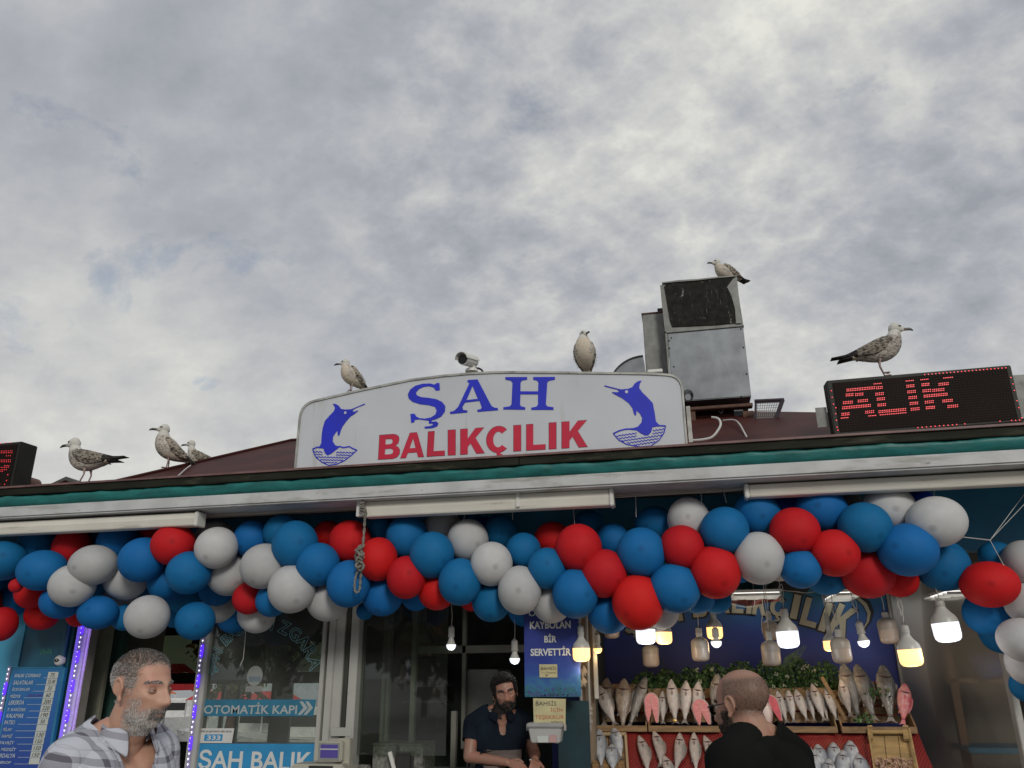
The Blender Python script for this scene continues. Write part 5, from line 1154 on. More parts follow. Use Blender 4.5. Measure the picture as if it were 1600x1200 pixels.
# cooker hood
hd = empty('cooker_hood', P(637, 1025, 1.9), 'dark pyramid cooker hood inside the kiosk', 'cooker hood'); k = MPP(637, 1000, 1.9)
hm = mat('hood_metal', (.42, .34, .26), .5, var=.3)
MB().loft([[(-38 * k, 0, .11), (38 * k, 0, .11), (38 * k, .5, .11), (-38 * k, .5, .11)], [(-12 * k, .15, .30), (12 * k, .15, .30), (12 * k, .4, .30), (-12 * k, .4, .30)]]).build('canopy', hm, hd)
MB().box((-38 * k, 0, 0), (38 * k, .5, .108)).build('skirt', mat('hood_skirt', (.20, .10, .07), .6), hd)
MB().box((-8 * k, .2, .301), (8 * k, .36, .8)).build('flue', hm, hd)
# shelf with pots
shz = P(610, 1068, 2.0).z
sh = empty('kiosk_shelf', (P(610, 1068, 2.0).x, 2.0, shz), 'dim shelf inside the kiosk carrying a steel pot and jars', 'shelf')
MB().box((-.5, 0, -.03), (.48, .35, 0)).build('board', fg, sh, bevel=.003); MB().box((-.5, .0, -.16), (.48, .35, -.14)).build('board', fg, sh)
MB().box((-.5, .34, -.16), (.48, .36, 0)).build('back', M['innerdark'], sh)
potm = mat('pot_steel', (.42, .42, .40), .25, metal=.8)
pt = empty('cooking_pot', (P(622, 1068, 2.1).x, 2.1, shz), 'shiny steel cooking pot with black lid on the kiosk shelf', 'pot')
MB().lathe([(.055, .001), (.062, .01), (.062, .12), (.064, .125)], n=24).build('body', potm, pt, smooth=True)
MB().lathe([(.066, .126), (.05, .15), (.012, .16), (.012, .18), (.001, .185)], n=24).build('lid', M['black'], pt, smooth=True)
MB().tube([(.06, 0, .1), (.16, 0, .13)], .009, 6).build('handle', M['black'], pt)
for (px, w_, h_, lb) in ((566, .035, .09, 'dark jar at the left end of the kiosk shelf'), (587, .04, .14, 'pale box shaped canister on the kiosk shelf'), (603, .03, .08, 'small tin beside the steel pot in the kiosk')):
    j = empty('jar', (P(px, 1068, 2.1).x, 2.1, shz), lb, 'jar'); MB().lathe([(w_, .001), (w_, h_), (w_ * .8, h_ + .01)], n=16).build('body', M['steel2'], j, smooth=True); MB().lathe([(w_ * .82, h_ + .011), (w_ * .82, h_ + .03)], n=16).build('lid', M['dark'], j, smooth=True)
for (x0, y0_, x1, y1_, yy, lb) in ((575, 1012, 597, 1036, 2.3, 'brownish cardboard box on the wall inside the kiosk'), (625, 1038, 631, 1062, 2.02, 'small pale carton standing on the kiosk shelf')):
    bx = pxbox('storage_box', x0, y0_, x1, y1_, yy, yy + .12, mat('carton', (.36, .30, .24), .8) if 'carton' not in bpy.data.materials else bpy.data.materials['carton'], None, bevel=.003, label=lb, category='box')
# pale fridge and bright rear window in the kiosk
fr = empty('fridge', (P(752, 1100, 1.6).x, 1.6, 0), 'dull grey fridge cabinet standing behind the cook', 'fridge')
zf = P(752, 1046, 1.6).z; MB().box((-.12, 0, .05), (.14, .5, zf)).build('body', mat('fridge_grey', (.20, .21, .19), .4, var=.2), fr, bevel=.01)
MB().box((-.1, -.02, .3), (-.085, -.001, 1.2)).build('handle', M['dark'], fr)
wn = empty('small_rear_window', P(668, 1072, 3.08), 'tiny bright window gleaming deep inside the kiosk', 'window')
brw = mat('window_daylight', (.6, .62, .6), .5, emit=(.75, .85, .8), es=.5)
k = MPP(668, 1072, 3.08)
MB().box((-9 * k, 0, -3 * k), (0, .004, 3 * k)).build('pane', brw, wn); MB().box((-20 * k, 0, -8 * k), (-17 * k, .004, 5 * k)).build('pane', brw, wn)
# counter with marble blocks and wooden things
cm2 = mat('marble_speckle', (.20, .20, .18), .5, var=.5, scale=40, spots=[((.03, .03, .03), 22, .62, .05, (1, 1, 1))])
ct = empty('kiosk_counter', (P(620, 1190, .95).x, .95, 0), 'speckled pale stone counter blocks below the dark kiosk window', 'counter')
o0 = Vector(ct.location)
a, b = P(583, 1164, .95) - o0, P(661, 1164, .95) - o0
MB().box((a.x, 0, 0), (a.x + (b.x - a.x) * .47, .3, a.z)).build('block', cm2, ct, bevel=.005)
MB().box((a.x + (b.x - a.x) * .53, 0, 0), (b.x, .3, a.z)).build('block', cm2, ct, bevel=.005)
MB().box((a.x, -.012, a.z + .001), (a.x + (b.x - a.x) * .48, .3, a.z + .012)).build('cap', mat('counter_cap', (.16, .155, .14), .5), ct)
MB().box((a.x + (b.x - a.x) * .52, -.012, a.z + .001), (b.x, .3, a.z + .012)).build('cap', bpy.data.materials['counter_cap'], ct)
MB().box((b.x + .01, .0, 0), (b.x + .4, .25, a.z - .16)).build('ledge', cm2, ct, bevel=.01)
MB().box((-.8, -.04, 0), (a.x - .01, .02, a.z - .13)).build('ledge', cm2, ct, bevel=.01)
kr = P(612, 1186, .86)
MB().box((-.014, -.01, -.16), (.014, .01, .05)).build('knife_handle', M['plastic'], None, loc=kr, bevel=.003, label='white handled tool leaning at the stone counter', category='tool').rotation_euler = (0, rad(-20), 0)
MB().box((-.07, 0, -.12), (.07, .05, .04)).build('bag', M['dark'], None, loc=P(630, 1186, .84), bevel=.02, label='dark crumpled bag in front of the stone blocks', category='bag')
# digital scale
ys_ = .55
sc_ = empty('digital_scale', P(515, 1200, ys_), 'cream digital scale display on a post in front of the door posts', 'scale'); o0 = Vector(sc_.location)
si2 = Matrix.Translation(-o0)
def sf(o): o.matrix_parent_inverse = si2; return o
cr_ = mat('scale_cream', (.42, .41, .34), .4, var=.06)
sf(pxbox('display_head', 491, 1158.5, 535, 1190, ys_, ys_ + .05, cr_, sc_, bevel=.008))
sf(pxbox('screen_bezel', 496, 1161, 531, 1187, ys_ - .004, ys_ + .001, mat('bezel', (.25, .26, .25), .4), sc_, bevel=.001))
lcd = mat('lcd_violet', (.05, .04, .16), .25, emit=(.2, .14, .7), es=.12)
sf(pxbox('screen', 501, 1163.5, 528, 1169.5, ys_ - .006, ys_ - .003, lcd, sc_)); sf(pxbox('screen', 500, 1172, 528, 1184, ys_ - .006, ys_ - .003, lcd, sc_))
sf(pxbox('label_line', 500, 1170, 528, 1171, ys_ - .006, ys_ - .0035, white, sc_))
sf(pxbox('pole', 522, 1154, 547, 1215, ys_ + .051, ys_ + .12, cr_, sc_, bevel=.006))
sf(pxbox('weighing_pan', 452, 1195, 537, 1230, ys_ - .05, ys_ + .15, cr_, sc_, bevel=.012))
sf(pxbox('pan_window', 482, 1197, 520, 1203, ys_ - .054, ys_ - .049, M['dark'], sc_))
# ================================================================== GULLS
def feather(name, back, light, scale, mix_lo, mix_hi, warmbelly=0.0):
    m = bpy.data.materials.new(name); m.use_nodes = True; t = m.node_tree; b = t.nodes['Principled BSDF']; b.inputs['Roughness'].default_value = .75
    b.inputs['Specular IOR Level'].default_value = .2
    tcn = t.nodes.new('ShaderNodeTexCoord'); mp_ = t.nodes.new('ShaderNodeMapping'); mp_.inputs['Scale'].default_value = (.55, 1, 1.25); t.links.new(tcn.outputs['Object'], mp_.inputs[0])
    n0 = t.nodes.new('ShaderNodeTexNoise'); n0.inputs['Scale'].default_value = 30; t.links.new(mp_.outputs[0], n0.inputs['Vector'])
    av = t.nodes.new('ShaderNodeMix'); av.data_type = 'VECTOR'; av.inputs[0].default_value = .03; t.links.new(mp_.outputs[0], av.inputs[4]); t.links.new(n0.outputs['Color'], av.inputs[5])
    vo = t.nodes.new('ShaderNodeTexVoronoi'); vo.inputs['Scale'].default_value = scale; t.links.new(av.outputs[1], vo.inputs['Vector'])
    n = t.nodes.new('ShaderNodeTexNoise'); n.inputs['Scale'].default_value = scale * 1.3; n.inputs['Detail'].default_value = 4; t.links.new(mp_.outputs[0], n.inputs['Vector'])
    a = t.nodes.new('ShaderNodeMath'); a.operation = 'ADD'; t.links.new(vo.outputs['Distance'], a.inputs[0]); t.links.new(n.outputs['Fac'], a.inputs[1])
    r = t.nodes.new('ShaderNodeMapRange'); r.inputs[1].default_value = mix_lo; r.inputs[2].default_value = mix_hi; t.links.new(a.outputs[0], r.inputs[0])
    mx_ = t.nodes.new('ShaderNodeMix'); mx_.data_type = 'RGBA'; t.links.new(r.outputs[0], mx_.inputs[0]); mx_.inputs[6].default_value = (*back, 1); mx_.inputs[7].default_value = (*light, 1)
    t.links.new(mx_.outputs[2], b.inputs['Base Color'])
    bp = t.nodes.new('ShaderNodeBump'); bp.inputs['Strength'].default_value = .5; bp.inputs['Distance'].default_value = .004; t.links.new(a.outputs[0], bp.inputs['Height']); t.links.new(bp.outputs[0], b.inputs['Normal'])
    return m
fbody = feather('feather_body', (.18, .15, .12), (.52, .48, .42), 62, .62, 1.0)
fbelly = feather('feather_belly', (.40, .33, .26), (.60, .53, .43), 40, .45, .8)
fhead = feather('feather_head', (.36, .34, .30), (.58, .57, .52), 90, .45, .8)
fwing = feather('feather_wing', (.055, .048, .04), (.34, .30, .24), 55, .80, 1.16)
ftip = feather('feather_tip', (.012, .011, .011), (.05, .045, .04), 40, .8, 1.2)
fdark = feather('feather_dark', (.11, .095, .08), (.40, .37, .33), 75, .70, 1.10)
fwingd = feather('feather_wing_dark', (.05, .043, .036), (.27, .24, .20), 70, .78, 1.15)
billm = mat('bill_black', (.02, .018, .018), .35); billp = mat('bill_base', (.16, .11, .08), .4); legm = mat('gull_leg', (.36, .26, .24), .6); eyem = mat('gull_eye', (.006, .005, .005), .12)
def gull(px, py, y, length_px, yaw, label, pitch=0, neck=1.0, head_yaw=0, crouch=False, feet=True, head_scale=1.0, fat=1.0, dark=False):
    """px, py: where the feet stand; yaw 0 looks to +X; the bird is built at its real size"""
    k = MPP(px, py, y) * length_px / .56
    g = empty('gull', P(px, py, y), label, 'gull', 'young gulls resting on the roof'); g.rotation_euler = (0, 0, yaw); g.scale = (k, k, k)
    lift = -.095 if crouch else 0.0
    # body: rings along a spine in the x-z plane (x forward)
    spine = [(-.175, .178, .014, .020), (-.14, .176, .030, .038), (-.09, .172, .048, .056), (-.03, .168, .064, .068), (.02, .170, .074, .075), (.065, .184, .072, .070), (.10, .210, .060, .058), (.122, .242, .045, .045), (.134, .272, .034, .035), (.140, .296, .030, .031)]
    if neck < 1: spine = [(x, z - max(0, (z - .19)) * (1 - neck), h, w) for x, z, h, w in spine]
    ca, sa = math.cos(rad(pitch)), math.sin(rad(pitch))
    def tr(x, z):
        X, Z = x, z - .17; return (X * ca - Z * sa, Z * ca + X * sa + .17 + lift)
    n = 20; rings = []
    pts = [tr(x, z) for x, z, h, w in spine]
    for i, (x, z, h, w) in enumerate(spine):
        a = pts[max(i-1, 0)]; b = pts[min(i+1, len(pts)-1)]; tx, tz = b[0]-a[0], b[1]-a[1]; l = math.hypot(tx, tz); nx_, nz_ = -tz / l, tx / l
        h *= fat; w *= fat
        rings.append([(pts[i][0] + nx_ * h * math.sin(2*math.pi*q/n), w * math.cos(2*math.pi*q/n), pts[i][1] + nz_ * h * math.sin(2*math.pi*q/n)) for q in range(n)])
    mb = MB(); mb.loft(rings)
    for fi, f in enumerate(mb.f):
        c = sum((Vector(mb.v[i]) for i in f), Vector()) / len(f); s_ = pts[0]
        low = min(mb.v, key=lambda v: v[2])[2]
        if (c.z - low < .055 and c.x < .08 or (pitch > 8 and neck < .95 and c.x > tr(-.02, .12)[0] and abs(c.y) < .05 * fat and c.z < pts[7][1])) and len(f) == 4: mb.mi[fi] = 1
        if c.z > pts[7][1] + .01 and len(f) == 4: mb.mi[fi] = 2
    bo = mb.build('body', [fdark if dark else fbody, fbelly if not dark else fbody, fhead], g, smooth='all'); bo.modifiers.new('s', 'SUBSURF').levels = 1; bo.modifiers['s'].render_levels = 1
    # head
    hx, hz = pts[-1]; hs = head_scale
    hd_ = empty('head', (hx, 0, hz)); hd_.parent = g; hd_.rotation_euler = (0, 0, head_yaw)
    hr = [(-.036, .000, .004, .004), (-.030, .008, .022, .020), (-.012, .014, .036, .031), (.010, .016, .038, .032), (.030, .012, .032, .027), (.046, .006, .021, .018), (.058, .002, .013, .011), (.062, .001, .008, .007)]
    rings = [[(x * hs, w * hs * math.cos(2*math.pi*q/n), (z + h * math.sin(2*math.pi*q/n)) * hs) for q in range(n)] for x, z, h, w in hr]
    MB().loft(rings).build('skull', fhead, hd_, smooth='all')
    br = [(.056, .001, .0115, .008), (.075, .000, .0095, .006), (.095, -.001, .010, .0055), (.108, -.005, .009, .0045), (.118, -.013, .004, .002)]
    rings = [[(x * hs, w * hs * math.cos(2*math.pi*q/10), (z + h * math.sin(2*math.pi*q/10)) * hs) for q in range(10)] for x, z, h, w in br]
    mb = MB().loft(rings); mb.mi = [1 if min(mb.v[i][0] for i in f) < .06 * hs else 0 for f in mb.f]; mb.build('bill', [billm, billp], hd_, smooth='all')
    for s in (-1, 1):
        MB().ball((.030 * hs, s * .0245 * hs, .019 * hs), .0068 * hs, 10).build('eye', eyem, hd_, smooth='all')
        MB().ball((.030 * hs, s * .0205 * hs, .018 * hs), .011 * hs, 10, sq=(1.3, .8, .8)).build('eye_patch', mat('eye_patch', (.12, .11, .10), .8) if 'eye_patch' not in bpy.data.materials else bpy.data.materials['eye_patch'], hd_, smooth='all')
    # wings: shells hugging the flanks, ending in dark crossed tips
    for s in (-1, 1):
        W0 = [(.095, .205, .012, .052), (.07, .205, .038, .066), (.02, .190, .052, .078), (-.04, .180, .052, .074), (-.10, .176, .042, .060), (-.15, .178, .030, .044), (-.20, .180, .018, .028), (-.26, .182, .010, .014), (-.315, .186, .004, .006)]
        rings = []
        for x, z, h, yy in W0:
            X, Z = tr(x, z); yy *= fat
            rings.append([(X + .003, s * (yy - .016 + .020 * math.cos(2*math.pi*q/12) - .012 * max(0, math.sin(2*math.pi*q/12))), Z + .006 + h * math.sin(2*math.pi*q/12)) for q in range(12)])
        mb = MB().loft(rings); mb.mi = [1 if sum(mb.v[i][0] for i in f) / len(f) < tr(-.165, .18)[0] else 0 for f in mb.f]
        wo_ = mb.build('wing', [fwingd if dark else fwing, ftip], g, smooth='all')
        # covert feathers, overlapping leaf shapes
        mbf = MB(); rg = random.Random(3 + s)
        for rr in range(3):
            for cc in range(7):
                u = cc / 8; x = .06 - u * .22 - rr * .004; z = .232 - rr * .021 - u * .030; fx, fz = tr(x, z); yy = (.062 - abs(u - .35) * .05 + (rr * .0085 if rr < 3 else .022)) * fat + .004
                L_, H_ = .034, .011; d = .003 * rg.random(); cyy = s * (yy + d)
                dx, dz = -ca, -sa - .28
                p0 = Vector((fx, cyy, fz)); t_ = Vector((dx, 0, dz)).normalized(); up_ = Vector((-t_.z, 0, t_.x))
                mbf.add([p0, p0 + t_ * L_ * .6 + up_ * H_ * .5, p0 + t_ * L_ + Vector((0, s * .001, 0)), p0 + t_ * L_ * .6 - up_ * H_ * .5, p0 + t_ * L_ * .5 + Vector((0, s * .004, 0))], [(0, 1, 4), (1, 2, 4), (2, 3, 4), (3, 0, 4)])
        mbf.build('covert_feathers', fwing, wo_, smooth='all', kind='stuff')
    # tail
    rings = [[(tr(x, z)[0], w * math.cos(2*math.pi*q/12), tr(x, z)[1] + h * math.sin(2*math.pi*q/12)) for q in range(12)] for x, z, h, w in ((-.12, .168, .024, .036), (-.18, .166, .014, .036), (-.235, .163, .007, .040), (-.275, .161, .003, .042))]
    mb = MB().loft(rings); mb.mi = [1 if sum(mb.v[i][0] for i in f) / len(f) < tr(-.185, .16)[0] else 0 for f in mb.f]; mb.build('tail', [fbelly, ftip], g, smooth='all')
    if feet and not crouch:
        for s in (-1, 1):
            top = Vector((tr(-.01, .13)[0], s * .028, tr(-.01, .125)[1])); kn = Vector((top.x - .012 + (.012 if s > 0 else -.004), s * .028, .065)); ft = Vector((.002 + (.014 if s > 0 else -.006), s * .030, .006))
            lg = MB().tube([top, (top + kn) / 2, kn, ft], [.016, .008, .0058, .0048], 8).build('leg', legm, g, smooth='all')
            mb = MB()
            for a in (-.45, 0, .45): mb.tube([ft, ft + Vector((.042 * math.cos(a), .042 * math.sin(a), -.003))], [.0045, .003], 6)
            mb.add([ft, ft + Vector((.036 * math.cos(-.45), .036 * math.sin(-.45), -.003)), ft + Vector((.034, 0, -.003)), ft + Vector((.036 * math.cos(.45), .036 * math.sin(.45), -.003))], [(0, 1, 2), (0, 2, 3)])
            mb.build('foot', legm, lg)
    return g
gull(131, 756.5, .03, 122, rad(180), 'gull standing on the eaves edge at the far left, looking left', pitch=2, neck=1.0, fat=1.08, head_scale=1.05, dark=True)
gull(262, 733, .60, 100, rad(222), 'plump gull turned towards us on the left roof slope, second from the left', pitch=28, neck=.95, fat=1.25, head_scale=1.1)
gull(309, 741, 1.35, 82, rad(192), 'small looking gull half hidden behind the left roof slope', pitch=14, neck=1.0, fat=.95)
gull(549, 612.5, .11, 82, rad(235), 'buff gull standing on the sloping left part of the sign top', pitch=30, neck=.45, head_yaw=rad(-45), head_scale=1.1, fat=1.3)
gull(914.5, 580.5, .11, 96, rad(270), 'gull facing straight at us on top of the sign right of its middle', pitch=40, neck=.7, head_yaw=rad(35), feet=False, fat=1.3, head_scale=1.05)
gull(1137, 437, 1.5, 78, rad(218), 'pale gull sitting on top of the tall exhaust duct', pitch=10, neck=.5, crouch=True, head_yaw=rad(-10), fat=1.2, head_scale=1.1)
gull(1380, 586, .10, 132, rad(0), 'large gull in profile looking right on top of the red LED display', pitch=10, neck=.95, fat=1.12, dark=True)
# ================================================================== FISH STALL
zsh = 1.303; ysh = 1.0
woodm = mat('crate_wood', (.22, .135, .06), .65, var=.3, scale=9, stretch=(1, 4, 6), bump=.15, spots=[((.10, .05, .02), 14, .66, .08, (1, 1, 3))])
woodd = mat('crate_wood_dark', (.20, .12, .05), .7, var=.35, scale=9, stretch=(1, 4, 6))
redm = mat('red_cloth', (.28, .015, .015), .7, var=.2, scale=6)
def lattice(name, c1, c2, s):
    m = bpy.data.materials.new(name); m.use_nodes = True; t = m.node_tree; b = t.nodes['Principled BSDF']; b.inputs['Roughness'].default_value = .55
    tcn = t.nodes.new('ShaderNodeTexCoord'); mp_ = t.nodes.new('ShaderNodeMapping'); mp_.inputs['Rotation'].default_value = (0, rad(45), 0); t.links.new(tcn.outputs['Object'], mp_.inputs[0])
    w = []
    for ax in 'XZ':
        v = t.nodes.new('ShaderNodeTexWave'); v.bands_direction = ax; v.inputs['Scale'].default_value = s; t.links.new(mp_.outputs[0], v.inputs['Vector']); w.append(v)
    mi_ = t.nodes.new('ShaderNodeMath'); mi_.operation = 'MINIMUM'; t.links.new(w[0].outputs['Fac'], mi_.inputs[0]); t.links.new(w[1].outputs['Fac'], mi_.inputs[1])
    r = t.nodes.new('ShaderNodeMapRange'); r.inputs[1].default_value = .35; r.inputs[2].default_value = .55; t.links.new(mi_.outputs[0], r.inputs[0])
    mx_ = t.nodes.new('ShaderNodeMix'); mx_.data_type = 'RGBA'; t.links.new(r.outputs[0], mx_.inputs[0]); mx_.inputs[6].default_value = (*c1, 1); mx_.inputs[7].default_value = (*c2, 1); t.links.new(mx_.outputs[2], b.inputs['Base Color']); return m
redl = lattice('red_mesh', (.22, .014, .012), (.03, .003, .003), 22)
stand = empty('display_stand', (.5, 1.0, 0), 'stepped fish display stand covered with red mesh cloth', 'display stand')
so_ = Vector(stand.location); sinv = Matrix.Translation(-so_)
def sd2(o): o.matrix_parent_inverse = sinv; return o
xl, xr = P(928, 1150, 1.0).x, P(1437, 1150, 1.0).x
# sloping lower tier
zl0, zl1, yl0, yl1 = .93, 1.262, .62, 1.04
mb = MB(); nx, ny = 60, 10; vs = []
for i in range(nx + 1):
    for j in range(ny + 1):
        t = j / ny; x = xl + (xr - xl) * i / nx; s = .006 * math.sin(i * .7 + j) + .004 * math.sin(i * 1.9)
        vs.append((x, yl0 + (yl1 - yl0) * t, zl0 + (zl1 - zl0) * t + s))
mb.add(vs, [(i*(ny+1)+j, (i+1)*(ny+1)+j, (i+1)*(ny+1)+j+1, i*(ny+1)+j+1) for i in range(nx) for j in range(ny)]); sd2(mb.build('mesh_cloth', redl, stand, smooth='all'))
sd2(MB().box((xl, yl0 + .02, 0), (xr, 1.5, zl0 - .02)).build('base', woodd, stand))
sd2(MB().box((xl, 1.05, zl0), (xr, 1.55, zsh - .05)).build('upper_step', mat('step_shadow_red', (.07, .008, .008), .7), stand))  # shadow between the fish rows is put into this darker red
# ledges that hold the upper row (front lips of the crates)
def P3(px, py, y): return P(px, py, y)
def crate(x0, x1, label, zt, y0=1.0, tilt=0, slats=3, lip=.028):
    a, b = P(x0, 1135, y0).x, P(x1, 1135, y0).x; c = empty('wooden_crate', ((a + b) / 2, y0, zsh - .03), label, 'crate', 'shallow wooden fish crates'); w = (b - a) / 2
    MB().box((-w, -.012, -.012), (w, 0, lip)).build('front_board', woodm, c, bevel=.002)
    for s in (-1, 1): MB().add([(s * w, 0, 0), (s * (w - .010), 0, 0), (s * (w - .010), .22, 0), (s * w, .22, 0), (s * w, 0, .03), (s * (w - .01), 0, .03), (s * (w - .01), .30, zt), (s * w, .30, zt), (s * w, .22, 0), (s * (w - .01), .22, 0)], [(0,3,2,1), (0,1,5,4), (1,2,6,5), (0,4,7,3), (4,5,6,7), (3,7,6,2)]).build('side_board', woodm, c)
    for k in range(slats):     # back slats leaning
        t0 = .04 + k * (zt - .03) / slats; t1 = t0 + (zt - .03) / slats * .82
        MB().add([(-w, .20 + t0 * .25, t0), (w, .20 + t0 * .25, t0), (w, .20 + t1 * .25, t1), (-w, .20 + t1 * .25, t1), (-w, .212 + t0 * .25, t0), (w, .212 + t0 * .25, t0), (w, .212 + t1 * .25, t1), (-w, .212 + t1 * .25, t1)], [(0,1,2,3), (7,6,5,4), (0,4,5,1), (3,2,6,7), (0,3,7,4), (1,5,6,2)]).build('back_slat', woodm, c)
    for k in range(4): MB().box((-w + .01, .01 + k * .05, -.008), (w - .01, .05 + k * .05, 0)).build('floor_slat', woodm, c)
    return c
crate(929, 1011, 'wooden crate at the left end of the upper row with four large fish', .30, slats=4)
crate(1013, 1125, 'upper row crate with bass and salmon steaks left of the bald man', .27)
crate(1190, 1308, 'wooden crate of the upper row with a tight line of silver bass', .27)
crate(1314, 1432, 'wooden crate at the right end with large grey fish and the pink one', .25, slats=4)
cb = empty('leaning_board', P(1322, 1125, 1.05), 'narrow wooden board leaning between the two right hand crates', 'board'); MB().box((-.012, 0, 0), (.012, .02, .30)).build('plank', woodd, cb); cb.rotation_euler = (rad(-12), rad(-22), 0)
sd2(MB().box((xl + .3, 1.46, zsh + .02), (xr - .02, 1.475, P(1100, 1066, 1.46).z)).build('red_backing', redm, stand))
# ---- fish ----
def fish_mat(name, back, side, belly, blot=None, rough=.26, w=.13):
    m = bpy.data.materials.new(name); m.use_nodes = True; t = m.node_tree; b = t.nodes['Principled BSDF']; b.inputs['Roughness'].default_value = rough; b.inputs['Specular IOR Level'].default_value = .6
    tcn = t.nodes.new('ShaderNodeTexCoord'); sp = t.nodes.new('ShaderNodeSeparateXYZ'); t.links.new(tcn.outputs['Object'], sp.inputs[0])
    n = t.nodes.new('ShaderNodeTexNoise'); n.inputs['Scale'].default_value = 13; n.inputs['Detail'].default_value = 6; t.links.new(tcn.outputs['Object'], n.inputs['Vector'])
    a = t.nodes.new('ShaderNodeMath'); a.operation = 'MULTIPLY_ADD'; a.inputs[1].default_value = .10; t.links.new(n.outputs['Fac'], a.inputs[0]); t.links.new(sp.outputs[0], a.inputs[2])
    mr = t.nodes.new('ShaderNodeMapRange'); mr.inputs[1].default_value = -w + .05; mr.inputs[2].default_value = w + .05; t.links.new(a.outputs[0], mr.inputs[0])
    r = t.nodes.new('ShaderNodeValToRGB'); t.links.new(mr.outputs[0], r.inputs[0]); e = r.color_ramp.elements
    e[0].position = .0; e[0].color = (*belly, 1); e[1].position = 1.0; e[1].color = (*back, 1); q = e.new(.45); q.color = (*side, 1); q = e.new(.75); q.color = (*[(x + y) / 2 for x, y in zip(side, back)], 1)
    n2 = t.nodes.new('ShaderNodeTexNoise'); n2.inputs['Scale'].default_value = 7; n2.inputs['Detail'].default_value = 7; t.links.new(tcn.outputs['Object'], n2.inputs['Vector'])
    mr2 = t.nodes.new('ShaderNodeMapRange'); mr2.inputs[1].default_value = .45; mr2.inputs[2].default_value = .65; mr2.inputs[4].default_value = .85; t.links.new(n2.outputs['Fac'], mr2.inputs[0])
    mx_ = t.nodes.new('ShaderNodeMix'); mx_.data_type = 'RGBA'; t.links.new(mr2.outputs[0], mx_.inputs[0]); t.links.new(r.outputs[0], mx_.inputs[6]); mx_.inputs[7].default_value = (*(blot or [x * .7 for x in side]), 1)
    vo = t.nodes.new('ShaderNodeTexVoronoi'); vo.inputs['Scale'].default_value = 55; mp_ = t.nodes.new('ShaderNodeMapping'); mp_.inputs['Scale'].default_value = (1, 1, .7); t.links.new(tcn.outputs['Object'], mp_.inputs[0]); t.links.new(mp_.outputs[0], vo.inputs['Vector'])
    bp = t.nodes.new('ShaderNodeBump'); bp.inputs['Strength'].default_value = .35; bp.inputs['Distance'].default_value = .006; t.links.new(vo.outputs['Distance'], bp.inputs['Height']); t.links.new(bp.outputs[0], b.inputs['Normal'])
    t.links.new(mx_.outputs[2], b.inputs['Base Color']); return m
FM = dict(bass=fish_mat('bass_skin', (.17, .17, .16), (.42, .39, .36), (.52, .48, .44), (.38, .30, .27)),
          big=fish_mat('big_skin', (.06, .07, .08), (.16, .15, .135), (.26, .24, .21), (.12, .10, .085)),
          tan=fish_mat('tan_skin', (.12, .10, .075), (.25, .21, .165), (.36, .31, .25), (.17, .11, .08)),
          bream=fish_mat('bream_skin', (.10, .12, .15), (.40, .43, .46), (.55, .56, .56), (.20, .22, .25), .28, .2),
          pink=fish_mat('pink_skin', (.48, .07, .09), (.52, .13, .14), (.50, .20, .20), (.50, .26, .24)))
finm = mat('fish_fin', (.15, .13, .115), .5, var=.3); finp = mat('pink_fin', (.45, .09, .10), .5, var=.3); gillm = mat('gill_dark', (.05, .02, .018), .5); eyed = mat('fish_eye', (.01, .01, .012), .1); eyer = mat('fish_eye_ring', (.4, .36, .25), .3)
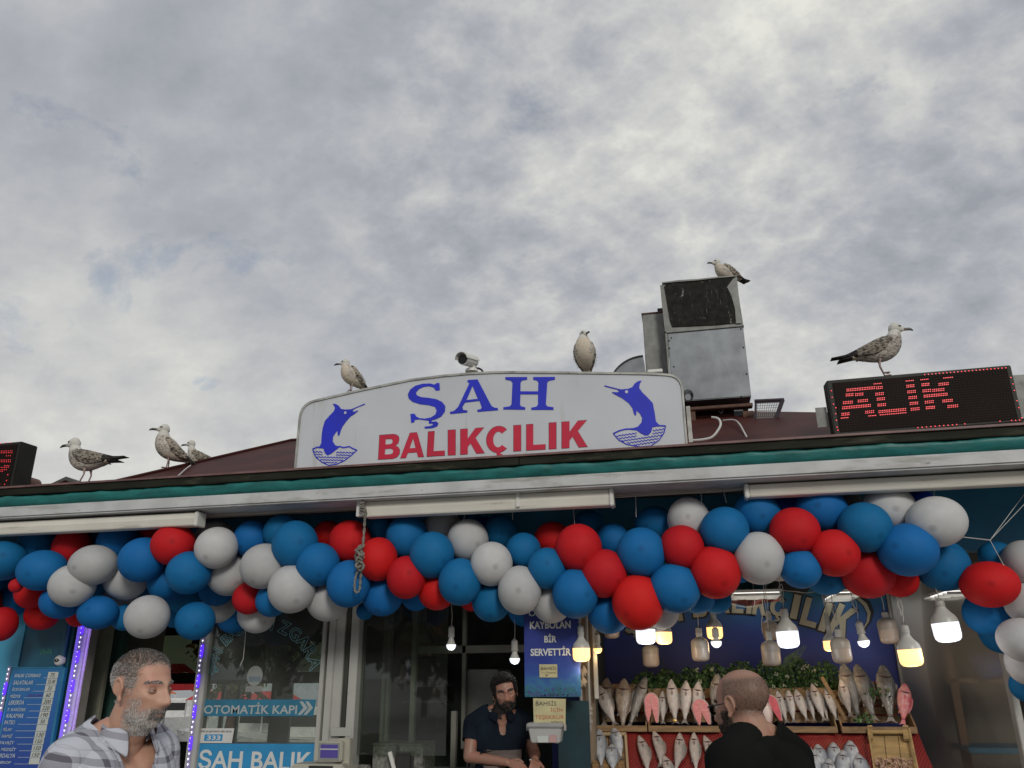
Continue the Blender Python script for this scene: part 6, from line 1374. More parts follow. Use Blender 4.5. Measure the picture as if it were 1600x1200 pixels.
def make_fish(kind, bend=0.0):
    """length 1 along +Z (nose up), body depth along X, its flank to the viewer (-Y)"""
    prof = dict(bass=[(.10,.030),(.16,.034),(.25,.058),(.36,.090),(.48,.113),(.60,.124),(.70,.122),(.79,.108),(.87,.084),(.93,.058),(.975,.032),(1.0,.012)],
                big=[(.10,.036),(.16,.040),(.24,.055),(.35,.088),(.48,.120),(.60,.133),(.70,.131),(.79,.120),(.87,.100),(.93,.078),(.975,.050),(1.0,.020)],
                tan=[(.08,.032),(.14,.036),(.22,.055),(.34,.095),(.48,.135),(.60,.152),(.70,.152),(.79,.138),(.87,.108),(.93,.078),(.975,.045),(1.0,.020)],
                bream=[(.12,.034),(.18,.045),(.27,.095),(.38,.150),(.50,.188),(.62,.202),(.72,.196),(.81,.170),(.88,.132),(.94,.092),(.98,.05),(1.0,.02)],
                pink=[(.14,.034),(.19,.04),(.28,.075),(.38,.112),(.50,.138),(.62,.148),(.72,.145),(.81,.128),(.88,.105),(.94,.078),(.98,.045),(1.0,.02)])[kind]
    r_ = empty('fish'); n = 18; bx = lambda z: bend * math.sin(math.pi * min(1, max(0, z))) 
    rings = [[(bx(z) + w * math.cos(2*math.pi*q/n) * (1 - .10 * (z > .85)), w * .62 * math.sin(2*math.pi*q/n), z) for q in range(n)] for z, w in prof]
    MB().loft(rings).build('body', FM[kind], r_, smooth='all')
    fm_ = finp if kind == 'pink' else finm; z0 = prof[0][0]
    MB().prism([(bx(0) - .028, z0 + .02), (bx(0) + .028, z0 + .02), (.05, .05), (.085, .0), (.02, .035), (0, .04), (-.02, .035), (-.085, .0), (-.05, .05)], -.004, .004).build('tail_fin', fm_, r_)
    d = dict(prof); W = lambda z: float(np.interp(z, [p[0] for p in prof], [p[1] for p in prof]))
    MB().prism([(bx(z) + W(z) * .96, z) for z in (.30, .4, .5, .6, .7)] + [(bx(z) + W(z) + h, z) for z, h in ((.66, .03), (.55, .035), (.45, .03), (.36, .02))], -.003, .003).build('dorsal_fin', fm_, r_)
    MB().prism([(bx(.34) - W(.34) * .95, .34), (bx(.28) - W(.28) * .95, .28), (bx(.28) - W(.28) - .03, .26)], -.003, .003).build('anal_fin', fm_, r_)
    yy = lambda x, z: -.62 * math.sqrt(max(0, W(z) ** 2 - x ** 2)) - .0015
    zg = .79
    g = []
    for k in range(9):
        a = -1.0 + 2.0 * k / 8; x = W(zg) * .80 * a; z = zg - .035 * (1 - a * a); g.append((bx(z) + x, yy(x, z), z))
    MB().tube(g, [.002, .006, .012, .017, .018, .016, .010, .006, .002], 6).build('gill_slit', gillm, r_, smooth='all')
    xp_, zp_ = -W(.72) * .05, .735
    MB().add([(bx(.73) + xp_, yy(xp_, .73) - .002, .735), (bx(.7) + xp_ + .03, yy(xp_, .7) - .006, .66), (bx(.7) + xp_, yy(xp_, .68) - .012, .60), (bx(.7) + xp_ - .026, yy(xp_, .7) - .006, .665)], [(0, 1, 2, 3)]).build('pectoral_fin', fm_, r_)
    ze = .90; xe = W(ze) * .25; er = .021 if kind in ('bream', 'pink') else .016
    ey = MB().ball((bx(ze) + xe, yy(xe, ze) + .006, ze), er, 12, sq=(1, .6, 1)).build('eye', eyer, r_, smooth='all')
    MB().ball((bx(ze) + xe, yy(xe, ze) + .002, ze), er * .62, 10, sq=(1, .7, 1)).build('pupil', eyed, ey, smooth='all')
    MB().tube([(bx(.97) - .03, yy(-.03 if W(.97) > .03 else 0, .955), .955), (bx(.97) - .008, yy(0, .972), .978), (bx(.99), yy(0, .985), .99)], .0032, 5).build('mouth', gillm, r_)
    return r_
protos = {}
def fish(kind, top, bot, wpx, y, label, flip=False, bend=0.0, back=0.10, group='fish laid out on the stall', y_bot=None):
    key = (kind, bend)
    if key not in protos: protos[key] = make_fish(kind, bend); o = protos[key]
    else: o = copy_tree(protos[key])
    B = P(*bot, y if y_bot is None else y_bot); T = P(*top, y + (back if y_bot is None else 0)); ax = T - B; Ln = ax.length
    dep = {'bass': .248, 'big': .266, 'tan': .304, 'bream': .404, 'pink': .296}[kind]
    k = MPP(*top, y); s = wpx * k / dep
    Z = ax.normalized(); Y = Vector((0, 1, 0)); X = Y.cross(Z).normalized(); Y = Z.cross(X)
    m = Matrix((X, Y, Z)).transposed().to_4x4()
    if flip: m = m @ Matrix.Scale(-1, 4, Vector((1, 0, 0)))
    o.matrix_world = Matrix.Translation(B) @ m @ Matrix.Diagonal((s, min(s, Ln) * 1.0, Ln, 1))
    tag(o, label, 'fish', group); return o
U = 1.03
fish('tan', (948, 1059), (944, 1136), 25, U + .08, 'broad tan fish at the back left corner of the upper row', back=.12)
fish('bass', (935, 1071), (962, 1135), 21, U, 'silver fish leaning left across the tan one at the left end', back=.10)
fish('tan', (975, 1060), (973, 1141), 26, U, 'broad tan fish standing upright third from the left in the upper row', back=.12)
fish('big', (1009, 1057), (982, 1140), 19, U, 'long slender silver fish leaning right beside the broad tan one', flip=True, back=.14)
fish('bass', (1035, 1079), (1036, 1132), 13, U + .03, 'small bass between a salmon steak and the larger bass trio')
fish('bass', (1048, 1061), (1056, 1132), 19, U, 'first of three upright bass with a golden tag on its tail')
fish('bass', (1072, 1063), (1070, 1132), 18.5, U, 'middle one of three upright bass left of the bald man', flip=True)
fish('bass', (1091, 1064), (1089, 1132), 18, U + .02, 'bass standing behind the salmon steak next to the bald man')
fish('big', (1121, 1053), (1118, 1130), 22, U + .05, 'large brownish fish half hidden behind the bald man and his glasses')
fish('big', (1175, 1057), (1202, 1135), 26, U + .05, 'large pale fish directly right of the bald man')
for i, (a, b, w, yy, lb) in enumerate([((1214, 1079), (1230, 1131), 13, U, 'bass next to the red salmon steak'), ((1231, 1078), (1241, 1130), 14.5, U + .02, 'second bass right of the red salmon steak'), ((1243, 1077), (1262, 1128), 14.5, U, 'third bass in the tight line, leaning left'),
        ((1261, 1077), (1273, 1128), 11, U + .03, 'slim bass left of the tallest bass in the line'), ((1268, 1068), (1289, 1128), 15.5, U, 'tallest bass of the tight line'), ((1282, 1082), (1294, 1127), 9, U + .04, 'very narrow bass squeezed behind the tallest one'),
        ((1290, 1074), (1308, 1127), 14, U, 'last bass of the tight line beside the leaning board'), ((1313, 1061), (1330, 1121), 15.5, U, 'bass right of the leaning board beside the big grey fish')]):
    fish('bass', a, b, w, yy, lb, flip=i % 2 == 1)
fish('big', (1317, 1037), (1343, 1128), 27, U + .07, 'first of three very large grey fish at the right end', back=.14)
fish('big', (1338, 1038), (1367, 1128), 27, U + .06, 'middle very large grey brown fish at the right end', back=.14)
fish('big', (1379, 1039), (1393, 1130), 28, U + .04, 'third very large grey fish, standing next to the pink one', back=.14)
fish('pink', (1414, 1068), (1411, 1134), 21.5, U - .01, 'bright pink red fish at the far right end of the upper row', back=.10)
def slope_pt(px, py, dy=0.0):      # on the cloth plane of the lower tier
    n_ = Vector((0, -(zl1 - zl0), (yl1 - yl0))).normalized(); p0 = Vector((0, yl0, zl0)) + n_ * (.012 + dy)
    d = R3 @ Vector(((px - 800) / F, -(py - 600) / F, -1)); t = (p0 - CAM).dot(n_) / d.dot(n_); return CAM + d * t
def low(kind, top, bot, w, lb, bend=0.0, flip=False):
    if (kind, bend) not in protos: protos[(kind, bend)] = make_fish(kind, bend); o = protos[(kind, bend)]
    else: o = copy_tree(protos[(kind, bend)])
    dep = {'bass': .248, 'bream': .404}[kind]; s = w * MPP(*top, .85) / dep
    dy = s * dep * .31 + (.02 if kind == 'bream' and top[0] > 1200 and top[1] > 1168 else 0)
    T = slope_pt(*top, dy); B = slope_pt(*bot, dy * .7); Z = T - B; Ln = Z.length; Z.normalize()
    n_ = Vector((0, -(zl1 - zl0), (yl1 - yl0))).normalized(); X = (-n_).cross(Z).normalized(); Y = Z.cross(X)
    m = Matrix((X, Y, Z)).transposed().to_4x4()
    if flip: m = m @ Matrix.Scale(-1, 4, Vector((1, 0, 0)))
    o.matrix_world = Matrix.Translation(B) @ m @ Matrix.Diagonal((s, s, Ln, 1)); tag(o, lb, 'fish', 'fish laid out on the stall'); return o
low('bream', (936, 1139), (940, 1204), 21, 'dark silver bream in the lower left crate, leftmost')
low('bream', (958, 1137), (972, 1188), 20, 'dark silver bream in the lower left crate, upper one', flip=True)
low('bream', (956, 1163), (958, 1208), 21, 'dark silver bream in the lower left crate, lying lowest')
low('bass', (998, 1149), (1012, 1212), 17, 'first bass from the left on the red mesh cloth', bend=.05)
low('bass', (1021, 1142), (1032, 1200), 17, 'second bass from the left on the red mesh, head turned aside', bend=.07)
low('bass', (1037, 1180), (1050, 1236), 17, 'bass cut by the bottom edge below the second one on red mesh', bend=.05)
low('bass', (1062, 1145), (1054, 1208), 17.5, 'third bass from the left on the red mesh cloth', bend=.05)
low('bass', (1084, 1144), (1088, 1209), 16.5, 'fourth bass from the left on the red mesh cloth')
low('bass', (1100, 1149), (1114, 1210), 16.5, 'fifth bass on the red mesh, beside the bald man', bend=.07)
for a, b, w, lb in (((1256, 1160), (1270, 1215), 22, 'bream nearest the bald man in the heap'), ((1277, 1163), (1292, 1214), 21, 'second bream from the left in the back of the heap'), ((1302, 1160), (1306, 1215), 22, 'third bream from the left in the back of the heap'),
        ((1328, 1157), (1334, 1214), 22.5, 'highest bream of the heap'), ((1270, 1172), (1272, 1230), 24, 'front bream at the left of the heap'), ((1318, 1172), (1314, 1230), 22, 'front bream in the middle of the heap'), ((1341, 1178), (1354, 1232), 22, 'rightmost bream of the heap, slanting right'), ((1296, 1186), (1290, 1240), 22, 'lowest bream of the heap, cut by the picture edge')):
    low('bream', a, b, w, lb, flip=(int(a[0]) % 2 == 0))
# salmon steaks
def steak(cx_, y0, y1, w, tilt, col, y, label):
    k = MPP(cx_, y0, y); h = (y1 - y0) * k; W2 = w * k / 2; e_ = empty('salmon_steak', P(cx_, y1, y), label, 'fish steak', 'salmon steaks on the stall'); e_.rotation_euler = (rad(-10), tilt, 0)
    o = [(W2 * math.cos(a) * (1 + .05 * math.sin(3 * a)), h * .62 + h * .38 * math.sin(a)) for a in [math.pi * i / 14 for i in range(15)]]
    outer = o + [(-W2 * .92, h * .3), (-W2 * .62, .0), (-W2 * .42, .02)]
    inner = [(-W2 * .12, h * .34), (0, h * .52), (W2 * .14, h * .34)] + [(W2 * .5, .0), (W2 * .72, .0), (W2 * .94, h * .3)]
    MB().prism(outer + inner, 0, .024).build('flesh', col, e_)
    sk = [(x * 1.05, z * 1.015 + .0) for x, z in [(W2 * .72, .0), (W2 * .94, h * .3)] + o + [(-W2 * .92, h * .3), (-W2 * .62, 0)]]
    MB().tube([(x, .012, z) for x, z in sk], .0045, 6).build('skin', mat('steak_skin', (.42, .36, .34), .4) if 'steak_skin' not in bpy.data.materials else bpy.data.materials['steak_skin'], e_, smooth=True)
    MB().tube([(0, -.001, h * .54), (0, -.001, h * .9)], .002, 5).build('bone_line', bpy.data.materials['steak_skin'], e_)
sal = mat('salmon_pink', (.56, .19, .19), .4, var=.18, scale=30, stretch=(1, 1, 3), spots=[((.6, .38, .36), 40, .6, .1, (.4, 1, 2))]); salr = mat('salmon_red', (.52, .06, .075), .4, var=.2, scale=30)
steak(1019.5, 1086, 1129, 21, 0, sal, U - .03, 'pink salmon steak left of the small bass')
steak(1101, 1095, 1133, 24, rad(-10), sal, U - .04, 'pink salmon steak next to the bald man')
steak(1213, 1088, 1128, 24, rad(-14), salr, U - .03, 'dark red salmon steak right of the spotted flatfish')
# spotted flatfish
fl = empty('flatfish', P(1197, 1143, U - .06), 'pale pink flatfish with small dark spots beside the bald man', 'fish'); k = MPP(1197, 1115, U); fl.rotation_euler = (rad(-10), rad(-14), 0)
mb = MB(); rings = []
for i in range(13):
    t = i / 12; w = math.sin(math.pi * min(.98, max(.05, t))) ** .75 * 18 * k; rings.append([(w * math.cos(a), .012 * math.sin(a) * math.sin(math.pi * max(.06, t)), t * 60 * k) for a in [2 * math.pi * q / 20 for q in range(20)]])
mb.loft(rings).build('body', mat('flatfish_skin', (.50, .38, .34), .4, var=.12, spots=[((.25, .10, .09), 26, .69, .03, (1, 1, 1))]), fl, smooth='all')
mb = MB()
for i in range(26):
    t = .08 + .84 * i / 25
    for s in (-1, 1):
        w = math.sin(math.pi * t) ** .75 * 18 * k; mb.add([(s * w, 0, t * 60 * k - .004), (s * w, 0, t * 60 * k + .004), (s * (w + .012), 0, t * 60 * k - .004)], [(0, 1, 2)])
mb.build('fin_rays', mat('flatfish_fin', (.48, .36, .33), .5), fl, kind='stuff')
MB().ball((0, -.012, 52 * k), .006, 10).build('eye', eyed, fl, smooth='all')
# gold tag on a tail
tg = MB().ball((0, 0, 0), .012, 10, sq=(1.2, .5, .8)).build('tail_tag', mat('gold_tag', (.6, .42, .12), .3, metal=.7), None, loc=P(1054, 1126, U - .03), label='small shining golden tag on the tail of a bass', category='tag')
# ---- lower crates ----
lc = empty('tilted_crate', P(955, 1170, .86), 'long light wooden crate with dark bream at the lower left of the stall', 'crate'); o0 = Vector(lc.location); li = Matrix.Translation(-o0)
def quadbox(name, c4, thick, m, parent, inv):
    c4 = [Vector(c) for c in c4]; nn = (c4[1] - c4[0]).cross(c4[3] - c4[0]).normalized() * thick
    mb = MB().add([*c4, *[c + nn for c in c4]], [(3,2,1,0), (4,5,6,7), (0,1,5,4), (1,2,6,5), (2,3,7,6), (3,0,4,7)]); o = mb.build(name, m, parent); o.matrix_parent_inverse = inv; return o
def slope_pt(px, py, dy=0.0):      # on the cloth plane of the lower tier
    n_ = Vector((0, -(zl1 - zl0), (yl1 - yl0))).normalized(); p0 = Vector((0, yl0, zl0)) + n_ * (.012 + dy)
    d = R3 @ Vector(((px - 800) / F, -(py - 600) / F, -1)); t = (p0 - CAM).dot(n_) / d.dot(n_); return CAM + d * t
for i in range(4):
    a0 = 926 + i * 13.2; quadbox('slat', [slope_pt(a0, 1215), slope_pt(a0 + 12.4, 1215), slope_pt(a0 + 11.4 - 0, 1148), slope_pt(a0 - 1, 1148)], .006, woodm, lc, li)
quadbox('rim', [slope_pt(980, 1215, .03), slope_pt(984, 1215, .03), slope_pt(979, 1146, .03), slope_pt(975.5, 1146, .03)], .01, mat('rim_pale', (.32, .25, .15), .6), lc, li)
quadbox('rim', [slope_pt(925, 1150, .03), slope_pt(979, 1150, .03), slope_pt(979, 1146, .03), slope_pt(925, 1146, .03)], .01, bpy.data.materials['rim_pale'], lc, li)
rc_ = empty('shrimp_crate', P(1393, 1170, .86), 'light wooden crate heaped with peeled pink shrimps at the lower right', 'crate'); o0 = Vector(rc_.location); ri = Matrix.Translation(-o0)
for i in range(3):
    a = 1360 + i * 21.5; b = 1366 + i * 23.5; quadbox('slat', [slope_pt(b, 1225), slope_pt(b + 22.5, 1225), slope_pt(a + 20.6, 1146), slope_pt(a, 1146)], .006, mat('crate_pale_wood', (.32, .22, .095), .6, var=.25, scale=8, stretch=(1, 3, 3)) if i == 0 else bpy.data.materials['crate_pale_wood'], rc_, ri)
pw = bpy.data.materials['crate_pale_wood']
quadbox('rim', [slope_pt(1368, 1225, .035), slope_pt(1371, 1225, .035), slope_pt(1358, 1140, .035), slope_pt(1355, 1140, .035)], .012, pw, rc_, ri)
quadbox('rim', [slope_pt(1437, 1225, .035), slope_pt(1440, 1225, .035), slope_pt(1422, 1140, .035), slope_pt(1419, 1140, .035)], .012, pw, rc_, ri)
quadbox('rim', [slope_pt(1358, 1147, .03), slope_pt(1421, 1147, .03), slope_pt(1420, 1143, .03), slope_pt(1357, 1143, .03)], .012, pw, rc_, ri)
quadbox('corner_post', [slope_pt(1356, 1158, .02), slope_pt(1364, 1158, .02), slope_pt(1363, 1137, .02), slope_pt(1355, 1137, .02)], .02, pw, rc_, ri)
quadbox('corner_post', [slope_pt(1412, 1158, .02), slope_pt(1421, 1158, .02), slope_pt(1419, 1137, .02), slope_pt(1410, 1137, .02)], .02, pw, rc_, ri)
rs = random.Random(9); mb = MB()
for i in range(240):
    py = rs.uniform(1183, 1224); t = (py - 1146) / 79; c = slope_pt(rs.uniform(1363 + 8 * t, 1416 + 16 * t), py + 4 * rs.random(), rs.uniform(.005, .028) + .01 * (py - 1183) / 40)
    q = Euler((rs.uniform(-.6, .6), rs.uniform(0, 6.28), rs.uniform(0, 6.28))).to_matrix(); R_ = rs.uniform(.008, .013)
    mb.tube([c + q @ Vector((R_ * math.cos(a), R_ * .3 * a * .3, R_ * math.sin(a))) for a in (0, .9, 1.8, 2.7, 3.6)], [.0035, .0042, .004, .003, .0012], 5)
mb.build('shrimp_heap', mat('shrimp', (.46, .30, .22), .4, var=.25, scale=40), None, smooth='all', label='heap of small peeled pinkish shrimps in the light wooden crate', category='shrimps', kind='stuff')
# ---- greenery ----
leafs = [mat('parsley_%s' % n_, c_, .6, var=.3, scale=30) for n_, c_ in (('mid', (.05, .12, .03)), ('dark', (.025, .065, .018)), ('light', (.11, .19, .055)))]
flow = mat('flower_white', (.34, .36, .26), .6)
def bunch(px0, px1, py0, py1, y, n, seed, label, flowers=0, cat='parsley'):
    rg = random.Random(seed); n = int(n * 1.5); px0 -= 5; px1 += 5; py0 -= 3; c = P((px0 + px1) / 2, py1, y); e_ = empty('parsley_bunch', c, label, cat, 'bunches of greens behind the fish')
    mbs = [MB(), MB(), MB()]; st = MB()
    for i in range(n):
        u = rg.uniform(-1, 1); top = py1 - (py1 - py0) * (1 - .6 * u * u) * rg.uniform(.15, 1)
        p = P((px0 + px1) / 2 + u * (px1 - px0) / 2, top, y + rg.uniform(-.10, .10)) - c; s = rg.uniform(.009, .019)
        q = Euler((rg.uniform(-1, 1), rg.uniform(-1, 1), rg.uniform(0, 6.3))).to_matrix()
        L_ = [Vector((0, 0, 0)), Vector((s, .3 * s, .35 * s)), Vector((1.5 * s, 0, 0)), Vector((s, -.1 * s, -.35 * s)), Vector((.5 * s, .2 * s, .7 * s)), Vector((.5 * s, .2 * s, -.7 * s))]
        mbs[rg.choice((0, 0, 1, 1, 2))].add([p + q @ v for v in L_], [(0, 4, 1, 3), (1, 2, 3), (0, 3, 5)])
        if i % 7 == 0: st.tube([Vector((p.x * .6, p.y, 0)), p], .0015, 4)
    for m_, b_ in zip(leafs, mbs): b_.build('leaves', m_, e_, kind='stuff')
    st.build('stalks', leafs[0], e_, kind='stuff')
    for i in range(flowers):
        p = P(rg.uniform(px0 + 4, px1 - 4), rg.uniform(py0 + 4, py1 - 12), y - .11) - c; fb = MB()
        for k in range(9):
            d = Vector((rg.uniform(-1, 1), rg.uniform(-.4, .4), rg.uniform(-1, 1))) * .012; fb.ball(p + d, .005, 6)
        fb.build('blossom', flow, e_, smooth='all')
yb = 1.36
for i, (a, b, c_, d_, n, fl_, lb) in enumerate(((990, 1030, 1052, 1088, 420, 0, 'leftmost bunch of parsley behind the slender fish'), (1022, 1062, 1049, 1086, 420, 0, 'bunch of parsley behind the bass trio, left part'), (1056, 1098, 1047, 1086, 420, 1, 'bunch of parsley behind the bass trio, right part'),
        (1090, 1140, 1040, 1084, 520, 3, 'flowering greens above the bald head'), (1130, 1185, 1036, 1084, 560, 3, 'flowering bunch directly behind the bald head'), (1176, 1232, 1030, 1090, 640, 4, 'tall flowering bunch right of the bald head'),
        (1222, 1272, 1030, 1092, 640, 4, 'flowering bunch above the tight line of bass'), (1262, 1314, 1036, 1090, 560, 1, 'dark green bunch left of the large grey fish'), (1356, 1386, 1074, 1092, 130, 0, 'little sprig of parsley between the large grey fish'), (1342, 1358, 1118, 1130, 50, 0, 'tiny sprig on the crate edge below the grey fish'))):
    bunch(a, b, c_, d_, yb if i < 8 else (U + .16 if i == 8 else U - .03), n, 20 + i, lb, fl_)
fe = empty('fern', P(1225, 1055, 1.33), 'light green fern fronds rising behind the brightest cool bulb', 'fern'); c = Vector(fe.location)
for (x1, y1) in ((1258, 1012), (1246, 1020), (1206, 1030), (1236, 1026)):
    mb = MB(); a = Vector((0, 0, 0)); b = P(x1, y1, 1.30) - c
    for i in range(16):
        t = i / 15; p = a.lerp(b, t) + Vector((0, 0, .02 * math.sin(t * 3))); w = .035 * math.sin(math.pi * (.15 + .8 * t)); d = (b - a).normalized(); s_ = Vector((-d.z, 0, d.x))
        for s in (-1, 1): mb.add([p, p + d * .012 + s_ * s * w * .5, p + d * .018 + s_ * s * w, p + d * .004 + s_ * s * w * .5], [(0, 1, 2, 3)])
    mb.build('frond', leafs[2], fe, kind='stuff')
dr = empty('fern', P(1036, 1080, 1.38), 'thin dark sprig sticking up behind the leftmost parsley', 'fern'); c = Vector(dr.location)
mb = MB(); mb.tube([(0, 0, 0), P(1040, 1050, 1.38) - c, P(1033, 1026, 1.38) - c], .002, 4)
for i in range(18): 
    p = (P(1040, 1056, 1.38) - c).lerp(P(1032, 1026, 1.38) - c, i / 17); mb.add([p, p + Vector((.014 * (1 if i % 2 else -1), 0, .006)), p + Vector((.02 * (1 if i % 2 else -1), 0, .014))], [(0, 1, 2)])
mb.build('frond', leafs[1], dr)
# crumpled reddish cardboard and cables above the mural lettering
cb = empty('reddish_banner', P(1165, 945, 1.5), 'crumpled reddish banner hanging over the mural lettering', 'banner'); c = Vector(cb.location)
mb = MB(); vs = []
for i in range(15):
    for j in range(7): q = P(1122 + 96 * i / 14, 922 + (25 - 8 * abs(i - 7) / 7) * j / 6, 1.5 + .03 * math.sin(i * 1.3 + j)); vs.append(q - c)
mb.add(vs, [(i*7+j, (i+1)*7+j, (i+1)*7+j+1, i*7+j+1) for i in range(14) for j in range(6)]); mb.build('cloth', mat('banner_red', (.17, .045, .04), .8, var=.6, scale=14), cb, smooth='all')
db = MB(); ou = [(1196, 916), (1216, 905), (1250, 908), (1268, 914), (1260, 928), (1225, 922), (1205, 922)]
flat('dark_bundle', ou, 1.42, M['dark'], None, thick=.12, label='dark wrapped bundle under the stall ceiling beside the glowing roof panel', category='bundle')
for (pts, lb) in (([(1122, 935), (1150, 946), (1176, 948), (1178, 934), (1166, 918)], 'thin cable looping over the reddish banner'), ([(1186, 920), (1192, 945), (1190, 975), (1192, 990)], 'grey cable hanging left of the large cool bulb'), ([(1205, 921), (1240, 924), (1264, 926), (1300, 918)], 'cable stretched below the dark bundle')):
    MB().tube(smooth_path([P(a, b, 1.35) for a, b in pts]), .003, 5).build('cable', cordm, None, smooth=True, label=lb, category='cable')
# blue cap on the side shelf
cp = empty('blue_cloth', P(1545, 1060, 2.28), 'folded blue cloth bag on the wall shelf behind the smoky sheet', 'bag')
mb = MB(); mb.ball((0, 0, 0), 1, 14); mb.v = [(x * .13 * (1 + .25 * math.sin(z * 5 + y * 3)), y * .08, z * .10 + .09 + .02 * math.sin(x * 7)) for x, y, z in mb.v]; mb.build('cloth', mat('bag_blue', (.03, .07, .28), .6, var=.3), cp, smooth='all')
cp = MB().box((0, 0, 0), (.16, .14, .14)).build('black_bin', M['dark'], None, loc=P(1556, 1058, 2.32), bevel=.02, label='black bin beside the folded blue bag on the wall shelf', category='bin')
# things behind the doorway: red parasol, boats, trees
pa = empty('red_parasol', (P(286, 1060, 9.5).x, 9.5, 0), 'red parasol with white lettering AGID. seen through the doorway', 'parasol'); z0 = P(286, 1068, 9.5).z; z1 = P(286, 1037, 9.5).z; k = MPP(286, 1060, 9.5)
pr = mat('parasol_red', (.5, .02, .025), .6)
MB().loft([[(-.9, -.6, z0 - .12), (12 * k, -.6, z0 - .12), (12 * k, .6, z0 - .12), (-.9, .6, z0 - .12)], [(-.9, -.6, z0 + .02), (12 * k, -.6, z0 + .02), (12 * k, .6, z0 + .02), (-.9, .6, z0 + .02)], [(-.5, -.1, z1), (-6 * k, -.1, z1), (-6 * k, .1, z1), (-.5, .1, z1)]]).build('canopy', pr, pa)
MB().tube([(-.3, 0, 0), (-.3, 0, z0)], .02, 8).build('pole', M['frame'], pa)
o = quad_text('lettering', 'AGID.', 9.5 - .61 + .0, 278, 1060, 296, 1066, white, pa, bold=.03); o.matrix_parent_inverse = Matrix.Translation(-Vector(pa.location))
mb = MB(); c = P(289, 1053.5, 9.05) - Vector(pa.location); mb.tube([c + Vector((6.5 * k * math.cos(a), 0, 2.0 * k * math.sin(a))) for a in [2 * math.pi * i / 20 for i in range(21)]], .010, 5); mb.build('oval_mark', white, pa)
def boat(px, py, y, L, col, can, label):
    b_ = empty('moored_boat', (P(px, py, y).x, y, -.95), label, 'boat', 'small boats moored behind the shop'); h = MAT_W
    rings = []
    for t in [i / 10 for i in range(11)]:
        w = .9 * math.sin(math.pi * (.18 + .72 * t)) ** .6; z = .75 + .35 * abs(t - .4) ** 1.5 * 2
        rings.append([(-L / 2 + L * t, -w, z), (-L / 2 + L * t, -w * .6, .05), (-L / 2 + L * t, w * .6, .05), (-L / 2 + L * t, w, z)])
    MB().loft(rings).build('hull', h, b_, smooth=True)
    MB().box((-L * .12, -.6, .8), (L * .2, .6, 1.7)).build('cabin', h, b_, bevel=.05); MB().box((-L * .10, -.61, 1.15), (L * .18, .61, 1.5)).build('windows', M['dark'], b_)
    MB().loft([[(-L * .45, -.8, 1.9), (-L * .13, -.8, 1.9), (-L * .13, .8, 1.9), (-L * .45, .8, 1.9)], [(-L * .40, -.1, 2.2), (-L * .18, -.1, 2.2), (-L * .18, .1, 2.2), (-L * .40, .1, 2.2)]]).build('awning', can, b_)
    for sx in (-.44, -.14):
        for sy in (-.75, .75): MB().tube([(L * sx, sy, .8), (L * sx, sy, 1.9)], .025, 6).build('awning_pole', h, b_)
MAT_W = mat('boat_white', (.7, .7, .68), .4); can1 = mat('boat_orange', (.6, .14, .04), .6); can2 = mat('boat_red', (.5, .03, .03), .6)
boat(280, 1085, 34, 5.0, 0, can1, 'white boat with orange awning seen through the doorway'); boat(400, 1135, 23, 5.4, 0, can2, 'white boat with red awning seen through the glass door, left'); boat(480, 1130, 21, 4.6, 0, can2, 'white boat with red awning seen through the glass door, right')
def tree(name, x, y, h, rw, seed, label, cols, n=900, ls=.16):
    rg = random.Random(seed); t = empty(name, (x, y, 0), label, 'tree'); bark = M['rust']
    tr = MB().tube([(0, 0, 0), (.05, .03, h * .3), (-.04, 0, h * .6), (0, 0, h * .9)], [.16, .12, .08, .02], 8).build('trunk', bark, t, smooth=True)
    lb = MB()
    for i in range(7):
        a = i * .9 + seed; lb.tube([(0, 0, h * (.3 + .06 * i)), (rw * .5 * math.cos(a), rw * .5 * math.sin(a), h * (.42 + .07 * i)), (rw * .8 * math.cos(a), rw * .8 * math.sin(a), h * (.5 + .07 * i))], [.06, .04, .012], 6)
    lb.build('limbs', bark, t, smooth=True)
    mbs = [MB() for _ in cols]; cl = [(rg.uniform(-1, 1) * rw * .7, rg.uniform(-1, 1) * rw * .7, h * rg.uniform(.38, .95), rg.uniform(.3, .5) * rw) for _ in range(16)]
    for i in range(n):
        c = cl[i % 16]; v = Vector((rg.gauss(0, 1), rg.gauss(0, 1), rg.gauss(0, .8))); v = v.normalized() * c[3] * rg.uniform(.5, 1.05); p = Vector(c[:3]) + v
        q = Euler((rg.uniform(0, 6), rg.uniform(0, 6), rg.uniform(0, 6))).to_matrix(); s = ls * rg.uniform(.5, 1.2)
        mbs[rg.randrange(len(cols)) if i % 3 else (i // 16) % len(cols)].add([p, p + q @ Vector((s, .2 * s, 0)), p + q @ Vector((1.3 * s, 0, .6 * s)), p + q @ Vector((.3 * s, 0, .7 * s))], [(0, 1, 2, 3)])
    cr_ = None
    for m_, b_ in zip(cols, mbs):
        b_.build('crown', m_, t, kind='stuff')
lg = [mat('leaf_%s' % a, c, .7, var=.3, scale=4) for a, c in (('green', (.05, .08, .02)), ('deep', (.025, .045, .015)), ('orange', (.22, .10, .02)), ('yellow', (.16, .13, .03)))]
tree('reflected_tree', P(440, 1040, 10.5).x, 10.5, 3.5, 1.1, 4, 'small tree with orange and green leaves seen through the glass door', [lg[0], lg[2], lg[3]], 1300, .11)  # both trees stand in for foliage mirrored in the glass door
tree('reflected_tree', P(368, 1040, 11.5).x, 11.5, 3.4, .75, 9, 'dark green tree with some orange leaves behind the glass door, left', [lg[0], lg[1], lg[2]], 1300, .11)
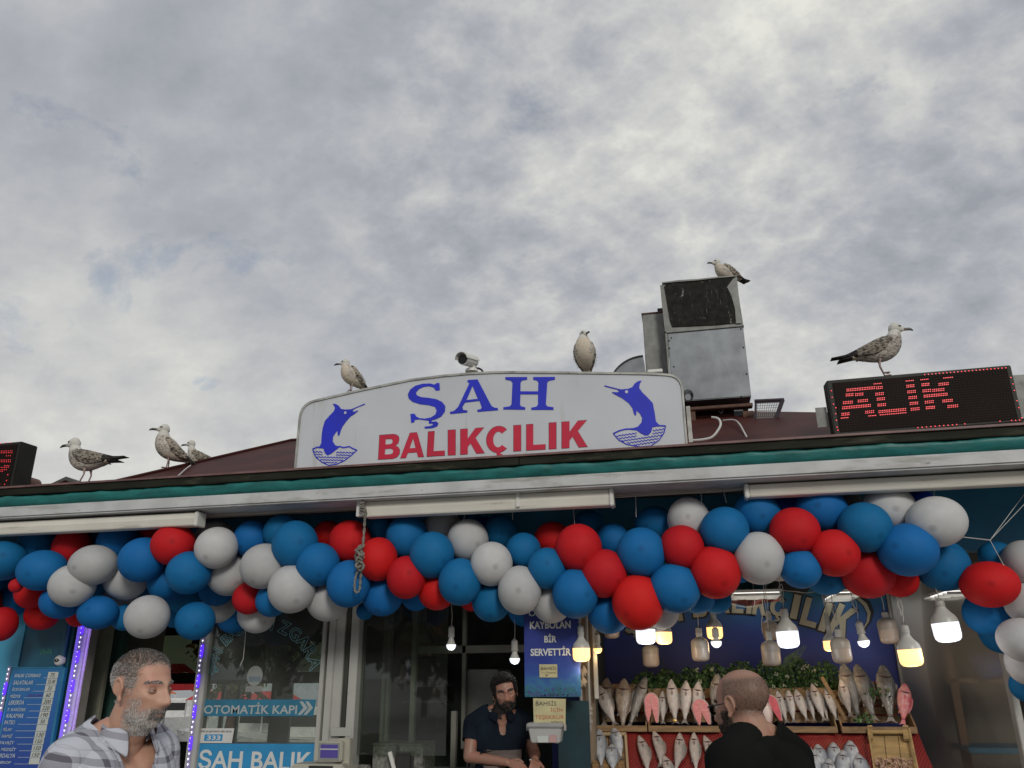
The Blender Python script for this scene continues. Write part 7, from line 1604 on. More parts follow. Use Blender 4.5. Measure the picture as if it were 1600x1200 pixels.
for i, (x, h, r_) in enumerate(((-19, 6.4, 3.6), (-12, 5.6, 3.4), (-5.5, 6.2, 3.5), (1.5, 5.4, 3.3), (8, 6.3, 3.6), (15, 5.8, 3.4), (-26, 6.5, 3.8), (22, 6.6, 3.8))):
    tree('plane_tree', x, -29 - (i % 3), h, r_, 30 + i, ['broad tree behind the photographer mirrored in the shop glass, number one from the left', 'x'][0].replace('number one from the left', ['far left', 'left', 'centre left', 'middle', 'centre right', 'right', 'outermost left', 'outermost right'][i]), lg[:3] if i % 2 else [lg[0], lg[1]], 2600, .42)
# ================================================================== PEOPLE
def remesh(mb, voxel, smooth_n=6, name='tmp'):
    me = mb.mesh(name, []); o = bpy.data.objects.new(name, me); COL.objects.link(o)
    r = o.modifiers.new('r', 'REMESH'); r.mode = 'VOXEL'; r.voxel_size = voxel; r.adaptivity = 0
    if smooth_n:
        sm = o.modifiers.new('s', 'SMOOTH'); sm.iterations = smooth_n; sm.factor = .5
    dg = bpy.context.evaluated_depsgraph_get(); out = bpy.data.meshes.new_from_object(o.evaluated_get(dg)); bpy.data.objects.remove(o); return out
def capsule(mb, a, b, ra, rb=None, n=16, sq=1.0):
    a, b = Vector(a), Vector(b); rb = rb or ra; d = (b - a).normalized(); up = Vector((0, 0, 1)) if abs(d.z) < .9 else Vector((0, 1, 0)); u = d.cross(up).normalized(); w = d.cross(u)
    rings = []
    for k in range(5): t = math.pi / 2 * (1 - k / 4.0); rings.append((a - d * ra * math.sin(t), max(ra * math.cos(t), 1e-4)))
    for k in range(5): t = math.pi / 2 * (k / 4.0); rings.append((b + d * rb * math.sin(t), max(rb * math.cos(t), 1e-4)))
    mb.loft([[c + (u * math.cos(2*math.pi*q/n) + w * math.sin(2*math.pi*q/n) * sq) * r for q in range(n)] for c, r in rings])
def ellipsoid(mb, c, r, n=24): mb.ball(c, 1.0, n, sq=r)
def head_surface(extra, nu=112, nv=84, jaw=1.0):
    c1, r1 = np.array([0, .018, .045]), np.array([.0765, .098, .079]); c2, r2 = np.array([0, -.022, -.030]), np.array([.0625 * jaw, .078, .090])
    pts = []
    for j in range(nv + 1):
        ph = math.pi * j / nv
        for i in range(nu):
            th = 2 * math.pi * i / nu; pts.append((math.sin(ph) * math.cos(th), math.sin(ph) * math.sin(th), -math.cos(ph)))
    d = np.array(pts)
    def hit(c, r):
        A = ((d / r) ** 2).sum(1); B = -2 * ((d / r) * (c / r)).sum(1); C = ((c / r) ** 2).sum() - 1; return (-B + np.sqrt(np.maximum(B * B - 4 * A * C, 0))) / (2 * A)
    t1, t2 = hit(c1, r1), hit(c2, r2); k = 60.0; t = np.log(np.exp(k * t1) + np.exp(k * t2)) / k - .0035; p = d * t[:, None]
    B = [((.028, -.092, .026), (.022, .04, .008), (0, -.006, 0), 1), ((0, -.095, .022), (.010, .04, .010), (0, -.003, 0), 0), ((.031, -.09, .004), (.014, .04, .0095), (0, .0125, 0), 1),
         ((0, -.097, .0), (.0065, .04, .016), (0, -.012, 0), 0), ((0, -.1, -.029), (.0095, .04, .012), (0, -.024, -.003), 0), ((.0135, -.095, -.035), (.006, .04, .007), (0, -.010, 0), 1),
         ((0, -.1, -.049), (.02, .04, .005), (0, .003, 0), 0), ((0, -.1, -.058), (.018, .04, .0045), (0, -.006, 0), 0), ((0, -.1, -.0645), (.022, .04, .0026), (0, .006, 0), 0), ((0, -.1, -.071), (.016, .04, .005), (0, -.007, 0), 0),
         ((0, -.1, -.083), (.018, .04, .006), (0, .004, 0), 0), ((0, -.09, -.103), (.018, .04, .012), (0, -.010, -.002), 0), ((.050, -.062, -.012), (.015, .03, .012), (.004, -.005, 0), 1),
         ((.050, -.055, -.052), (.014, .03, .020), (-.005, .003, 0), 1), ((.07, -.045, .035), (.012, .03, .02), (-.004, 0, 0), 1), ((.055, .005, -.078), (.016, .03, .016), (.005, .002, -.002), 1),
         ((.026, -.09, -.046), (.004, .04, .012), (0, .0022, 0), 1)] + extra
    for c, s, dd, sym in B:
        for sg in ((1, -1) if sym else (1,)):
            cc = np.array([c[0] * sg, c[1], c[2]]); g = np.exp(-(((p - cc) / np.array(s)) ** 2).sum(1) / 2); p = p + g[:, None] * np.array([dd[0] * sg, dd[1], dd[2]])
    mb = MB(); n = nu; vs = [tuple(v) for v in p]; fs = []
    for j in range(1, nv - 1):
        for i in range(nu): fs.append((j*n+i, j*n+(i+1) % n, (j+1)*n+(i+1) % n, (j+1)*n+i))
    # close the two poles on their own vertices
    used = vs[n:(nv)*n]; mb.add(used, [tuple(i - n for i in f) for f in fs]); b0, b1 = len(mb.v), len(mb.v) + 1
    mb.v += [vs[0], vs[nv * n]]; m_ = (nv - 2) * n
    for i in range(n): mb.f.append((b0, (i + 1) % n, i)); mb.f.append((b1, m_ + i, m_ + (i + 1) % n)); mb.mi += [0, 0]
    return mb
def xform(mb, M4, start=0): mb.v[start:] = [tuple(M4 @ Vector(v)) for v in mb.v[start:]]
def hand(mb, wrist, tip_dir, palm_n, curl=.5, s=1.0, thumb_side=1):
    d = Vector(tip_dir).normalized(); nn = Vector(palm_n); nn = (nn - d * nn.dot(d)).normalized(); side = d.cross(nn) * thumb_side; w = Vector(wrist)
    for k in (-1, -.33, .33, 1): capsule(mb, w + d * .012 * s + side * .012 * k * s, w + d * .088 * s + side * .030 * k * s, .013 * s, .0125 * s, 10)
    for k, L_ in ((1, .074), (.36, .084), (-.3, .078), (-.95, .060)):
        b = w + d * .09 * s + side * .030 * k * s; dd = d.copy(); p = b; r = .0098 * s
        for seg, f in enumerate((.44, .32, .24)):
            ang = curl * (.6 + .35 * seg); dd = (dd * math.cos(ang) + nn * math.sin(ang)).normalized(); q = p + dd * L_ * f * s; capsule(mb, p, q, r, r * .9, 10); p = q; r *= .9
    b = w + d * .03 * s + side * .030 * s; t1 = (d * .6 + side * .75 + nn * .25).normalized(); p1 = b + t1 * .045 * s; t2 = (d * .9 + side * .1 + nn * .45).normalized(); capsule(mb, b, p1, .014 * s, .0115 * s, 10); capsule(mb, p1, p1 + t2 * .034 * s, .0112 * s, .0085 * s, 10)
def skin_mat(name, base, stub, red=(.45, .14, .10)):
    m = bpy.data.materials.new(name); m.use_nodes = True; t = m.node_tree; b = t.nodes['Principled BSDF']; b.inputs['Roughness'].default_value = .48; b.inputs['Specular IOR Level'].default_value = .4
    b.inputs['Subsurface Weight'].default_value = .10; b.inputs['Subsurface Radius'].default_value = (.012, .004, .002); b.inputs['Subsurface Scale'].default_value = .4
    tcn = t.nodes.new('ShaderNodeTexCoord'); n = t.nodes.new('ShaderNodeTexNoise'); n.inputs['Scale'].default_value = 22; n.inputs['Detail'].default_value = 7; t.links.new(tcn.outputs['Object'], n.inputs['Vector'])
    mr = t.nodes.new('ShaderNodeMapRange'); mr.inputs[1].default_value = .4; mr.inputs[2].default_value = .75; mr.inputs[4].default_value = .45; t.links.new(n.outputs['Fac'], mr.inputs[0])
    m1 = t.nodes.new('ShaderNodeMix'); m1.data_type = 'RGBA'; t.links.new(mr.outputs[0], m1.inputs[0]); m1.inputs[6].default_value = (*base, 1); m1.inputs[7].default_value = (*red, 1)
    at = t.nodes.new('ShaderNodeAttribute'); at.attribute_name = 'hair'; m2 = t.nodes.new('ShaderNodeMix'); m2.data_type = 'RGBA'
    n2 = t.nodes.new('ShaderNodeTexNoise'); n2.inputs['Scale'].default_value = 260; t.links.new(tcn.outputs['Object'], n2.inputs['Vector'])
    mu = t.nodes.new('ShaderNodeMath'); mu.operation = 'MULTIPLY'; a2 = t.nodes.new('ShaderNodeMapRange'); a2.inputs[1].default_value = .3; a2.inputs[2].default_value = .7; a2.inputs[3].default_value = .55; t.links.new(n2.outputs['Fac'], a2.inputs[0]); t.links.new(at.outputs['Fac'], mu.inputs[0]); t.links.new(a2.outputs[0], mu.inputs[1])
    t.links.new(mu.outputs[0], m2.inputs[0]); t.links.new(m1.outputs[2], m2.inputs[6]); m2.inputs[7].default_value = (*stub, 1)
    at2 = t.nodes.new('ShaderNodeAttribute'); at2.attribute_name = 'lips'; m3 = t.nodes.new('ShaderNodeMix'); m3.data_type = 'RGBA'; t.links.new(at2.outputs['Fac'], m3.inputs[0]); t.links.new(m2.outputs[2], m3.inputs[6]); m3.inputs[7].default_value = (*[c * .62 for c in red], 1)
    t.links.new(m3.outputs[2], b.inputs['Base Color'])
    bp = t.nodes.new('ShaderNodeBump'); bp.inputs['Strength'].default_value = .18; bp.inputs['Distance'].default_value = .002; n3 = t.nodes.new('ShaderNodeTexNoise'); n3.inputs['Scale'].default_value = 160; n3.inputs['Detail'].default_value = 5; t.links.new(tcn.outputs['Object'], n3.inputs['Vector']); t.links.new(n3.outputs['Fac'], bp.inputs['Height']); t.links.new(bp.outputs[0], b.inputs['Normal'])
    return m
def sst(a, b, x): t = np.clip((x - a) / (b - a), 0, 1); return t * t * (3 - 2 * t)
class Person:
    def __init__(s, label, at, head_pt, body_yaw, head_yaw, scale, voxel, skin, head_extra=(), arms='down', head_off=(0, -.05), head_pitch=0, head_roll=0, belly=1.0, jaw=1.0, lean=0.0, shoulder=1.0, neckr=.060, hz=1.63, bodyroll=0.0):
        """head_pt: world position of the head centre; the figure stands on the ground below"""
        s.e = empty('person', (0, 0, 0), label, 'person'); s.sc = scale; zc = head_pt[2]
        s.HZ = hz; s.off = Vector((head_off[0], head_off[1], 0))
        rot = Matrix.Rotation(body_yaw, 4, 'Z'); s.scale = zc / s.HZ
        s.e.rotation_euler = (0, 0, body_yaw); s.e.scale = (s.scale,) * 3
        o = Vector(head_pt) - (rot @ (s.off * s.scale)); s.e.location = (o.x, o.y, 0)
        s.HM = Matrix.Translation((s.off.x, s.off.y, s.HZ)) @ Matrix.Rotation(head_yaw, 4, 'Z') @ Matrix.Rotation(head_pitch, 4, 'X') @ Matrix.Rotation(head_roll, 4, 'Y') @ Matrix.Scale(scale, 4)
        s.HI = s.HM.inverted()
        hm = head_surface(list(head_extra), jaw=jaw)
        s.hv = np.array(hm.v); s.hf = hm.f
        for sg in (-1, 1):
            X = .0735 * sg; pth = []
            for k in range(15):
                a = rad(-75 + 285 * k / 14); pth.append((X + sg * (.010 + .004 * math.sin(a)) , .014 - .0165 * math.cos(a) * (1 if math.sin(a) > -.2 else .6), .003 + .031 * math.sin(a)))
            hm.tube(pth, [.004] + [.0058] * 13 + [.004], 8); hm.ball((X + sg * .004, .015, .004), 1, 16, sq=(.008, .015, .027)); hm.ball((X + sg * .008, .004, -.026), 1, 12, sq=(.0055, .008, .010)); hm.ball((X + sg * .008, .001, .000), 1, 10, sq=(.004, .005, .009))
        xform(hm, s.HM)
        mb = hm; fx, fy = s.off.x, s.off.y
        Q = lambda x, y, z: (x, y + lean * (1.0 - (z - .95) / .6) * 0, z)
        s.NA, s.NB = np.array((fx * .2, .012 + fy * .15, 1.42)), np.array((fx * .9, fy + .028, s.HZ - .055)); capsule(mb, s.NA, s.NB, neckr * 1.06, neckr * .96, 20)
        capsule(mb, (fx * .5, .0 + fy * .4, 1.45), (fx * .9, fy - .012, s.HZ - .10), .042, .040, 16)
        sh = .165 * shoulder
        for sg in (-1, 1):
            capsule(mb, (.045 * sg, .022 + fy * .2, 1.485), (sh * .92 * sg, .020, 1.425), .042, .050, 14)
            capsule(mb, (.05 * sg, .012, 1.40), (sh * sg, .012, 1.40), .072, .066, 16)
            ellipsoid(mb, (.075 * sg, -.020, 1.32), (.11, .088, .13)); ellipsoid(mb, (.085 * sg, .035, 1.32), (.10, .085, .13))
        ellipsoid(mb, (0, .0, 1.24), (.168, .122, .20)); ellipsoid(mb, (0, -.022 * belly, 1.09), (.165, .118 * belly, .16)); ellipsoid(mb, (0, .01, .96), (.175, .125, .14))
        for sg in (-1, 1):
            capsule(mb, (.092 * sg, .0, .90), (.10 * sg, -.01, .50), .092, .062, 18); capsule(mb, (.10 * sg, -.01, .50), (.105 * sg, .02, .09), .058, .040, 16); capsule(mb, (.105 * sg, .03, .045), (.118 * sg, -.15, .030), .040, .030, 14)
        s.arms = arms
        if arms == 'down': J = {sg: ((sh * 1.08 * sg, .012, 1.395), (.235 * sg * shoulder, .030, 1.12), (.245 * sg, -.05, .88)) for sg in (-1, 1)}
        else: J = arms
        for sg, (a, b, c) in J.items():
            capsule(mb, a, b, .056, .043, 16); capsule(mb, b, c, .043, .027, 16)
            if arms == 'down': hand(mb, c, (0, -.12, -1), (-sg, 0, 0), .35, thumb_side=sg * -1)
            else:
                A_, B_ = Vector(b), Vector(c); hand(mb, c, (B_ - A_).normalized() + Vector((.0, -.1, -.15)), (-sg * .3, .5, -.8), .55, thumb_side=1)
        s.J = J
        me = remesh(mb, voxel, 4, 'body'); s.me = me; me.materials.clear(); me.materials.append(skin)
        me.polygons.foreach_set('use_smooth', [True] * len(me.polygons))
        s.body = link('body', me, s.e); n = len(me.vertices); co = np.empty(n * 3); me.vertices.foreach_get('co', co); s.co = co.reshape(-1, 3)
        nr = np.empty(n * 3); me.vertices.foreach_get('normal', nr); s.nr = nr.reshape(-1, 3)
        HI = np.array(s.HI); s.hl = s.co @ HI[:3, :3].T + HI[:3, 3]
    def attr(s, name, vals): a = s.me.attributes.new(name, 'FLOAT', 'POINT'); a.data.foreach_set('value', np.clip(vals, 0, 1).astype(np.float32))
    def strands(s, dens, n, length, mats, rng, bias=(0, .3, -.6), width=.0011, name='hair', lie=.6, curl=.0):
        """short tapering hairs rooted in the skin; dens(p)-> (probability, material weights) in head coordinates"""
        m = (np.abs(s.hl[:, 2]) < .16) & (np.abs(s.hl[:, 0]) < .11) & (np.abs(s.hl[:, 1]) < .14); idx = np.where(m)[0]; H = s.hl[idx]; pr, kind = dens(H)
        pr = pr / max(pr.sum(), 1e-9); pick = rng.choice(len(idx), n, p=pr); mbs = [MB() for _ in mats]; RM = np.array(s.HM.to_3x3()) / s.HM.to_scale()[0]
        for i in pick:
            p = s.co[idx[i]] + rng.normal(0, .0012, 3); nn = s.nr[idx[i]]; bl = RM @ np.array(bias if not callable(bias) else bias(H[i])); d = nn * (1 - lie) + (bl - nn * bl.dot(nn)) * lie + rng.normal(0, .22, 3); d = d / np.linalg.norm(d)
            L_ = length * rng.uniform(.6, 1.2); sd = np.cross(d, nn + rng.normal(0, .5, 3)); sd = sd / (np.linalg.norm(sd) + 1e-9) * width
            k = int(np.clip(kind[i] + rng.normal(0, .55), 0, len(mats) - .01)); p = p + nn * -.0006
            mid = p + d * L_ * .55 + nn * curl * L_; mbs[k].add([p - sd, p + sd, mid + sd * .8, mid - sd * .8, p + d * L_], [(0, 1, 2, 3), (3, 2, 4)])
        for m_, b_ in zip(mats, mbs):
            if b_.v: b_.build(name, m_, s.e, kind='stuff')
    def eyes(s, squint=.5, iris=(.05, .03, .02), lidc=None, y=-.0762):
        for sg in (-1, 1):
            c = Vector((.0305 * sg, y, .0035)); Mx = s.HM
            mb = MB().ball(c, .0118, 18); xform(mb, Mx); ey = mb.build('eye', mat('eyeball', (.55, .52, .48), .2) if 'eyeball' not in bpy.data.materials else bpy.data.materials['eyeball'], s.e, smooth='all')
            mb = MB().ball(c + Vector((.0008 * sg, -.0072, 0)), .0056, 14, sq=(1, .95, 1)); xform(mb, Mx); mb.build('iris', mat('iris_dark', (.03, .018, .012), .1) if 'iris_dark' not in bpy.data.materials else bpy.data.materials['iris_dark'], ey, smooth='all')
            for lo_, hi_ in ((.0042 - squint * .0040, .02), (-.02, -.0036 + squint * .0022)):
                mb = MB(); rings = []
                for i in range(9):
                    z0 = max(lo_, -.0128); z1 = min(hi_, .0128); z = z0 + (z1 - z0) * i / 8; r = math.sqrt(max(.0129 ** 2 - z * z, 1e-8)); rings.append([c + Vector((r * 1.06 * math.cos(a), r * math.sin(a) , z - .10 * abs(math.cos(a)) ** 2 * .004)) for a in [math.pi + math.pi * q / 12 for q in range(13)]])
                vs = [v for r_ in rings for v in r_]; mb.add(vs, [(i*13+q, i*13+q+1, (i+1)*13+q+1, (i+1)*13+q) for i in range(8) for q in range(12)]); xform(mb, Mx)
                o = mb.build('eyelid', lidc, s.e, smooth='all'); sol = o.modifiers.new('t', 'SOLIDIFY'); sol.thickness = .0012
    def shell(s, name, pred, off, m, smooth_n=8, noise=0.0, nscale=9.0, thick=0.0, seed=0, push=None):
        """cloth grown from the body: the faces inside pred(p), moved out by off"""
        me = s.me; keep = pred(s.co); nf = len(me.polygons); ls = np.empty(len(me.loops), dtype=np.int32); me.loops.foreach_get('vertex_index', ls); q = ls.reshape(-1, 4); fk = keep[q].all(1); q = q[fk]
        ids = np.unique(q); rm = np.full(len(s.co), -1); rm[ids] = np.arange(len(ids)); q = rm[q]; base = s.co[ids].copy(); nr = s.nr[ids].copy(); co = base + nr * off
        if push is not None: co = push(co, nr)
        # even out with its neighbours so that the cloth does not cling
        E = np.concatenate([q[:, [0, 1]], q[:, [1, 2]], q[:, [2, 3]], q[:, [3, 0]]]); E = np.concatenate([E, E[:, ::-1]]); deg = np.bincount(E[:, 0], minlength=len(ids))[:, None]
        for _ in range(smooth_n):
            acc = np.stack([np.bincount(E[:, 0], weights=co[E[:, 1], a], minlength=len(ids)) for a in range(3)], 1); co = co * .4 + acc / deg * .6
        d = ((co - base) * nr).sum(1); co = co + nr * np.maximum(off * .55 - d, 0)[:, None]
        if noise:
            from mathutils import noise as mn
            w = np.array([mn.noise(Vector(c) * nscale + Vector((seed, 0, 0))) + .6 * mn.noise(Vector((c[0] * nscale * 2.3, c[1] * nscale * 2.3, c[2] * nscale * 1.1 + seed))) for c in co]); co = co + nr * ((w * .5 + .35) * noise)[:, None]
        m2 = bpy.data.meshes.new(name); m2.from_pydata(co.tolist(), [], q.tolist()); m2.materials.append(m); m2.polygons.foreach_set('use_smooth', [True] * len(m2.polygons)); m2.update()
        o = link(name, m2, s.e)
        if thick: sol = o.modifiers.new('t', 'SOLIDIFY'); sol.thickness = thick; sol.offset = 0
        return o
def collar(P_, m, cen, r=(.078, .074), open_deg=32, h=.036, fall=.045, pt=.03, tiltf=.35, gap=.0, name='collar', z0=1.452, tiltx=0):
    mb = MB(); n = 44; rings = []
    for i in range(n + 1):
        a = rad(-90 + open_deg + (360 - 2 * open_deg) * i / n); c, s_ = math.cos(a), math.sin(a); fr = max(0, -s_) ** 2
        lift = .022 * max(0, s_) - .020 * fr
        ps = []
        for (rr, zz) in ((1.00, 0), (.97, h * .5), (.985, h), (1.06, h * 1.02), (1.20, h * .45), (1.34 + .22 * fr, h - fall - pt * fr)):
            ps.append((cen[0] + r[0] * rr * c, cen[1] + r[1] * rr * s_ - .03 * fr * (rr - 1), z0 + lift + zz + .004 * math.sin(i * .8)))
        rings.append(ps)
    vs = [v for r_ in rings for v in r_]; k = 6
    mb.add(vs, [(i*k+q, (i+1)*k+q, (i+1)*k+q+1, i*k+q+1) for i in range(n) for q in range(k - 1)]); o = mb.build(name, m, P_.e, smooth='all'); sol = o.modifiers.new('t', 'SOLIDIFY'); sol.thickness = .003; sb = o.modifiers.new('s', 'SUBSURF'); sb.levels = 1; sb.render_levels = 1; return o
# ---- plaid cloth ----
def plaid(name):
    m = bpy.data.materials.new(name); m.use_nodes = True; t = m.node_tree; b = t.nodes['Principled BSDF']; b.inputs['Roughness'].default_value = .8; b.inputs['Specular IOR Level'].default_value = .2
    tcn = t.nodes.new('ShaderNodeTexCoord'); n0 = t.nodes.new('ShaderNodeTexNoise'); n0.inputs['Scale'].default_value = 5; t.links.new(tcn.outputs['Object'], n0.inputs['Vector'])
    mv = t.nodes.new('ShaderNodeMix'); mv.data_type = 'VECTOR'; mv.inputs[0].default_value = .03; t.links.new(tcn.outputs['Object'], mv.inputs[4]); t.links.new(n0.outputs['Color'], mv.inputs[5])
    sp = t.nodes.new('ShaderNodeSeparateXYZ'); t.links.new(mv.outputs[1], sp.inputs[0])
    def mth(op, a, b_=None):
        n = t.nodes.new('ShaderNodeMath'); n.operation = op
        for i, v in enumerate((a, b_)):
            if v is None: continue
            if hasattr(v, 'links'): t.links.new(v, n.inputs[i])
            else: n.inputs[i].default_value = v
        return n.outputs[0]
    def band(v, per, w, ph): return mth('LESS_THAN', mth('FRACT', mth('ADD', mth('MULTIPLY', v, 1 / per), ph)), w)
    X = mth('ADD', sp.outputs[0], mth('MULTIPLY', sp.outputs[1], .55)); Z = mth('ADD', sp.outputs[2], mth('MULTIPLY', sp.outputs[1], -.25))
    a = band(X, .068, .27, .1); c = band(Z, .070, .25, .3); a2 = band(X, .068, .06, .62); c2 = band(Z, .070, .06, .8)
    f = mth('ADD', mth('MULTIPLY', mth('ADD', a, c), .46), mth('MULTIPLY', mth('MAXIMUM', a2, c2), .16))
    mx_ = t.nodes.new('ShaderNodeMix'); mx_.data_type = 'RGBA'; t.links.new(mth('MINIMUM', f, .86), mx_.inputs[0]); mx_.inputs[6].default_value = (.50, .52, .58, 1); mx_.inputs[7].default_value = (.06, .05, .075, 1)
    t.links.new(mx_.outputs[2], b.inputs['Base Color'])
    n3 = t.nodes.new('ShaderNodeTexNoise'); n3.inputs['Scale'].default_value = 14; n3.inputs['Detail'].default_value = 4; t.links.new(tcn.outputs['Object'], n3.inputs['Vector']); bp = t.nodes.new('ShaderNodeBump'); bp.inputs['Strength'].default_value = .35; bp.inputs['Distance'].default_value = .02; t.links.new(n3.outputs['Fac'], bp.inputs['Height']); t.links.new(bp.outputs[0], b.inputs['Normal']); return m
rng = np.random.default_rng(5)
def neckline(P_, co, r=.080, z0=1.455, v=None, zmax=1.545):
    """True where the cloth may be: outside the neck, and outside the V opening (z of its point, half width per metre)"""
    x, y, z = co.T; d = P_.NB - P_.NA; t = ((co - P_.NA) @ d) / (d @ d); dist = np.linalg.norm(co - (P_.NA + t[:, None] * d), axis=1)
    zz = z - z0 - .25 * (y + .02); ok = ~((zz > 0) & (dist < r + .35 * zz)) & (z < zmax) & (np.linalg.norm(co - np.array([P_.off.x, P_.off.y, P_.HZ]), axis=1) > .125)
    if v: ok &= ~((y < .0) & (np.abs(x) < .006 + (z - v[0]) * v[1]) & (z > v[0]))
    return ok
def torso(co, sleeve, P_, neck_fn, zlow=.94):
    """points of the trunk and the sleeves down to the fraction `sleeve` of the upper arm"""
    x, y, z = co.T; trunk = (z > zlow) & (z < 1.60) & (np.abs(x) < .34); out = trunk & neck_fn(co)
    for sg, (a, b, c) in P_.J.items():
        A, B, C = (np.array(v) for v in (a, b, c)); 
        def dist(A, B): d = B - A; L_ = (d * d).sum(); t = np.clip(((co - A) @ d) / L_, 0, 1); return np.linalg.norm(co - (A + t[:, None] * d), axis=1), ((co - A) @ d) / L_
        d1, t1 = dist(A, B); d2, t2 = dist(B, C); arm = ((d1 < .075) & (t1 > .0)) ; fore = (d2 < .06) & (t2 > .15)
        if sleeve < 1: out &= ~((d1 < .072) & (t1 > sleeve) & (np.abs(x) > .17)); out &= ~((d2 < .062) & ((np.abs(x) > .17) | (y < -.137)) & (t2 > -.05))
        else: out |= (d1 < .075) & (t1 > 0) | ((d2 < .062) & (t2 < .93)); out &= ~((d2 < .09) & (t2 > .93))
        if sleeve < 1:
            pass
    return out
def hand_mask(P_, co):
    m = np.zeros(len(co), bool)
    for sg, (a, b, c) in P_.J.items(): m |= np.linalg.norm(co - np.array(c), axis=1) < .25
    return m
# ================= the grey haired man on the left =================
skA = skin_mat('skin_tanned', (.50, .30, .215), (.27, .25, .235), (.50, .19, .14)); 
wr = [((0, -.1, .047 + .0095 * i), (.034, .04, .0022), (0, .0034, 0), 0) for i in range(3)] + [((.0, -.1, -.012), (.007, .04, .010), (0, -.005, 0), 0), ((.028, -.09, -.010), (.014, .04, .0035), (0, .0025, 0), 1), ((.034, -.09, -.012), (.012, .04, .004), (0, .002, 0), 1)]
yA = -2.60; pA = P(223, 1078, yA)
A = Person('grey haired bearded man in a plaid shirt walking past at the lower left, looking right', None, pA, rad(70), rad(9), 1.05, .0032, skA, wr, head_off=(0, -.085), head_pitch=rad(3), belly=1.1, jaw=.98, shoulder=.90, neckr=.066, hz=1.61)
h = A.hl; x, y, z = h.T; ax_ = np.abs(x)
hairA = (sst(.062, .078, z + .25 * np.minimum(y + .03, 0)) * (y > -.10) + sst(-.005, .015, z) * sst(-.040, -.025, y) * (ax_ > .035) + sst(-.05, -.03, z) * sst(.025, .045, y)); hairA[(z < -.06)] *= 0
hairA = np.clip(hairA, 0, 1) * (np.linalg.norm(h, axis=1) < .17) * ~((ax_ > .074) & (y < .045) & (z < .04))
mouth = np.exp(-((x / .020) ** 2 + ((z + .0645) / .0075) ** 2)) * (y < -.07)
beardA = (sst(-.038, -.075, z) * (y < .012) * (z > -.135) + sst(-.015, -.035, z) * sst(.044, .052, ax_) * (y < -.008) * (y > -.055) + sst(-.0455, -.050, z) * (y < -.06)) * (1 - mouth); beardA = np.clip(beardA, 0, 1) * (np.linalg.norm(h, axis=1) < .165) * (h[:, 1] > -.14)
A.attr('hair', np.maximum(hairA * .7, beardA * .42)); A.attr('lips', mouth * .8 * (np.abs(z + .0645) < .010))
gm = [mat('hair_%s' % n_, c, .6, var=.2) for n_, c in (('dark', (.10, .095, .09)), ('grey', (.27, .265, .26)), ('white', (.60, .58, .56)))]
def densA(H):
    x, y, z = H.T; ax_ = np.abs(x); hr = (sst(.058, .092, z + .25 * np.minimum(y + .03, 0)) * (y > -.095) + sst(-.02, .045, z) * sst(-.050, -.018, y) * (ax_ > .035) + sst(-.045, -.03, z) * sst(.03, .045, y)) * (z > -.055) * (np.linalg.norm(H, axis=1) < .17) * ~((ax_ > .073) & (y < .045) & (z < .045)); hr = np.clip(hr, 0, 1)
    kind = np.where(z > .075, .75, np.where(z > .04, 1.25, 2.0)) + (y > .04) * (z < .08) * .3; return hr, kind
def densAb(H):
    x, y, z = H.T; ax_ = np.abs(x); mo = np.exp(-((x / .021) ** 2 + ((z + .0645) / .0065) ** 2)); b_ = (sst(-.040, -.080, z) * sst(.022, -.015, y) * (z > -.128) + sst(.0, -.05, z) * sst(.040, .058, ax_) * sst(.005, -.02, y) * (y > -.060) * .35 + sst(-.045, -.052, z) * (ax_ < .028) * (y < -.07)) * (1 - mo > .35); b_ = b_ * (np.linalg.norm(H, axis=1) < .16)
    kind = np.where((ax_ < .030) & (z > -.080), 1.15, 2.3) - .5 * np.exp(-((ax_ - .024) / .006) ** 2); return np.clip(b_, 0, 1), kind
A.strands(densA, 20000, .0075, gm, rng, bias=lambda p: (0, .5, -.6) if p[2] < .08 else (p[0] * 2, -.7, .1), lie=.5, width=.00065)
A.strands(densAb, 8500, .0075, gm, rng, bias=(0, .05, -1), lie=.70, name='beard', width=.00055)
def brow(H): x, y, z = H.T; ax_ = np.abs(x); return np.exp(-(((z - .0245 - .004 * np.cos((ax_ - .03) * 90)) / .0028) ** 2)) * (ax_ > .012) * (ax_ < .05) * (y < -.055), np.full(len(x), 1.2)
A.strands(brow, 380, .008, gm, rng, bias=lambda p: (1.0 if p[0] > 0 else -1.0, 0, -.1), lie=.85, name='eyebrow')
A.eyes(.80, y=-.0715, lidc=mat('lid_tanned', (.33, .17, .115), .5))
pl_ = plaid('plaid_cloth')
neckA = lambda co: neckline(A, co, .072, 1.462, (1.27, .42))
A.shell('shirt', lambda c: torso(c, 1.0, A, neckA, .86), .014, pl_, 16, .016, 9.0, .003, 3)
collar(A, pl_, (0, -.026, 0), r=(.077, .073), open_deg=26, h=.040, fall=.048, pt=.040, z0=1.462)
A.shell('placket', lambda c: (c[:, 1] < 0) & (np.abs(np.abs(c[:, 0]) - (.016 + np.maximum(c[:, 2] - 1.27, 0) * .42)) < .010) & (c[:, 2] > .95) & (c[:, 2] < 1.44), .026, pl_, 6, 0, thick=.002)
tro = mat('trouser_dark', (.03, .032, .04), .8, var=.2); shoem = mat('shoe_black', (.015, .014, .013), .4)
def legs(P_, m, z1=.97): P_.shell('trousers', lambda c: (c[:, 2] < z1) & (c[:, 2] > .085) & ~hand_mask(P_, c), .014, m, 10, .008, 6, .002, 5); P_.shell('shoe', lambda c: c[:, 2] < .10, .006, shoem, 3, 0, thick=.004)
legs(A, tro)
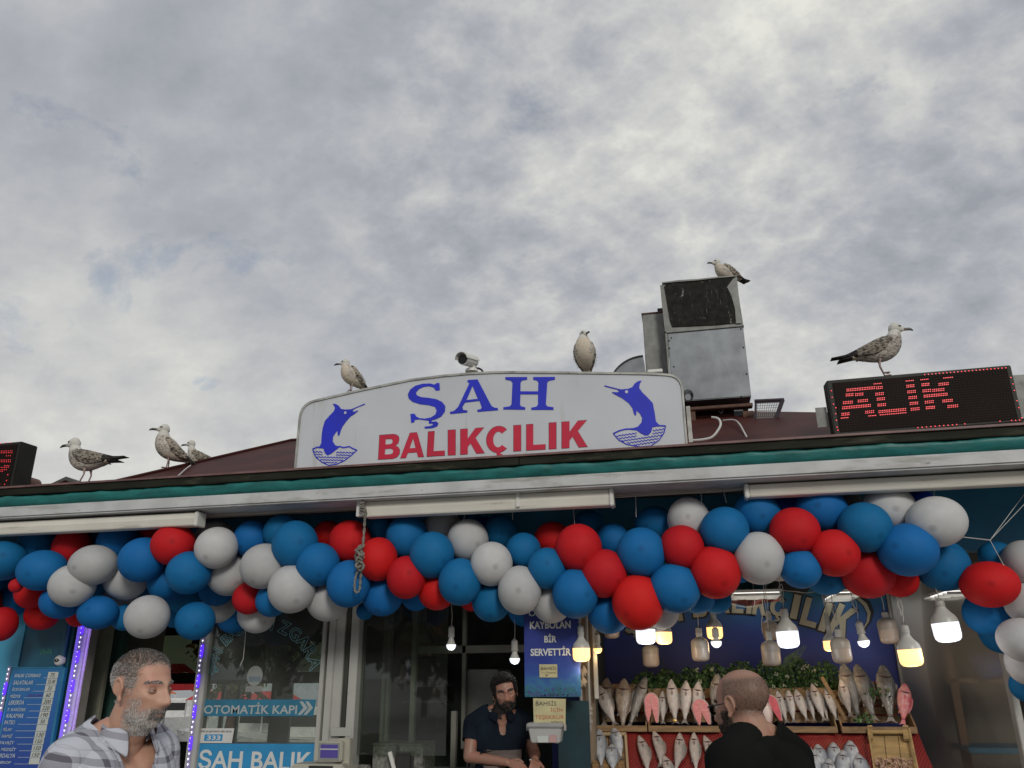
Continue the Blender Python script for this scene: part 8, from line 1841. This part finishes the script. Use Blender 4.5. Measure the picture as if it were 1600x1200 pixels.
# ================= the cook in the kiosk =================
skB = skin_mat('skin_cook', (.27, .15, .105), (.03, .025, .022)); yB_ = .62; pB = P(789, 1083, yB_)
armsB = {-1: ((-.185, .01, 1.395), (-.225, -.05, 1.195), (.005, -.215, 1.165)), 1: ((.185, .01, 1.395), (.25, -.04, 1.19), (.20, -.23, 1.18))}
B_ = Person('dark bearded cook in a navy polo shirt standing in the kiosk behind the counter', None, pB, rad(26), rad(-8), 1.06, .0042, skB, [((0, -.1, .022), (.02, .04, .008), (0, -.003, -.002), 0)], arms=armsB, head_off=(.03, -.06), head_roll=rad(-10), head_pitch=rad(5), belly=1.12, jaw=1.08, shoulder=1.06, neckr=.068, hz=1.605)
h = B_.hl; x, y, z = h.T; ax_ = np.abs(x)
def hmB(x, y, z): ax_ = np.abs(x); return np.clip(sst(.052, .064, z + .3 * np.minimum(y + .02, 0)) + sst(-.01, .01, z) * sst(-.046, -.036, y) * (ax_ > .03) + sst(-.06, -.03, z) * sst(.02, .04, y), 0, 1)
moB = np.exp(-((x / .019) ** 2 + ((z + .066) / .006) ** 2)) * (y < -.07)
def bdB(x, y, z): ax_ = np.abs(x); return np.clip(sst(-.052, -.066, z) * (y < .012) * (z > -.122) * ((ax_ > .022) | (z < -.078)) + sst(.01, -.02, z) * sst(.047, .055, ax_) * (y < -.004) * (y > -.05) + sst(-.044, -.049, z) * (ax_ < .034) * (y < -.06), 0, 1)
nearH = np.linalg.norm(h, axis=1) < .165
B_.attr('hair', np.maximum(hmB(x, y, z), bdB(x, y, z) * (1 - moB)) * nearH); B_.attr('lips', moB * .7)
bm_ = [mat('hair_black', (.010, .009, .008), .5), mat('hair_black_soft', (.022, .018, .015), .5)]
B_.strands(lambda H: (hmB(*H.T) * (H[:, 2] > -.05) * (np.linalg.norm(H, axis=1) < .17) * ~((np.abs(H[:, 0]) > .073) & (H[:, 1] < .045) & (H[:, 2] < .04)), np.full(len(H), .4)), 11000, .024, bm_, rng, bias=lambda p: (p[0] * 6, .3, .5), lie=.45, width=.0016, curl=.1)
B_.strands(lambda H: (bdB(*H.T) * (1 - np.exp(-((H[:, 0] / .02) ** 2 + ((H[:, 2] + .066) / .006) ** 2)) > .4) * (np.linalg.norm(H, axis=1) < .165), np.full(len(H), .4)), 7000, .008, bm_, rng, bias=(0, 0, -1), lie=.6, width=.0014, name='beard')
B_.strands(brow, 900, .009, bm_, rng, bias=lambda p: (1.0 if p[0] > 0 else -1.0, 0, -.1), lie=.85, name='eyebrow', width=.0014)
B_.eyes(.7, y=-.0715, lidc=mat('lid_cook', (.28, .15, .11), .5))
navy = mat('navy_cloth', (.008, .013, .021), .9, var=.3, bump=.1, spec=.08)
neckB = lambda co: neckline(B_, co, .078, 1.455, (1.335, .36))
B_.shell('polo_shirt', lambda c: torso(c, .55, B_, neckB, .90) & ~((c[:, 1] < -.165) & (c[:, 2] > 1.0)), .012, navy, 26, .016, 9, .003, 8)
collar(B_, navy, (0, -.012, 0), r=(.084, .086), open_deg=20, h=.028, fall=.034, pt=.03, z0=1.46, name='collar')
B_.shell('neck_trim', lambda c: (c[:, 1] < 0) & (np.abs(np.abs(c[:, 0]) - (.006 + np.maximum(c[:, 2] - 1.335, 0) * .36)) < .004) & (c[:, 2] > 1.33) & (c[:, 2] < 1.45), .020, mat('trim_grey', (.10, .10, .10), .7), 3, 0, thick=.002)
B_.shell('apron', lambda c: (c[:, 1] < -.03) & (np.abs(c[:, 0]) < .125 + .0 * c[:, 2]) & (c[:, 2] < 1.245 - .06 * (np.abs(c[:, 0] - 0) < .0)) & (c[:, 2] > .55) & (c[:, 1] > -.150), .024, mat('apron_brown', (.11, .085, .075), .8, var=.2), 10, .006, 7, .003, 2)
legs(B_, tro)
cn = MB().ball((0, 0, 0), .010, 14, sq=(1, .6, .5)).build('coin', mat('coin_bright', (.75, .75, .72), .15, metal=.9), None, loc=P(829, 1187, .28), label='small shiny coin held between the hands of the cook', category='coin')
# ================= the bald man seen from behind =================
skC = skin_mat('skin_pale', (.36, .21, .145), (.075, .055, .045), (.42, .15, .11)); yC_ = -1.9; pC = P(1158, 1104, yC_)
C_ = Person('bald man in a black t-shirt and glasses seen from behind, looking at the fish', None, pC, rad(220), rad(12), 1.06, .0035, skC, [], head_off=(0, -.06), head_pitch=rad(7), belly=1.05, jaw=1.06, shoulder=.88, neckr=.070, hz=1.575)
h = C_.hl; x, y, z = h.T; ax_ = np.abs(x); nearH = np.linalg.norm(h, axis=1) < .17
stC = np.clip(sst(.055, .085, z + .25 * np.minimum(y, 0)) * .20 + sst(-.05, -.015, z) * sst(.10, .075, z) * sst(-.035, -.01, y) * .75, 0, 1) * nearH * ~((ax_ > .076) & (y < .04) & (z < .035))
bdC = np.clip(sst(-.040, -.055, z) * (y < .004) * (z > -.14) + sst(.0, -.02, z) * sst(.050, .056, ax_) * (y < .0) * (y > -.045), 0, 1) * nearH
C_.attr('hair', np.maximum(stC, bdC * .85)); C_.attr('lips', np.exp(-((x / .02) ** 2 + ((z + .0645) / .006) ** 2)) * (y < -.07) * .7)
br_ = [mat('hair_brown', (.035, .022, .015), .5), mat('hair_brown_soft', (.07, .05, .035), .5)]
C_.strands(lambda H: (np.clip(sst(-.05, -.015, H[:, 2]) * sst(.095, .06, H[:, 2]) * sst(-.035, -.01, H[:, 1]), 0, 1) * (np.linalg.norm(H, axis=1) < .16) * ~((np.abs(H[:, 0]) > .074) & (H[:, 1] < .045) & (H[:, 2] < .04)), np.full(len(H), .9)), 5500, .0026, br_, rng, bias=(0, .3, -.8), lie=.5, width=.0007)
C_.strands(lambda H: (np.clip(sst(-.044, -.056, H[:, 2]) * (H[:, 1] < .0) * (H[:, 2] > -.13) + sst(-.005, -.02, H[:, 2]) * sst(.051, .056, np.abs(H[:, 0])) * (H[:, 1] < -.005) * (H[:, 1] > -.045), 0, 1) * (np.linalg.norm(H, axis=1) < .16), np.full(len(H), .6)), 6500, .011, br_, rng, bias=(0, .05, -1), lie=.6, name='beard')
C_.strands(brow, 700, .008, br_, rng, bias=lambda p: (1.0 if p[0] > 0 else -1.0, 0, -.1), lie=.85, name='eyebrow')
C_.eyes(.3, lidc=mat('lid_pale', (.34, .2, .14), .5))
blk = mat('black_cloth', (.008, .009, .008), .9, var=.3, bump=.1, spec=.08)
neckC = lambda co: neckline(C_, co, .071, 1.462, None, 1.54)
C_.shell('t_shirt', lambda c: torso(c, .8, C_, neckC, .88), .012, blk, 16, .014, 8, .003, 12)
legs(C_, tro)
gl_ = empty('glasses', (0, 0, 0)); gl_.parent = C_.e; gm_ = M['black']
fr2 = MB()
for sg in (-1, 1):
    fr2.tube([(sg * (.031 + .023 * math.cos(a)), -.101 + .004 * abs(math.cos(a)), .000 + .017 * math.sin(a)) for a in [2 * math.pi * i / 20 for i in range(21)]], .0016, 6)
fr2.tube([(-.009, -.104, .006), (0, -.107, .009), (.009, -.104, .006)], .0016, 6); xform(fr2, C_.HM); fr2.build('rim', gm_, gl_, smooth='all')
for sg in (-1, 1):
    t_ = MB().tube([(sg * .054, -.098, .007), (sg * .070, -.090, .010), (sg * .0800, -.04, .012), (sg * .0835, .002, .013), (sg * .0805, .026, .004), (sg * .076, .036, -.014)], .0021, 6); xform(t_, C_.HM); t_.build('temple', gm_, gl_, smooth='all')
    l_ = MB().ball((sg * .031, -.1005, 0), 1, 16, sq=(.0215, .001, .0155)); xform(l_, C_.HM); l_.build('lens', glass_mat('lens_glass', (.9, .9, .9), .02) if 'lens_glass' not in bpy.data.materials else bpy.data.materials['lens_glass'], gl_, smooth='all')
